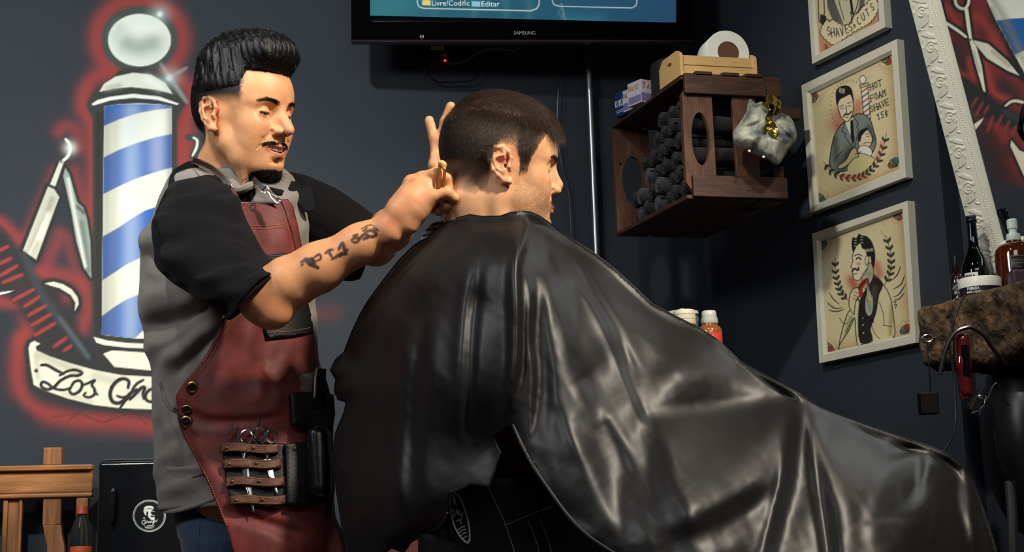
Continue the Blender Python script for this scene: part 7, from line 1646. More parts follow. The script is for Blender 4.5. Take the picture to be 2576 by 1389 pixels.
inn = [(1240, 600, 2.30), (1310, 610, 2.29), (1400, 660, 2.34), (1160, 640, 2.32), (1080, 700, 2.36), (1200, 760, 2.27), (1300, 760, 2.24), (1420, 800, 2.27), (1530, 800, 2.33), (1000, 850, 2.40), (1100, 950, 2.28), (1200, 1000, 2.24), (1300, 980, 2.22), (1430, 1000, 2.22), (1600, 930, 2.29), (1750, 960, 2.31), (940, 1050, 2.44), (1000, 1200, 2.34), (1100, 1200, 2.28), (1240, 1120, 2.26), (900, 1250, 2.47),
       (1340, 1120, 2.20), (1450, 1200, 2.16), (1600, 1150, 2.18), (1600, 1350, 2.12), (1800, 1120, 2.22), (1850, 1300, 2.13), (2000, 1100, 2.23), (2050, 1300, 2.16), (2200, 1200, 2.22), (2300, 1300, 2.19), (2400, 1300, 2.26), (1900, 1030, 2.29), (1700, 1480, 2.08), (2100, 1520, 2.08), (2400, 1500, 2.22), (1800, 1580, 2.08), (1030, 1330, 2.34)]
T_f = TPS(sil + inn); T_s = TPS(sil + [(1300, 900, 2.42), (1600, 1200, 2.38), (2000, 1400, 2.34), (1100, 1250, 2.46), (2540, 1600, 2.34), (1700, 1580, 2.35)])
fo = Folds(780, 480, 2620, 1640, 4, (0.55, -0.835), 0.00035)
S_ = fo.stroke
S_([(1197, 640), (1193, 690), (1180, 772), (1171, 882), (1168, 1004), (1170, 1100)], 22, 1.0); S_([(1215, 680), (1205, 780), (1196, 900), (1192, 1040)], 18, -0.9); S_([(1165, 700), (1150, 820), (1142, 960)], 24, -0.6)
S_([(1060, 800), (1042, 870), (1033, 968), (1025, 1090), (1018, 1212), (1022, 1353)], 26, 0.85); S_([(1080, 830), (1064, 960), (1056, 1100), (1060, 1240)], 24, -0.8); S_([(1005, 860), (988, 1000), (985, 1140), (988, 1300)], 26, -0.7); S_([(950, 900), (935, 1050), (930, 1200)], 26, 0.35)
S_([(1110, 760), (1100, 900), (1095, 1080)], 22, 0.25); S_([(960, 760), (1000, 700), (1070, 640)], 12, 0.4); S_([(1040, 700), (1100, 650), (1180, 600)], 14, 0.35); S_([(1060, 760), (1120, 690), (1190, 620)], 12, -0.4)
S_([(1327, 545), (1338, 580), (1318, 620), (1308, 660), (1306, 723), (1309, 833), (1303, 931), (1288, 1020)], 15, 1.7); S_([(1322, 560), (1345, 590)], 34, 1.1); S_([(1285, 600), (1282, 720), (1284, 840), (1278, 950), (1262, 1030)], 24, -1.3)
S_([(1322, 650), (1341, 742), (1337, 845), (1346, 937), (1339, 1060), (1328, 1120)], 14, 1.2); S_([(1324, 760), (1322, 860), (1326, 950)], 9, -1.0); S_([(1365, 720), (1372, 840), (1385, 960), (1380, 1080)], 26, -1.1)
S_([(1388, 590), (1425, 655), (1498, 765), (1560, 850)], 16, 1.1); S_([(1372, 610), (1400, 680), (1440, 750)], 15, -0.8); S_([(1358, 632), (1406, 723), (1431, 797), (1440, 882), (1468, 955), (1500, 1040)], 34, 0.8); S_([(1440, 700), (1490, 790), (1530, 870), (1560, 950)], 22, -0.8)
S_([(1432, 656), (1486, 750), (1540, 860), (1578, 958), (1610, 1033), (1642, 1087)], 16, 1.4); S_([(1460, 660), (1520, 760), (1570, 850), (1610, 950)], 20, -1.0); S_([(1497, 690), (1562, 748), (1620, 802), (1680, 862), (1750, 925)], 40, 0.9); S_([(1520, 672), (1630, 765), (1723, 812), (1820, 875)], 14, 0.5); S_([(1580, 820), (1650, 900), (1720, 960)], 24, -0.5)
fo.fill([(1640, 960), (1760, 940), (1990, 995), (1900, 1012), (1750, 1024), (1630, 1040)], -0.9, 22); fo.fill([(1625, 1050), (1740, 1034), (2000, 1008), (1985, 1080), (1950, 1180), (1880, 1250), (1760, 1310), (1690, 1230), (1680, 1120)], 0.75, 22)
S_([(1454, 950), (1508, 1017), (1530, 1060)], 50, 0.8); S_([(1432, 1060), (1497, 1157), (1529, 1260), (1556, 1340)], 48, 1.0); S_([(1500, 1020), (1560, 1120), (1600, 1200)], 26, -0.9); S_([(1400, 1000), (1420, 1080), (1460, 1180)], 22, -0.8); S_([(1348, 1151), (1374, 1243), (1412, 1298), (1486, 1340)], 26, 0.9); S_([(1400, 1160), (1450, 1260)], 24, 0.3)
S_([(1600, 1000), (1659, 1125), (1672, 1206), (1708, 1298), (1690, 1400)], 60, -0.8); S_([(1610, 1360), (1600, 1450)], 60, -0.4); S_([(1950, 1211), (1880, 1250), (1810, 1276), (1734, 1330), (1700, 1370)], 52, -0.6); S_([(1900, 1300), (1820, 1350), (1780, 1420)], 50, 0.8)
S_([(2012, 1012), (1993, 1125), (1965, 1260), (1930, 1400), (1920, 1500)], 50, -1.3); S_([(1962, 1160), (1940, 1276), (1905, 1400)], 18, 0.9); S_([(2018, 1005), (2030, 1098), (2042, 1206), (2063, 1340), (2080, 1460)], 15, 1.7); S_([(2034, 1040), (2062, 1160), (2090, 1300), (2110, 1440)], 30, -1.1)
fo.fill([(2100, 1060), (2250, 1100), (2390, 1160), (2400, 1220), (2400, 1420), (2140, 1420), (2110, 1200)], 0.55, 25); S_([(2165, 1093), (2220, 1142), (2262, 1152), (2300, 1132)], 20, 1.2); S_([(2215, 1118), (2262, 1122), (2310, 1118)], 18, -1.3); S_([(2319, 1140), (2322, 1180), (2312, 1235)], 22, -1.2); S_([(2210, 1200), (2180, 1300), (2190, 1400)], 30, -0.35)
S_([(2360, 1180), (2380, 1240), (2390, 1330)], 26, 0.6); S_([(2412, 1180), (2428, 1280), (2450, 1400)], 28, -1.5); S_([(2440, 1220), (2462, 1290), (2492, 1400)], 12, 0.5); S_([(2130, 1330), (2230, 1310), (2330, 1320)], 16, 0.3); S_([(2350, 1290), (2330, 1400)], 20, -0.6)
fo.noise(120, 14, 0.16, 4, 0.95); fo.noise(70, 9, 0.12, 11, 1.25); fo.noise(80, 12, 0.10, 20, 0.5); fo.noise(24, 7, 0.07, 31, -0.6)
fo.solve()
_hem = np.array([(2540, 1600), (1550, 1398), (1430, 1300), (1318, 1132), (1288, 1068), (1240, 1098), (1246, 1180), (1165, 1226), (1132, 1238), (1108, 1322), (1012, 1392), (900, 1420)])
def cape_edge(x, y):
    """pixels to the silhouette (hem excluded)"""
    A_, _ = seg_dist(x, y, CAPE[:39]); B_, _ = seg_dist(x, y, CAPE[67:] + [CAPE[0]]); return np.minimum(A_, B_)
FAMP = 0.82
def cape_front(x, y):
    e = np.clip(cape_edge(x, y) / 46, 0, 1); rnd = 1 - np.sqrt(np.clip(1 - (1 - e) ** 2, 0, 1)); h = fo(x, y)
    base = np.minimum(T_f(x, y), T_s(x, y) - 0.002)
    return base + 0.045 * rnd * gz(T_s(x, y) - base, 0, 0.05) - h * FAMP * 2.3 / FPX * gz(e, 0, 0.5) 
pts, tri, bd = tri_region(CAPE, 5.0)
cape = sheet('barber_cape', None, cape_front, M_satin, None, thick=0.0018, pts_tri=(pts, tri, bd))
tag(cape, 'black satin barber cape draped over the seated person from neck to knees', 'cape')
BK = CAPE[:39] + [(2300, 1600), (1900, 1600), (1500, 1500), (1300, 1400), (1100, 1400)] + CAPE[59:]
def cape_back(x, y):
    d = np.minimum(cape_edge(x, y) / 300, 1); return T_s(x, y) + 0.20 * np.sqrt(1 - (1 - d) ** 2) + 0.0015
sheet('back_side', BK, cape_back, M_satin, cape, 16, 0.002)
# stitched, pleated hem edges
def hem(path, name='hem', off=0.0025):
    pts_ = smooth_curve(path, 10); b = MB(); dep = cape_front(pts_[:, 0], pts_[:, 1]) - off; b.tube([W(x, y, d) for (x, y), d in zip(pts_, dep)], 0.0026, 6); return b.build(name, M_satin, cape, smooth=True)
hem([(1550, 1396), (1480, 1349), (1430, 1299), (1386, 1240), (1350, 1187), (1319, 1132), (1289, 1068)]); hem([(1132, 1238), (1165, 1226), (1185, 1216), (1230, 1222)]); hem([(1125, 1290), (1108, 1322), (1078, 1340), (1036, 1361), (1024, 1376), (1012, 1392)])
for k in range(7):
    x = 1285 + k * 9.0; y = 1074 + k * 15.5
    MB().slab(W(x, y, float(cape_front(np.array([x]), np.array([y]))[0]) - 0.004), W(x + 9, y - 3, 2.2) - W(x, y, 2.2), W(x + 7, y + 10, 2.2) - W(x, y, 2.2), (0, -0.0015, 0)).build('hem_tab', M_satin, cape, bevel=0.0006)
# folded-back edge at the seated person's back: a dark cuff of cloth
M_sleevec = mat('black_knit', (24, 24, 26), 0.9, sheen=0.3, bump=0.5, bscale=500)
# striped shirt collar at the nape
M_stripe = mat('striped_cotton', (255, 255, 255), 0.8, attr='paint', sheen=0.2)
col_poly = [(1056, 611), (1063, 592), (1073, 574), (1090, 561), (1115, 556), (1142, 553), (1150, 560), (1120, 580), (1092, 602), (1070, 616)]
pts2, tri2, bd2 = tri_region(col_poly, 2.5)
cdep = lambda x, y: 2.455 + 0.0009 * (y - 545) * 0.5 + 0.0003 * (1100 - x) * 0.6
P2 = W(pts2[:, 0], pts2[:, 1], cdep(pts2[:, 0], pts2[:, 1])); n_ = np.cross(P2[tri2[0, 1]] - P2[tri2[0, 0]], P2[tri2[0, 2]] - P2[tri2[0, 0]]); tri2 = tri2[:, ::-1] if n_ @ (CAM - P2[0]) < 0 else tri2
me = npmesh('shirt_collar', P2, tri2); ph_ = (pts2[:, 1] * 1.0 + 0.10 * (pts2[:, 0] - 1100)) / 7.0
cc = mixc(np.tile(lin((214, 212, 208)), (len(P2), 1)), gz(np.sin(ph_ * 2 * PI * 0.55), 0.1, 0.5), lin((66, 60, 66))); paint_attr(me, cc)
o_ = link('shirt_collar', me, M_stripe, client, True); md = o_.modifiers.new('thickness', 'SOLIDIFY'); md.thickness = 0.004; md.offset = -1
csh = Loft([(1110, 585, 1320, 585, 2.49, 0.075), (1085, 620, 1340, 620, 2.49, 0.08), (1060, 700, 1360, 700, 2.49, 0.09)], 4, 2.1); csh.mesh('striped_shirt', mat('striped_shirt_cloth', (120, 116, 114), 0.85), client, 48, 0, None, 1, cap1=True, inner=0.003)
# ================================================================== the barber chair under the cape
chair = thing('barber_chair', 'black leather barber chair with white stitching and round emblem, mostly hidden under the cape', 'chair', (V(1250, 1380, 2.45).x, 2.45, 0.0))
CP = Plane(W(1250, 1300, 2.33), (1, 0, 0))
def csolid(name, c, h, rnd, m=M_blackleather, par=chair, res=0.008, extra=None):
    s = Solid(); s.box(c, h, rnd=rnd, k=0.0)
    if extra: extra(s)
    c = np.array(c); h = np.array(h); v, f = solid_mesh(s, c - h - 0.03, c + h + 0.03, res, it=1); return link(name, npmesh(name, v, f), m, par, True)
sx = W(1110, 1300, 2.34)[0]; ex_ = W(1560, 1300, 2.34)[0]; zt = W(1300, 1190, 2.34)[2]
csolid('seat', ((sx + ex_) / 2 + 0.02, 2.47, zt - 0.165), ((ex_ - sx) / 2 + 0.06, 0.145, 0.10), 0.035)
csolid('side_panel', ((sx + ex_) / 2 + 0.02, 2.345, zt - 0.20), ((ex_ - sx) / 2 + 0.02, 0.022, 0.20), 0.018)
bk = W(1085, 1100, 2.50); csolid('backrest', (bk[0] + 0.010, 2.50, bk[2] - 0.04), (0.030, 0.12, 0.17), 0.028)
b = MB(); b.lathe(((sx + ex_) / 2, 2.47, 0.0), [(0.28, 0.0), (0.28, 0.02), (0.25, 0.035), (0.06, 0.06), (0.05, 0.10), (0.05, zt - 0.38), (0.12, zt - 0.36), (0.12, zt - 0.26)], (0, 0, 1), 48); b.build('pedestal', M_chrome, chair, smooth=True)
csolid('footrest', (ex_ + 0.33, 2.47, 0.30), (0.09, 0.16, 0.02), 0.012); b = MB(); b.tube([(ex_ - 0.05, 2.47, zt - 0.30), (ex_ + 0.18, 2.47, 0.42), (ex_ + 0.30, 2.47, 0.30)], 0.02, 10); b.build('footrest_bar', M_chrome, chair, smooth=True)
SP = Plane((0, 2.3205, 0), (1, 0, 0)); M_wthread = mat('white_thread', (190, 190, 184), 0.7)
def on_sp(x, y, h=0.0): return SP.at(float(x), float(y), h)
def st_line(path, r=0.0008, gap=7.0, ln=4.5):
    pts_ = smooth_curve(path, 10) if len(path) > 2 else np.array([np.array(path[0], float) + (np.array(path[1], float) - path[0]) * k / 40 for k in range(41)])
    L = np.concatenate([[0], np.cumsum(np.hypot(*np.diff(pts_, axis=0).T))]); b = MB(); t = 0
    while t + ln < L[-1]:
        b.tube([on_sp(np.interp(u, L, pts_[:, 0]), np.interp(u, L, pts_[:, 1]), 0.0012) for u in (t, t + ln)], r, 4); t += gap
    b.build('stitching', M_wthread, chair)
st_line([(1222, 1208), (1245, 1262), (1268, 1312), (1290, 1375), (1300, 1410)]); st_line([(1268, 1322), (1310, 1305), (1350, 1288), (1392, 1274)]); st_line([(1328, 1312), (1345, 1350), (1360, 1400)]); st_line([(1356, 1302), (1374, 1345), (1390, 1395)])
EM = [(1136, 1240), (1150, 1242), (1162, 1262), (1172, 1290), (1179, 1318), (1182, 1345), (1181, 1362), (1174, 1366), (1160, 1354), (1148, 1335), (1140, 1315), (1134, 1290), (1131, 1262)]
M_wprint = mat('white_emblem', (214, 216, 214), 0.55)
b = MB(); b.tube([on_sp(x, y, 0.001) for x, y in smooth_curve(EM, 5, True)], 0.0011, 6, True); b.build('emblem_ring', M_wprint, chair); b = MB(); b.tube([on_sp(x * 0.93 + 1158 * 0.07, y * 0.93 + 1303 * 0.07, 0.001) for x, y in smooth_curve(EM, 5, True)], 0.0006, 5, True); b.build('emblem_ring', M_wprint, chair)
b = MB(); b.prism([on_sp(x, y, 0.0008) for x, y in ((1137, 1246), (1144, 1252), (1150, 1272), (1142, 1268), (1138, 1256))], (0, -0.0008, 0)); b.build('emblem_figure', M_wprint, chair)
for s_ in ([(1134, 1290), (1140, 1280), (1142, 1292), (1136, 1302), (1146, 1296), (1150, 1280), (1152, 1296), (1156, 1284), (1158, 1300), (1164, 1290), (1160, 1310)], [(1148, 1312), (1156, 1308), (1160, 1318)], [(1150, 1336), (1160, 1328), (1170, 1324)], [(1154, 1342), (1164, 1334), (1172, 1332)], [(1158, 1350), (1166, 1342), (1174, 1340)], [(1162, 1356), (1176, 1348)]):
    b = MB(); b.tube([on_sp(x, y, 0.0012) for x, y in smooth_curve(s_, 3)], 0.0010, 5); b.build('emblem_lettering', M_wprint, chair)
b = MB(); b.tube([W(2540, 1210, 2.75), W(2546, 1290, 2.75), W(2550, 1500, 2.75)], 0.010, 14); tag(b.build('chrome_post', mat('worn_chrome', (120, 122, 126), 0.3, metal=0.9), smooth=True), 'dull chrome post at the right edge beyond the cape', 'post')
# ================================================================== bench, fridge, bottle at the left
M_bench = mat('varnished_pine', (172, 116, 66), 0.45, c2=(142, 92, 52), nscale=5, noise=0.18, stretch=(1.2, 1, 14), bump=0.2, bscale=30)
M_bench2 = mat('varnished_pine_upright', (160, 106, 62), 0.5, c2=(126, 80, 46), nscale=5, noise=0.18, stretch=(14, 14, 1.0), bump=0.2, bscale=30)
BN = Plane(BACK.P(0., 0., 0.08), BACK.u)
bench = thing('wooden_bench', 'varnished wooden bench with slatted back standing against the mural wall', 'bench', tuple(BN.P(float(BN.uv(60., 1300.)[0]), 0.0, 0.15)))
def rect(pl, x0, y0, x1, y1, th, name, m, par, bev=0.003, h0=0.0):
    xm = (max(x0, 0) + x1) / 2; a0, a1 = float(pl.uv(float(x0), 1250.)[0]), float(pl.uv(float(x1), 1250.)[0]); z0, z1 = float(pl.uv(xm, float(y1))[1]), float(pl.uv(xm, float(y0))[1])
    return MB().slab(pl.P(a0, z0, h0), pl.u * (a1 - a0), pl.v * (z1 - z0), pl.n * th).build(name, m, par, bevel=bev)
rect(BN, -260, 1172, 236, 1186, 0.050, 'top_rail', M_bench, bench, 0.004, -0.012); rect(BN, -260, 1184, 236, 1243, 0.024, 'back_rail', M_bench, bench, 0.006); rect(BN, -260, 1242, 236, 1254, 0.034, 'lower_moulding', M_bench, bench, 0.005, -0.004)
rect(BN, 111, 1128, 157, 1172, 0.035, 'post_block', M_bench2, bench, 0.003)
for x0, x1 in ((12, 24), (24, 52), (52, 60)): rect(BN, x0, 1258 - 4, x1, 1700, 0.020 if x1 - x0 < 20 else 0.014, 'upright_slat', M_bench2, bench, 0.002)
rect(BN, 112, 1254, 158, 1322, 0.022, 'splat', M_bench2, bench, 0.003)
b = MB(); pl_ = [(112, 1322), (158, 1322), (160, 1345), (166, 1372), (168, 1420), (160, 1500), (110, 1500), (122, 1420), (122, 1372), (116, 1345)]; b.prism([BN.at(float(x), float(y), 0.0) for x, y in pl_], BN.n * 0.028); b.build('splat', M_bench2, bench, bevel=0.002)
rect(BN, 196, 1254, 226, 2200, 0.03, 'upright_slat', M_bench2, bench); rect(BN, -230, 1254, -190, 2200, 0.03, 'upright_slat', M_bench2, bench)
seat_a = float(BN.uv(-260., 1300.)[0]); seat_b = float(BN.uv(232., 1300.)[0])
MB().slab(BN.P(seat_a, 0.42, 0.0), BN.u * (seat_b - seat_a), BN.n * 0.34, (0, 0, 0.035)).build('seat', M_bench, bench, bevel=0.006)
for a_ in (seat_a + 0.02, seat_b - 0.08):
    for h_ in (0.0, 0.27): MB().slab(BN.P(a_, 0.0, h_), BN.u * 0.06, BN.n * 0.06, (0, 0, 0.42)).build('leg', M_bench2, bench, bevel=0.004)
cu = tag(rect(BN, -60, 1312, 9, 1480, 0.12, 'cushion', mat('olive_striped_cloth', (112, 96, 44), 0.85, c2=(84, 74, 36), nscale=40, stretch=(6, 6, 1)), None, 0.02, 0.05), 'olive yellow cushion standing on the wooden bench', 'cushion')
# fridge
FRP = Plane(BACK.P(0., 0., 0.50), BACK.u)
M_fr = mat('black_speckled_enamel', (17, 17, 19), 0.22, coat=0.4, bump=0.25, bscale=260, bdist=0.001)
fridge = thing('mini_fridge', 'black mini fridge with a round white barber sticker on its door', 'fridge', tuple(FRP.P(float(FRP.uv(330., 1300.)[0]), 0.0, -0.2)))
a0, zt_ = [float(t) for t in FRP.uv(246., 1153.)]; a1 = a0 + 0.47
MB().slab(FRP.P(a0, 0.02, -0.44), FRP.u * (a1 - a0), (0, 0, zt_ - 0.02), FRP.n * 0.40).build('body', M_fr, fridge, bevel=0.012, seg=3)
dz = float(FRP.uv(262., 1162.)[1])
MB().slab(FRP.P(a0 + 0.003, 0.05, -0.035), FRP.u * (a1 - a0 - 0.006), (0, 0, dz - 0.05), FRP.n * 0.045).build('door', M_fr, fridge, bevel=0.010, seg=4)
fd = Plane(FRP.P(0., 0., 0.010), FRP.u)
hb = MB(); hx, hz = [float(t) for t in fd.uv(286., 1236.)]; hz1 = float(fd.uv(288., 1316.)[1])
hb.tube([fd.P(hx, hz, 0.0), fd.P(hx, hz - 0.004, 0.014), fd.P(hx + 0.001, (hz + hz1) / 2, 0.018), fd.P(hx, hz1 + 0.004, 0.014), fd.P(hx, hz1, 0.0)], [0.007, 0.0075, 0.0065, 0.0055, 0.005], 12); hb.build('handle', mat('dark_chrome', (60, 60, 66), 0.22, metal=0.8), fridge, smooth=True)
for ax_ in (0.03, a1 - a0 - 0.05): MB().lathe(FRP.P(a0 + ax_, 0.0, -0.08), [(0.018, 0), (0.018, 0.05)], (0, 0, 1), 16).build('foot', M_black, fridge)
P_, F_, X_, Y_, _, _ = panel_grid(fd, [(330, 1254), (420, 1254), (420, 1342), (330, 1342)], 0.8, 0.0012)
cv = Canvas(X_, Y_, (14, 14, 16)); WH = (222, 230, 226); cx, cy = 375.5, 1298; rr = 41.5
circ = lambda r: [(cx + r * math.cos(t), cy + r * 0.975 * math.sin(t)) for t in np.linspace(0, 2 * PI, 50)[:-1]]
cv.fill(circ(rr), (14, 14, 16), 0.7); ring_a = cv.a.copy(); cv.stroke(circ(rr - 1.0), 1.5, WH, 0.6, closed=True, smooth=0); cv.stroke(circ(rr - 4), 0.9, WH, 0.6, 0.8, closed=True, smooth=0)
cv.fill([(362, 1281), (364, 1276), (370, 1273), (380, 1273), (386, 1276), (386, 1280), (376, 1279), (366, 1281)], WH, 0.6, smooth=3)
cv.fill([(361, 1283), (372, 1281), (386, 1282), (380, 1286), (379, 1292), (384, 1296), (378, 1298), (382, 1302), (388, 1300), (389, 1308), (382, 1309), (376, 1304), (372, 1298), (373, 1290), (370, 1286), (368, 1290), (368, 1297), (364, 1294)], WH, 0.6, smooth=2)
for s_ in ([(380, 1288), (388, 1287)], [(382, 1297), (389, 1297)]): cv.stroke(s_, 1.2, WH, 0.5)
cv.stroke([(360, 1304), (364, 1302), (362, 1306), (366, 1306)], 1.0, WH, 0.5)
for s_, wd in [([(368, 1311), (360, 1310), (357, 1315), (361, 1319), (367, 1316), (364, 1314)], 1.7), ([(367, 1316), (372, 1311), (373, 1316), (376, 1312), (378, 1316), (380, 1311), (383, 1315), (387, 1310), (386, 1315), (384, 1321), (388, 1314), (390, 1309), (392, 1313), (396, 1308), (394, 1311)], 1.4), ([(362, 1322), (366, 1326)], 0.9), ([(370, 1323), (384, 1322)], 1.2), ([(366, 1327), (386, 1326)], 1.6), ([(369, 1330), (383, 1330)], 0.9), ([(388, 1322), (386, 1326)], 0.9)]: cv.stroke(s_, wd, WH, 0.45, smooth=3)
k = ring_a[F_].max(1) > 0.3; u, inv = np.unique(F_[k], return_inverse=True); me = npmesh('round_sticker', P_[u], inv.reshape(-1, 4)); paint_attr(me, cv.c[u]); link('round_sticker', me, mat('sticker_vinyl', (255, 255, 255), 0.4, attr='paint'), fridge)
# soft drink bottle with orange cap
bt = thing('plastic_bottle', 'clear plastic bottle with orange cap and orange label in front of the bench', 'bottle', (0, 0, 0))
BTY = 3.17; bc = W(207, 1274, BTY); px2 = BTY / FPX; bt.location = (bc[0], bc[1], bc[2] - 0.24)
def prof_px(rows): return [(r * px2, -(y - 1274) * px2) for r, y in rows]
M_pet = mat('clear_plastic', (110, 118, 118), 0.12, trans=0.88, ior=1.15)
rows = [(13, 1290), (12, 1294), (14, 1302), (22, 1322), (27, 1338), (26.5, 1348), (28, 1352), (26.5, 1358), (27.5, 1364), (26, 1370), (25, 1380), (26, 1500), (24, 1525), (20, 1530)]
MB().lathe(bc, [(1e-6, -(1290 - 1274) * px2)] + prof_px(rows) + [(1e-6, -(1530 - 1274) * px2)], (0, 0, 1), 40).build('bottle_body', M_pet, bt, smooth=True)
MB().lathe(bc, prof_px([(14.5, 1293), (14.5, 1290), (13.8, 1289), (14.2, 1277), (13, 1274)]) + [(1e-6, 0)], (0, 0, 1), 32).build('cap', mat('orange_cap', (178, 72, 52), 0.45), bt, smooth=True)
lb_ = MB().lathe(bc, prof_px([(26, 1372), (26.4, 1373), (26.8, 1450), (26.2, 1451)]), (0, 0, 1), 40).build('label', mat('orange_label', (206, 88, 44), 0.4), bt, smooth=True)
md = MB().lathe(bc, [(1e-6, -(1385 - 1274) * px2)] + prof_px([(24, 1385), (25, 1500)]) + [(1e-6, -(1520 - 1274) * px2)], (0, 0, 1), 32).build('drink', mat('orange_drink', (190, 80, 40), 0.3), bt, smooth=True)
# stool that carries the bottle, below the view
stz = bc[2] - (1530 - 1274) * px2; st_ = thing('side_table', 'small dark side table below the bottle', 'table', (bc[0], bc[1], 0))
MB().slab((bc[0] - 0.15, bc[1] - 0.09, stz - 0.02), (0.3, 0, 0), (0, 0.18, 0), (0, 0, 0.0195)).build('top', M_crate, st_, bevel=0.003)
for sx_ in (-0.13, 0.10):
    for sy_ in (-0.08, 0.05): MB().slab((bc[0] + sx_, bc[1] + sy_, 0), (0.03, 0, 0), (0, 0.03, 0), (0, 0, stz - 0.02)).build('leg', M_crate, st_)

# low upholstered seat glimpsed behind the chair
SFY = 3.45; q = W(835, 1334, SFY); q2 = W(1180, 1334, SFY)
so = thing('low_sofa', 'low reddish brown upholstered seat glimpsed behind the barber chair', 'sofa', (float((q[0] + q2[0]) / 2), SFY + 0.2, 0.0)); M_sofa = mat('reddish_upholstery', (104, 62, 58), 0.8, noise=0.15, nscale=60)
MB().slab((q[0], SFY, q[2] - 0.14), (q2[0] - q[0], 0, 0), (0, 0.36, 0), (0, 0, 0.14)).build('cushion', M_sofa, so, bevel=0.02, seg=3); MB().slab((q[0] + 0.01, SFY + 0.01, 0.0), (q2[0] - q[0] - 0.02, 0, 0), (0, 0.34, 0), (0, 0, q[2] - 0.141)).build('base', M_black, so)
# ================================================================== mirror, slab shelf and products at the right
_c, _s = math.cos(math.radians(4.5)), math.sin(math.radians(4.5))
MU = np.array([RIGHT2.u[0] * _c - RIGHT2.u[1] * _s, RIGHT2.u[0] * _s + RIGHT2.u[1] * _c, 0]); MN0 = np.array([RIGHT2.n[0] * _c - RIGHT2.n[1] * _s, RIGHT2.n[0] * _s + RIGHT2.n[1] * _c, 0])
M0 = RIGHT2.at(2495., 690., 0.03)
best = None
for dg in np.arange(6, 22, 0.25):
    a_ = math.radians(dg); v_ = np.array([0, 0, 1]) * math.cos(a_) + MN0 * math.sin(a_); ts = np.linspace(0, 1.2, 1500); x, y = px_of(M0 + ts[:, None] * v_); k = int(np.argmin(np.abs(y)))
    if best is None or abs(x[k] - 2290) < best[0]: best = (abs(x[k] - 2290), v_)
MP = Plane(M0, MU, best[1])
mir = thing('leaning_mirror', 'mirror in a white ornate carved frame leaning forward, reflecting a second painted mural', 'mirror', tuple(MP.P(0.35, 0.0, 0.0)))
M_orn = mat('white_carved_frame', (222, 220, 204), 0.5, noise=0.03, nscale=20)
FWD = float(MP.uv(2367., 4.)[0]); MW = 0.72; MHT = 1.05; Zb = -0.02
# relief of one repeated motif: leaves, scroll and beads (cell 0..1 across, 0..1 along)
def relief(a, b_):
    """a: 0..1 across the frame bar from the outer edge, b_: metres along"""
    per = 0.082; v = (b_ / per) % 1.0; h = np.zeros(a.shape)
    def ridge(pts, w, amp):
        nonlocal h
        for sh in (-1, 0, 1):
            P = smooth_curve([(x, y + sh) for x, y in pts], 5); d, t = seg_dist(a * 0.85, v, [(x * 0.85, y) for x, y in P]); ww = w * (0.35 + 0.65 * np.sqrt(np.clip(4 * t * (1 - t), 0, 1)))
            h = np.maximum(h, amp * np.sqrt(np.clip(1 - (d / ww) ** 2, 0, 1)))
    band = (a > 0.06) & (a < 0.66)
    th = np.linspace(0.4, 5.6, 12); ridge([(0.42 + 0.15 * math.cos(t), 0.60 + 0.135 * math.sin(t)) for t in th], 0.034, 1.0)
    ridge([(0.42 + 0.06 * math.cos(t), 0.60 + 0.06 * math.sin(t)) for t in np.linspace(0, 5.5, 8)], 0.045, 0.8)
    for k in range(5):
        f = k / 4; ridge([(0.60 - 0.03 * f, 0.45 - 0.04 * k), (0.45 - 0.05 * f, 0.42 - 0.05 * k), (0.28 - 0.03 * k, 0.36 - 0.045 * k), (0.16 + 0.02 * k, 0.24 - 0.03 * k)], 0.028, 0.85 - 0.06 * k)
        ridge([(0.60, 0.78 + 0.02 * k), (0.46, 0.84 + 0.02 * k), (0.30 + 0.03 * k, 0.93 + 0.01 * k), (0.18 + 0.05 * k, 1.0)], 0.022, 0.7)
    ridge([(0.12, 0.62), (0.10, 0.75), (0.18, 0.86)], 0.03, 0.7); ridge([(0.62, 0.10), (0.52, 0.16), (0.56, 0.22)], 0.028, 0.7); ridge([(0.10, 0.12), (0.16, 0.18)], 0.03, 0.7); ridge([(0.60, 0.62), (0.62, 0.70)], 0.03, 0.6)
    h = h * band; prof = np.interp(a, [0, 0.03, 0.06, 0.36, 0.66, 0.69, 0.73, 0.84, 0.88, 0.94, 1.0], [0.0, 0.8, 0.9, 1.15, 0.95, 1.25, 0.85, 0.75, 1.2, 1.1, 0.1])
    bead = np.clip(1 - ((a - 0.785) / 0.035) ** 2 - (((b_ / 0.0052) % 1.0 - 0.5) / 0.42) ** 2, 0, 1)
    return 0.010 * prof + 0.0040 * h + 0.0018 * np.sqrt(bead)
def frame_bar(c0, c1, inward, na, fine=0.0009):
    """bar with mitred ends from outer corner c0 to c1 (plane coordinates)"""
    c0 = np.array(c0, float); c1 = np.array(c1, float); L = np.linalg.norm(c1 - c0); t = (c1 - c0) / L; n = np.array(inward, float); nl = int(L / fine)
    A_, B_ = np.meshgrid(np.linspace(0, 1, na), np.linspace(0, 1, nl)); a = A_.ravel(); s_ = B_.ravel(); lo_ = a * FWD; pos = lo_ + s_ * (L - 2 * lo_)
    q = c0 + t * pos[:, None] + n * (a * FWD)[:, None]; h = relief(a, pos); P = MP.P(q[:, 0], q[:, 1], h)
    ii = np.arange(na * nl).reshape(nl, na); F = np.stack([ii[1:, :-1].ravel(), ii[1:, 1:].ravel(), ii[:-1, 1:].ravel(), ii[:-1, :-1].ravel()], 1)
    nn = np.cross(P[F[0, 2]] - P[F[0, 0]], P[F[0, 3]] - P[F[0, 1]])
    if nn @ MP.n < 0: F = F[:, ::-1]
    o = link('frame_bar', npmesh('frame_bar', P, F), M_orn, mir, True); md = o.modifiers.new('thickness', 'SOLIDIFY'); md.thickness = 0.006; md.offset = -1
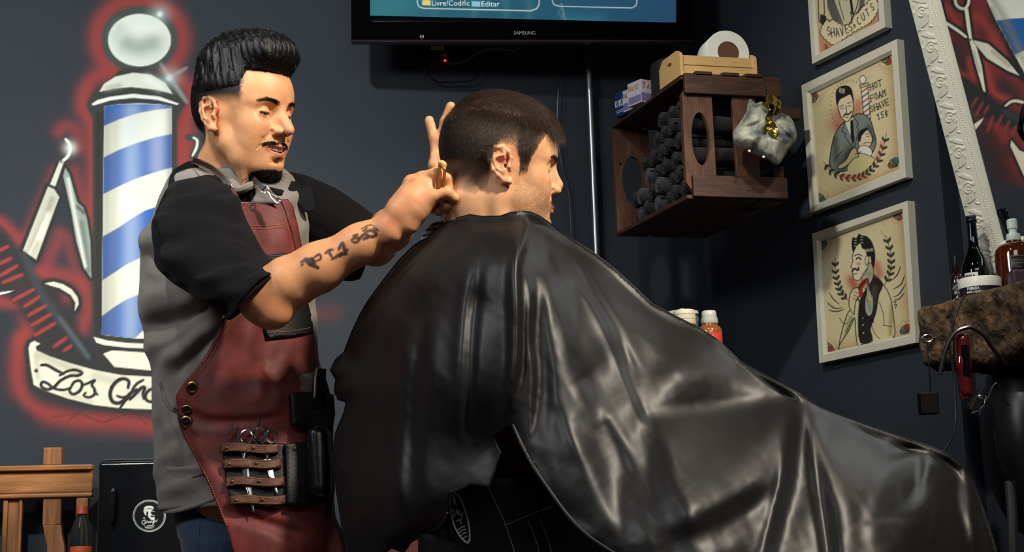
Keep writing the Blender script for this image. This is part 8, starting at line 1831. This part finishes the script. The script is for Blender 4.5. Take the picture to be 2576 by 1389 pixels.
frame_bar((0, Zb), (0, MHT), (1, 0), 110, 0.0009); frame_bar((0, MHT), (MW, MHT), (0, -1), 30, 0.004); frame_bar((MW, MHT), (MW, Zb), (-1, 0), 30, 0.004); frame_bar((MW, Zb), (0, Zb), (0, 1), 40, 0.002)
M_mirror = mat('mirror_glass', (235, 240, 240), 0.0, metal=1.0)
q_ = [MP.P(a, b_, 0.002) for a, b_ in ((FWD * 0.97, Zb + FWD * 0.97), (MW - FWD * 0.97, Zb + FWD * 0.97), (MW - FWD * 0.97, MHT - FWD * 0.97), (FWD * 0.97, MHT - FWD * 0.97))]
MB().prism(q_, -MP.n * 0.003).build('mirror_glass', M_mirror, mir); MB().slab(MP.P(0.01, 0.0, -0.012), MP.u * (MW - 0.02), MP.v * (MHT - 0.02), MP.n * 0.009).build('backing_board', M_black, mir)
b = MB(); b.tube([MP.P(0.36, MHT - 0.01, -0.01), MP.P(0.36, MHT - 0.01, -0.01) + np.array([0.16, 0.08, 0.35]) * 0.7], 0.002, 6); b.build('hanging_cord', M_blackcab, mir)
# the second mural on the left wall, added out of view for the mirror to reflect
LX = -1.9
yc = float(BACK.o[1] + (LX - BACK.o[0]) * BACK.u[1] / BACK.u[0])
tag(MB().slab((LX - 0.12, -1.2, 0), (0.12, 0, 0), (0, yc + 1.2, 0), (0, 0, 3.1)).build('wall_left', M_wall), kind='structure')
ny, nz = 420, 640; YY, ZZ = np.meshgrid(np.linspace(2.35, yc - 0.01, ny), np.linspace(0.7, 2.35, nz)); P_ = np.stack([np.full(YY.size, LX + 0.0002), YY.ravel(), ZZ.ravel()], 1)
Pm = P_ - 2 * ((P_ - MP.o) @ MP.n)[:, None] * MP.n; X_, Y_ = px_of(Pm)
cv = Canvas(X_, Y_, WALLC)
bg = [(2330, -60), (2700, -60), (2700, 420), (2600, 470), (2540, 440), (2470, 300), (2400, 180), (2340, 60)]
cv.fill(bg, (120, 40, 42), 22, 0.9)
for g, r, a_, c_ in [([(2400, 60), (2430, 140)], 22, 0.7, (60, 30, 34)), ([(2500, 50), (2480, 80)], 18, 0.7, (50, 28, 32)), ([(2525, 215), (2550, 240)], 26, 0.9, (36, 34, 38)), ([(2400, 120), (2430, 175)], 16, 0.9, (40, 34, 40)), ([(2530, 380), (2480, 330), (2520, 440)], 30, 0.8, (52, 30, 34)), ([(2550, 290), (2576, 300)], 14, 0.5, (110, 50, 54)),
                     ([(2385, 20), (2412, 60)], 9, 0.7, RED), ([(2458, 40), (2480, 60), (2520, 130)], 12, 0.7, RED), ([(2440, 150), (2450, 215)], 9, 0.7, RED), ([(2480, 150), (2500, 230), (2540, 250)], 9, 0.8, RED), ([(2500, 300), (2530, 350)], 14, 0.4, RED), ([(2410, 180), (2440, 200)], 8, 0.7, RED)]: cv.glow(g, r, c_, a_)
cv.fill([(2466, -60), (2600, -60), (2640, 200), (2596, 225), (2566, 200), (2530, 115), (2490, 30)], (30, 32, 36), 4)
pol = [(2455, -60), (2484, 0), (2510, 56), (2554, 137), (2576, 178), (2620, 260), (2760, 200), (2700, -60)]; cv.fill(pol, (228, 230, 216), 1.3)
cv.fill([(2508, 52), (2540, 47), (2576, 45), (2700, 20), (2700, 110), (2600, 124), (2576, 128), (2554, 138), (2530, 96)], (20, 92, 160), 1.2, clip=pol); cv.glow([(2500, 0), (2530, 50), (2590, 180)], 12, (120, 116, 104), 0.55, clip=pol); cv.glow([(2496, 20), (2560, 140)], 5, (60, 66, 66), 0.4, clip=pol)
cv.fill([(2418, 188), (2440, 196), (2520, 260), (2600, 300), (2640, 380), (2560, 330), (2480, 300), (2430, 260), (2400, 200)], (34, 36, 40), 8)
for a, b_ in [((2460, 246), (2446, 268)), ((2473, 257), (2456, 292)), ((2488, 266), (2478, 286)), ((2500, 292), (2486, 330)), ((2522, 291), (2508, 322)), ((2541, 304), (2528, 332)), ((2558, 316), (2548, 338))]: cv.stroke([a, b_], 6, (150, 58, 58), 2.5, 0.8, 0.4)
cv.glow([(2530, 280), (2600, 320)], 8, (60, 70, 84), 0.5)
B1 = [(2428, 22), (2437, 22), (2447, 98), (2458, 118), (2471, 165), (2481, 232), (2475, 228), (2455, 160), (2443, 112), (2434, 70)]; B2 = [(2451, 101), (2487, 110), (2537, 154), (2566, 190), (2537, 178), (2484, 146), (2456, 112)]
for P, wd in ((B1, 14), (B2, 16)): cv.stroke(P, wd, (26, 28, 30), 2, 1, closed=True, smooth=0)
cv.stroke([(2377, 55), (2410, 75), (2432, 92)], 20, (26, 28, 30), 2); cv.stroke([(2400, -20), (2404, 10), (2414, 20), (2424, 22), (2434, 14), (2440, -20)], 20, (26, 28, 30), 2); cv.stroke([(2360, -10), (2372, 45)], 24, (26, 28, 30), 2)
cv.stroke([(2360, -10), (2366, 16), (2372, 50)], 8, (220, 220, 206), 1.2, 1); cv.stroke([(2376, 54), (2410, 76), (2432, 93)], 7, (224, 224, 210), 1.2, 1, 0.3); cv.stroke([(2402, -20), (2406, 8), (2415, 19), (2425, 22)], 7, (214, 206, 190), 1.2); cv.stroke([(2440, -20), (2438, 8), (2430, 22)], 7, (224, 224, 210), 1.2)
cv.fill(B1, (224, 222, 206), 1.1); cv.fill(B2, (214, 212, 196), 1.1); cv.glow([(2500, 130), (2540, 165)], 6, (150, 150, 134), 0.7, clip=B2); cv.glow([(2450, 130), (2466, 180)], 4, (150, 150, 134), 0.6, clip=B1); cv.glow([(2443, 100)], 3, (20, 20, 20), 1, 4)
cv.stroke([(2531, 266), (2550, 254), (2576, 258), (2600, 270)], 18, (30, 32, 34), 3); cv.stroke([(2531, 266), (2550, 254), (2576, 258), (2600, 272)], 7, (214, 208, 190), 1.3, 1, 0.4)
cv.fill([(2452, 312), (2476, 296), (2470, 308), (2456, 326)], (224, 222, 206), 1.2); e_ = [(2546, 353), (2543, 366), (2556, 395), (2576, 440), (2640, 560), (2700, 460), (2600, 392), (2566, 378)]; cv.stroke(e_, 14, (30, 32, 36), 3, closed=True, smooth=0); cv.fill(e_, (214, 208, 188), 1.3)
ii = np.arange(ny * nz).reshape(nz, ny); F_ = np.stack([ii[:-1, :-1].ravel(), ii[:-1, 1:].ravel(), ii[1:, 1:].ravel(), ii[1:, :-1].ravel()], 1)
m2 = trimmed('wall_mural', P_, F_[:, ::-1], cv, M_paint); tag(m2, 'added second red and white mural with scissors and comb, seen only in the mirror', 'mural')
spot('mirror_mural_fill', (-0.6, 2.6, 3.0), (-1.9, 3.1, 1.55), 60, 80, 0.06, (1.0, 0.97, 0.9), 0.9)  # added fill, brightens the mural that the mirror reflects
# ------------------------------------------------------------------ live-edge slab shelf
SLF = Plane(RIGHT2.P(0., 0., 0.24), RIGHT2.u)
a0 = float(SLF.uv(2308., 800.)[0]); zt_ = float(SLF.uv(2430., 742.)[1]); th_ = zt_ - float(SLF.uv(2400., 925.)[1])
M_bark = mat('rough_bark_wood', (96, 74, 46), 0.8, c2=(42, 32, 24), nscale=26, noise=0.55, bump=1.0, bscale=60, bdist=0.012, detail=8)
sl = Solid(); c_ = SLF.P(a0 + 0.6, zt_ - th_ / 2, -0.11); Rm = np.column_stack([SLF.u, SLF.n, [0, 0, 1.0]])
sl.box(c_, (0.6, 0.125, th_ / 2 - 0.004), Rm, 0.02, 0.0)
sl.op('add', lambda p: 0.010 * hash3(p, 14) + 0.006 * hash3(p, 34) + 0.003 * np.abs(hash3(p, 80)) - 0.002, 0, c_, 2.0)
top_clip = zt_
v, f = solid_mesh(sl, c_ - np.array([0.75, 0.75, 0.15]), c_ + np.array([0.75, 0.75, 0.15]), 0.007, [lambda p: px_of(p)[0] < 2650], it=2)
v[:, 2] = np.minimum(v[:, 2], zt_)
tag(link('wooden_slab_shelf', npmesh('wooden_slab_shelf', v, f), M_bark, None, True), 'thick live-edge wooden slab shelf with rough bark, carrying bottles at the right', 'shelf')
# products -----------------------------------------------------------------
def stand(px, py_base, rpx):
    """place on the slab top: returns base point and metres per pixel"""
    d = ray(float(px), float(py_base)); t = (zt_ - CAM[2]) / d[2]; P = CAM + d * t; return P, P[1] / FPX
def at_depth(px, Y): x = W(float(px), 730., Y); return np.array([x[0], Y, zt_ + 0.0005]), Y / FPX
M_glassd = mat('dark_clear_glass', (70, 84, 88), 0.03, trans=1.0, ior=1.45); M_amberg = mat('amber_glass', (92, 34, 12), 0.06, trans=0.55, ior=1.45, coat=0.5); M_pumpw = mat('clear_pump', (196, 214, 208), 0.25, coat=0.3)
M_purp = mat('purple_plastic', (58, 34, 52), 0.45); M_lidw = mat('white_lid', (216, 214, 204), 0.4); M_paperl = mat('pale_label', (206, 210, 204), 0.6); M_inkb = mat('label_ink', (24, 26, 30), 0.6)
YB = 2.93
def depth_front(px, h=0.05): q = Plane(SLF.P(0., 0., -h), SLF.u).at(float(px), 730.); return float(q[1])
# beer bottle
Yb_ = depth_front(2458, 0.13); o, s_ = at_depth(2459, Yb_)
lift = 0.0
prof = [(35, 0), (37, 4), (37, 82), (35, 98), (28, 118), (18, 138), (14, 152), (12.5, 185), (12, 212), (14.5, 215), (14.5, 223), (13, 225), (13.5, 232)]
tiltv = np.array([-0.0, 0, 1.0]) + CR * -0.07; tiltv = np.array([-0.06, 0, 1.0])
bo = thing('glass_bottle', 'empty clear glass beer bottle with pale label standing behind the white-lidded jar', 'bottle', tuple(o))
MB().lathe(o, [(1e-6, 0.0)] + [(r * s_, h * s_) for r, h in prof] + [((r - 2.5) * s_, h * s_) for r, h in prof[::-1][:-1]] + [(1e-6, 3.5 * s_)], (0, 0, 1), 44).build('bottle_glass', M_glassd, bo, smooth=True)
def wrap_label(o, s_, r, h0, h1, a0_, a1_, name, m, par, n=20, skew=0.0):
    v = []; f = []
    for i in range(n + 1):
        t = a0_ + (a1_ - a0_) * i / n
        for h in (h0, h1): v.append(o + np.array([math.cos(t) * r * s_, math.sin(t) * r * s_, (h + skew * (t - a0_)) * s_]))
    for i in range(n): f.append((2 * i, 2 * i + 2, 2 * i + 3, 2 * i + 1))
    x = MB().add(v, f).build(name, m, par, smooth=True); md = x.modifiers.new('thickness', 'SOLIDIFY'); md.thickness = 0.0003; return x
wrap_label(o, s_, 37.4, 14, 80, -2.75, -1.75, 'label', M_paperl, bo)
def cyl_text(s_txt, o, s_, r, h, hh, a0_, a1_, m, par, w_=0.0008, glyphs=None):
    b = MB(); n = len(s_txt)
    for i, ch_ in enumerate(s_txt):
        for st in GL.get(ch_.upper(), []):
            P = smooth_curve(st, 3) if len(st) > 2 else np.array(st, float); pts = []
            for x, y in P:
                t = a0_ + (a1_ - a0_) * (i + x * 0.85) / n; pts.append(o + np.array([math.cos(t) * r * s_, math.sin(t) * r * s_, (h + (1 - y) * hh) * s_]))
            b.tube(pts, w_, 4)
    return b.build('label_lettering', m, par)
cyl_text('ONA', o, s_, 37.8, 60, 14, -2.60, -1.85, M_inkb, bo, 0.0013)
b = MB()
for k in range(7):
    t = -2.12 + (k - 3) * 0.06; b.tube([o + np.array([math.cos(t) * 37.8 * s_, math.sin(t) * 37.8 * s_, (44) * s_]), o + np.array([math.cos(t + (k - 3) * 0.02) * 37.8 * s_, math.sin(t + (k - 3) * 0.02) * 37.8 * s_, (54 - abs(k - 3)) * s_])], 0.0006, 4)
b.tube([o + np.array([math.cos(t) * 37.8 * s_, math.sin(t) * 37.8 * s_, (38 + 3 * math.cos((t + 2.1) * 6)) * s_]) for t in np.linspace(-2.4, -1.75, 10)], 0.0018, 5); b.build('label_crown', M_inkb, bo)
# jar with white lid
Yj = depth_front(2466, 0.045); o, s_ = at_depth(2466, Yj)
jr_ = thing('jar', 'flat dark jar with wide white lid at the front of the slab shelf', 'jar', tuple(o))
MB().lathe(o, [(1e-6, 0), (50 * s_, 0.0), (52 * s_, 2 * s_), (52 * s_, 20 * s_), (1e-6, 20 * s_)], (0, 0, 1), 56).build('jar_body', mat('dark_jar', (26, 24, 32), 0.3), jr_, smooth=True)
MB().lathe(o, [(1e-6, 18 * s_), (51 * s_, 18 * s_), (53.5 * s_, 19 * s_), (53.5 * s_, 42 * s_), (51.5 * s_, 44.5 * s_), (1e-6, 45 * s_)], (0, 0, 1), 64).build('lid', M_lidw, jr_, smooth=True)
cyl_text('POMADA', o, s_, 52.4, 10, 7, -2.5, -1.9, M_white, jr_, 0.0006); cyl_text('MODELADORA', o, s_, 52.4, 2, 5, -2.55, -1.75, M_white, jr_, 0.0004)
# dropper bottle
Yd = depth_front(2409, 0.06); o, s_ = at_depth(2409, Yd)
dr = thing('dropper_bottle', 'slim dark dropper bottle with ornate label at the left end of the slab shelf', 'bottle', tuple(o))
MB().lathe(o, [(1e-6, 0), (16 * s_, 0), (17 * s_, 2 * s_), (17 * s_, 62 * s_), (14 * s_, 70 * s_), (8 * s_, 74 * s_), (8 * s_, 80 * s_), (1e-6, 80 * s_)], (0, 0, 1), 32).build('bottle_glass', mat('brown_glass', (30, 14, 12), 0.1, coat=0.5), dr, smooth=True)
MB().lathe(o, [(9 * s_, 78 * s_), (9.5 * s_, 79 * s_), (9.5 * s_, 98 * s_), (6 * s_, 100 * s_), (5.5 * s_, 112 * s_), (3 * s_, 122 * s_), (1e-6, 123 * s_)], (0, 0, 1), 24).build('dropper_cap', M_black, dr, smooth=True)
wrap_label(o, s_, 17.3, 4, 50, -2.9, -0.9, 'label', mat('black_label', (22, 22, 24), 0.5), dr); cyl_text('DELX', o, s_, 17.7, 20, 6, -2.3, -1.2, M_white, dr, 0.0005)
b = MB(); b.tube([o + np.array([math.cos(t) * 17.7 * s_, math.sin(t) * 17.7 * s_, (34 + 8 * math.sin((t + 2.6) * 2.0)) * s_]) for t in np.linspace(-2.6, -1.1, 14)], 0.0007, 5); b.tube([o + np.array([math.cos(t) * 17.7 * s_, math.sin(t) * 17.7 * s_, (6 + 3 * math.sin((t + 2.6) * 2.0)) * s_]) for t in np.linspace(-2.6, -1.1, 14)], 0.0006, 5)
for t in (-2.1, -1.6): b.tube([o + np.array([math.cos(t) * 17.7 * s_, math.sin(t) * 17.7 * s_, 10 * s_]), o + np.array([math.cos(t + .2) * 17.7 * s_, math.sin(t + .2) * 17.7 * s_, 15 * s_])], 0.0015, 5)
b.build('label_scroll', M_white, dr)
# amber pump bottle
Ya = depth_front(2560, 0.12); o, s_ = at_depth(2562, Ya)
ab = thing('pump_bottle', 'amber spray bottle with clear pump and black label on the slab shelf', 'bottle', tuple(o))
MB().lathe(o, [(1e-6, 0), (46 * s_, 0), (50 * s_, 3 * s_), (50 * s_, 108 * s_), (47 * s_, 120 * s_), (38 * s_, 130 * s_), (20 * s_, 138 * s_), (17 * s_, 150 * s_), (1e-6, 150 * s_)], (0, 0, 1), 48).build('bottle_glass', M_amberg, ab, smooth=True)
MB().lathe(o, [(18 * s_, 140 * s_), (19 * s_, 142 * s_), (17 * s_, 160 * s_), (10 * s_, 162 * s_), (10 * s_, 172 * s_), (13 * s_, 174 * s_), (13 * s_, 196 * s_), (10 * s_, 199 * s_), (1e-6, 199 * s_)], (0, 0, 1), 32).build('pump_head', M_pumpw, ab, smooth=True)
wrap_label(o, s_, 50.5, 40, 96, -2.2, -0.9, 'label', mat('black_label', (22, 22, 24), 0.5), ab)
b = MB(); R_ = lambda t, h: o + np.array([math.cos(t) * 51 * s_, math.sin(t) * 51 * s_, h * s_]); b.tube([R_(t, 94) for t in np.linspace(-2.12, -1.0, 14)], 0.0007, 4); b.tube([R_(-2.12, 94), R_(-2.12, 44)], 0.0007, 4)
for k in range(5): b.tube([R_(t, 84 - k * 9) for t in np.linspace(-2.02, -1.62 + 0.05 * (k % 2), 6)], 0.0006, 4)
b.build('label_print', mat('grey_print', (150, 150, 146), 0.6), ab)
# purple boxes at the very edge
Yp = depth_front(2575, 0.03); o, s_ = at_depth(2590, Yp)
bx_ = MB().slab(o + np.array([-44 * s_, -0.01, 0]), (110 * s_, 0, 0), (0, 0.035, 0), (0, 0, 40 * s_)).build('purple_jar', M_purp, None, bevel=0.006); tag(bx_, 'low rounded dark purple pot in front of the amber bottle', 'pot')
o2, s2 = at_depth(2600, Ya - 0.10)
pu = MB().lathe(o2 + np.array([0.016, 0.0, 0]), [(1e-6, 42 * s2), (30 * s2, 42 * s2), (30 * s2, 150 * s2), (22 * s2, 176 * s2), (1e-6, 182 * s2)], (0, 0, 1), 28).build('purple_bottle', M_purp, None, smooth=True); tag(pu, 'tall dark purple bottle cut off by the right edge of the view', 'bottle')
# white comb standing behind the beer bottle
Yc = depth_front(2495, 0.20); o, s_ = at_depth(2497, Yc); cmb = thing('comb', 'pale comb standing upright behind the beer bottle', 'comb', tuple(o))
MB().slab(o + np.array([2 * s_, 0, 0]), (5 * s_, 0, 0), (0, 0.003, 0), (0, 0, 75 * s_)).build('spine', M_lidw, cmb); b = MB()
for k in range(24): b.slab(o + np.array([-8 * s_, 0.0005, (3 + k * 3) * s_]), (10 * s_, 0, 0), (0, 0.002, 0), (0, 0, 1.5 * s_))
tag(b.build('teeth', M_lidw, cmb))
# ------------------------------------------------------------------ tools and cables hanging from the slab
YH = 2.74
M_redcl = mat('dark_red_gloss', (70, 14, 18), 0.14, coat=0.7)
rcl = thing('hair_clipper', 'dark red glossy hair clipper hanging upright below the slab shelf', 'clipper', tuple(W(2424, 1000, YH)))
s = Solid(); s.chain([W(2420, 856, YH), W(2422, 920, YH), W(2430, 985, YH)], [0.0150, 0.0145, 0.0130], 0.0, kin=0.01); v, f = solid_mesh(s, W(2400, 1010, YH) - 0.04, W(2450, 840, YH) + 0.04, 0.004, it=1); link('clipper_body', npmesh('clipper_body', v, f), M_redcl, rcl, True)
MB().slab(W(2425, 945, YH - 0.017), (0.014, 0, 0), (0, 0.004, 0), (0, 0, 0.06)).build('black_grip', M_blackgloss, rcl, bevel=0.002)
b = MB(); b.tube([W(2414, 990, YH - .01), W(2424, 1004, YH - .012), W(2436, 1000, YH - .01)], 0.003, 6); b.build('blade_rim', M_redcl, rcl, smooth=True)
sh_ = thing('hair_trimmer', 'black trimmer with a silver screw plate hanging below the slab beside the red clipper', 'trimmer', tuple(W(2468, 1000, YH)))
b = MB(); b.prism([W(x, y, YH - 0.01) for x, y in ((2438, 1030), (2452, 1000), (2470, 975), (2478, 984), (2480, 1006), (2466, 1030), (2448, 1040))], (0, 0.02, 0)); b.build('trimmer_body', M_black, sh_, bevel=0.003)
MB().lathe(W(2467, 1000, YH - 0.010), [(0.0058, 0), (0.0054, 0.0012), (0.003, 0.002), (1e-6, 0.002)], (0, -1, 0), 18).build('screw', M_chrome, sh_, smooth=True)
b = MB(); b.tube([W(2444, 1040, YH - .012), W(2462, 1034, YH - .012), W(2476, 1018, YH - .012), W(2481, 996, YH - .012)], 0.0016, 6); b.build('chrome_edge', M_chrome, sh_, smooth=True)
cable('cable', 'thin black cable running down over the bark from behind the jar', [(2428, 742, 2.76), (2416, 765, 2.74), (2402, 800, 2.73), (2396, 832, 2.73), (2400, 870, 2.73), (2398, 930, 2.74)], 0.0022, M_blackcab)
cable('cable', 'thick black clipper cable arching over the red clipper to the left', [(2365, 943, 2.72), (2372, 905, 2.72), (2384, 866, 2.72), (2404, 836, 2.72), (2432, 824, 2.72), (2452, 828, 2.72), (2476, 846, 2.72), (2500, 880, 2.73), (2530, 915, 2.74)], 0.0042, M_blackcab)
cable('cable', 'black twisted cable hanging down past the adapter to the cape', [(2386, 870, 2.735), (2396, 920, 2.735), (2402, 980, 2.73), (2404, 1040, 2.72), (2400, 1090, 2.70), (2385, 1120, 2.68), (2372, 1140, 2.66)], 0.0026, M_blackcab)
cable('cable', 'black cable swinging right of the trimmer towards the frame edge', [(2430, 1004, 2.74), (2450, 1040, 2.74), (2480, 1010, 2.74), (2506, 964, 2.74), (2530, 1010, 2.74), (2540, 1020, 2.74)], 0.0018, M_blackcab)
cable('cable', 'thin dark cable hanging in a long arc at the lower right', [(2500, 1080, 2.74), (2510, 1140, 2.74), (2530, 1190, 2.74), (2560, 1230, 2.74)], 0.0014, M_blackcab)
hk_ = thing('chrome_hook', 'small chrome hook with ring screwed into the bark at the left end', 'hook', tuple(W(2335, 855, 2.87)))
YK = depth_front(2335, -0.015)
b = MB(); cxk, cyk = 2333, 852; b.tube([W(cxk + 13 * math.cos(t), cyk + 9 * math.sin(t), YK) for t in np.linspace(0, 2 * PI, 20)[:-1]], 0.0028, 8, True); b.tube([W(2344, 850, YK), W(2362, 851, YK), W(2374, 850, YK + 0.01)], [0.002, 0.002, 0.003], 8); b.tube([W(2344, 856, YK), W(2356, 868, YK), W(2362, 880, YK)], 0.0016, 6); b.build('ring_hook', M_chrome, hk_, smooth=True)
ad = thing('power_adapter', 'black square power adapter hanging on a thin cable left of the clippers', 'adapter', tuple(W(2341, 1040, YK)))
q0 = W(2319, 1042, YK); MB().slab(q0, (0.038, 0, 0), (0, 0.028, 0), (0, 0, 0.046)).build('adapter_case', M_black, ad, bevel=0.003); b = MB(); b.tube([W(2333, 862, YK), W(2335, 900, YK), W(2340, 960, YK), W(2341, 988, YK + 0.01)], 0.0015, 6); b.build('adapter_cable', M_blackcab, ad, smooth=True)
# dark padded chair arm behind, lower right
s = Solid(); s.ell(W(2585, 1120, 2.95), (0.085, 0.10, 0.19), 0.0); v, f = solid_mesh(s, W(2585, 1120, 2.95) - 0.22, W(2585, 1120, 2.95) + 0.22, 0.012, it=1)
tag(link('hood_dryer', npmesh('hood_dryer', v, f), mat('dull_black_shell', (13, 13, 15), 0.35), None, True), 'large dark rounded hood shape at the lower right edge', 'dryer')
# ------------------------------------------------------------------ counter with products behind the seated person
YC = 3.25
cz = W(1740, 905, YC)[2]
ct = MB().slab((W(1560, 900, YC)[0], YC - 0.06, 0.0), (W(1835, 900, YC)[0] - W(1560, 900, YC)[0], 0, 0), (0, 0.34, 0), (0, 0, cz)).build('black_counter', mat('black_laminate', (10, 10, 11), 0.6), bevel=0.004); tag(ct, 'low black counter behind the cape, carrying jars and an orange bottle', 'counter')
def cbase(px, dy=0.0): x = W(px, 905, YC + dy)[0]; return np.array([x, YC + dy, cz + 0.0005]), (YC + dy) / FPX
o, s_ = cbase(1722, 0.03); t = thing('storage_jar', 'clear glass storage jar with pale lid, leftmost on the counter behind the cape', 'jar', tuple(o))
MB().lathe(o, [(1e-6, 0), (40 * s_, 0), (42 * s_, 3 * s_), (42 * s_, 110 * s_), (38 * s_, 116 * s_), (34 * s_, 118 * s_)], (0, 0, 1), 40).build('jar_glass', mat('frosted_glass', (150, 172, 170), 0.15, trans=0.8, ior=1.3), t, smooth=True); MB().lathe(o, [(36 * s_, 116 * s_), (42 * s_, 118 * s_), (41 * s_, 126 * s_), (18 * s_, 130 * s_), (8 * s_, 131 * s_), (7 * s_, 134 * s_), (1e-6, 134 * s_)], (0, 0, 1), 40).build('lid', mat('pale_glass_lid', (170, 188, 186), 0.2), t, smooth=True)
o, s_ = cbase(1728, -0.03); t = thing('cream_jar', 'cream coloured cylindrical jar with grooved lid in front of the glass storage jar', 'jar', tuple(o)); MB().lathe(o, [(1e-6, 0), (26 * s_, 0), (26 * s_, 84 * s_), (1e-6, 84 * s_)], (0, 0, 1), 36).build('jar_body', mat('brown_label', (96, 74, 52), 0.5), t, smooth=True); MB().lathe(o, [(1e-6, 84 * s_), (27 * s_, 84 * s_), (28 * s_, 86 * s_), (28 * s_, 96 * s_), (26.5 * s_, 97 * s_), (28 * s_, 98 * s_), (28 * s_, 108 * s_), (26.5 * s_, 109 * s_), (28 * s_, 110 * s_), (28 * s_, 118 * s_), (25 * s_, 122 * s_), (1e-6, 122 * s_)], (0, 0, 1), 40).build('lid', mat('cream_lid', (196, 190, 168), 0.45), t, smooth=True)
o, s_ = cbase(1790, -0.01); t = thing('oil_bottle', 'orange bottle with white cap and red label beside the jars behind the cape', 'bottle', tuple(o))
MB().lathe(o, [(1e-6, 0), (30 * s_, 0), (31 * s_, 2 * s_), (31 * s_, 68 * s_), (28 * s_, 78 * s_), (20 * s_, 84 * s_), (19 * s_, 92 * s_), (1e-6, 92 * s_)], (0, 0, 1), 36).build('bottle_body', mat('amber_plastic', (128, 70, 30), 0.18, coat=0.5), t, smooth=True); MB().lathe(o, [(21 * s_, 88 * s_), (22 * s_, 90 * s_), (21.5 * s_, 102 * s_), (19 * s_, 103 * s_), (19.5 * s_, 104 * s_), (18 * s_, 119 * s_), (16 * s_, 121 * s_), (1e-6, 121 * s_)], (0, 0, 1), 32).build('cap', mat('grey_white_cap', (176, 178, 172), 0.4), t, smooth=True)
wrap_label(o, s_, 31.5, 8, 62, -2.6, -0.5, 'label', mat('red_label', (176, 42, 28), 0.5), t); cyl_text('XX', o, s_, 32, 46, 10, -1.9, -1.3, mat('orange_print', (236, 130, 60), 0.5), t, 0.0012)
o, s_ = cbase(1622, 0.04); st = MB(); st.tube([o, o + np.array([0, 0, 158 * s_])], 0.0022, 8); st.tube([o + np.array([0, 0, 158 * s_]), o + np.array([0, 0, 176 * s_])], 0.0034, 8); tag(st.build('thin_brush', M_blackcab, smooth=True), 'thin dark brush handle standing left of the jars behind the cape', 'brush')
# ------------------------------------------------------------------ keep thing > part > sub-part, no deeper
def _depth(o):
    d = 0
    while o.parent is not None: o = o.parent; d += 1
    return d
for o in list(scn.objects):
    if _depth(o) > 2:
        a = o
        while _depth(a) > 1: a = a.parent
        o.parent = a; o.matrix_parent_inverse = Matrix.Identity(4)
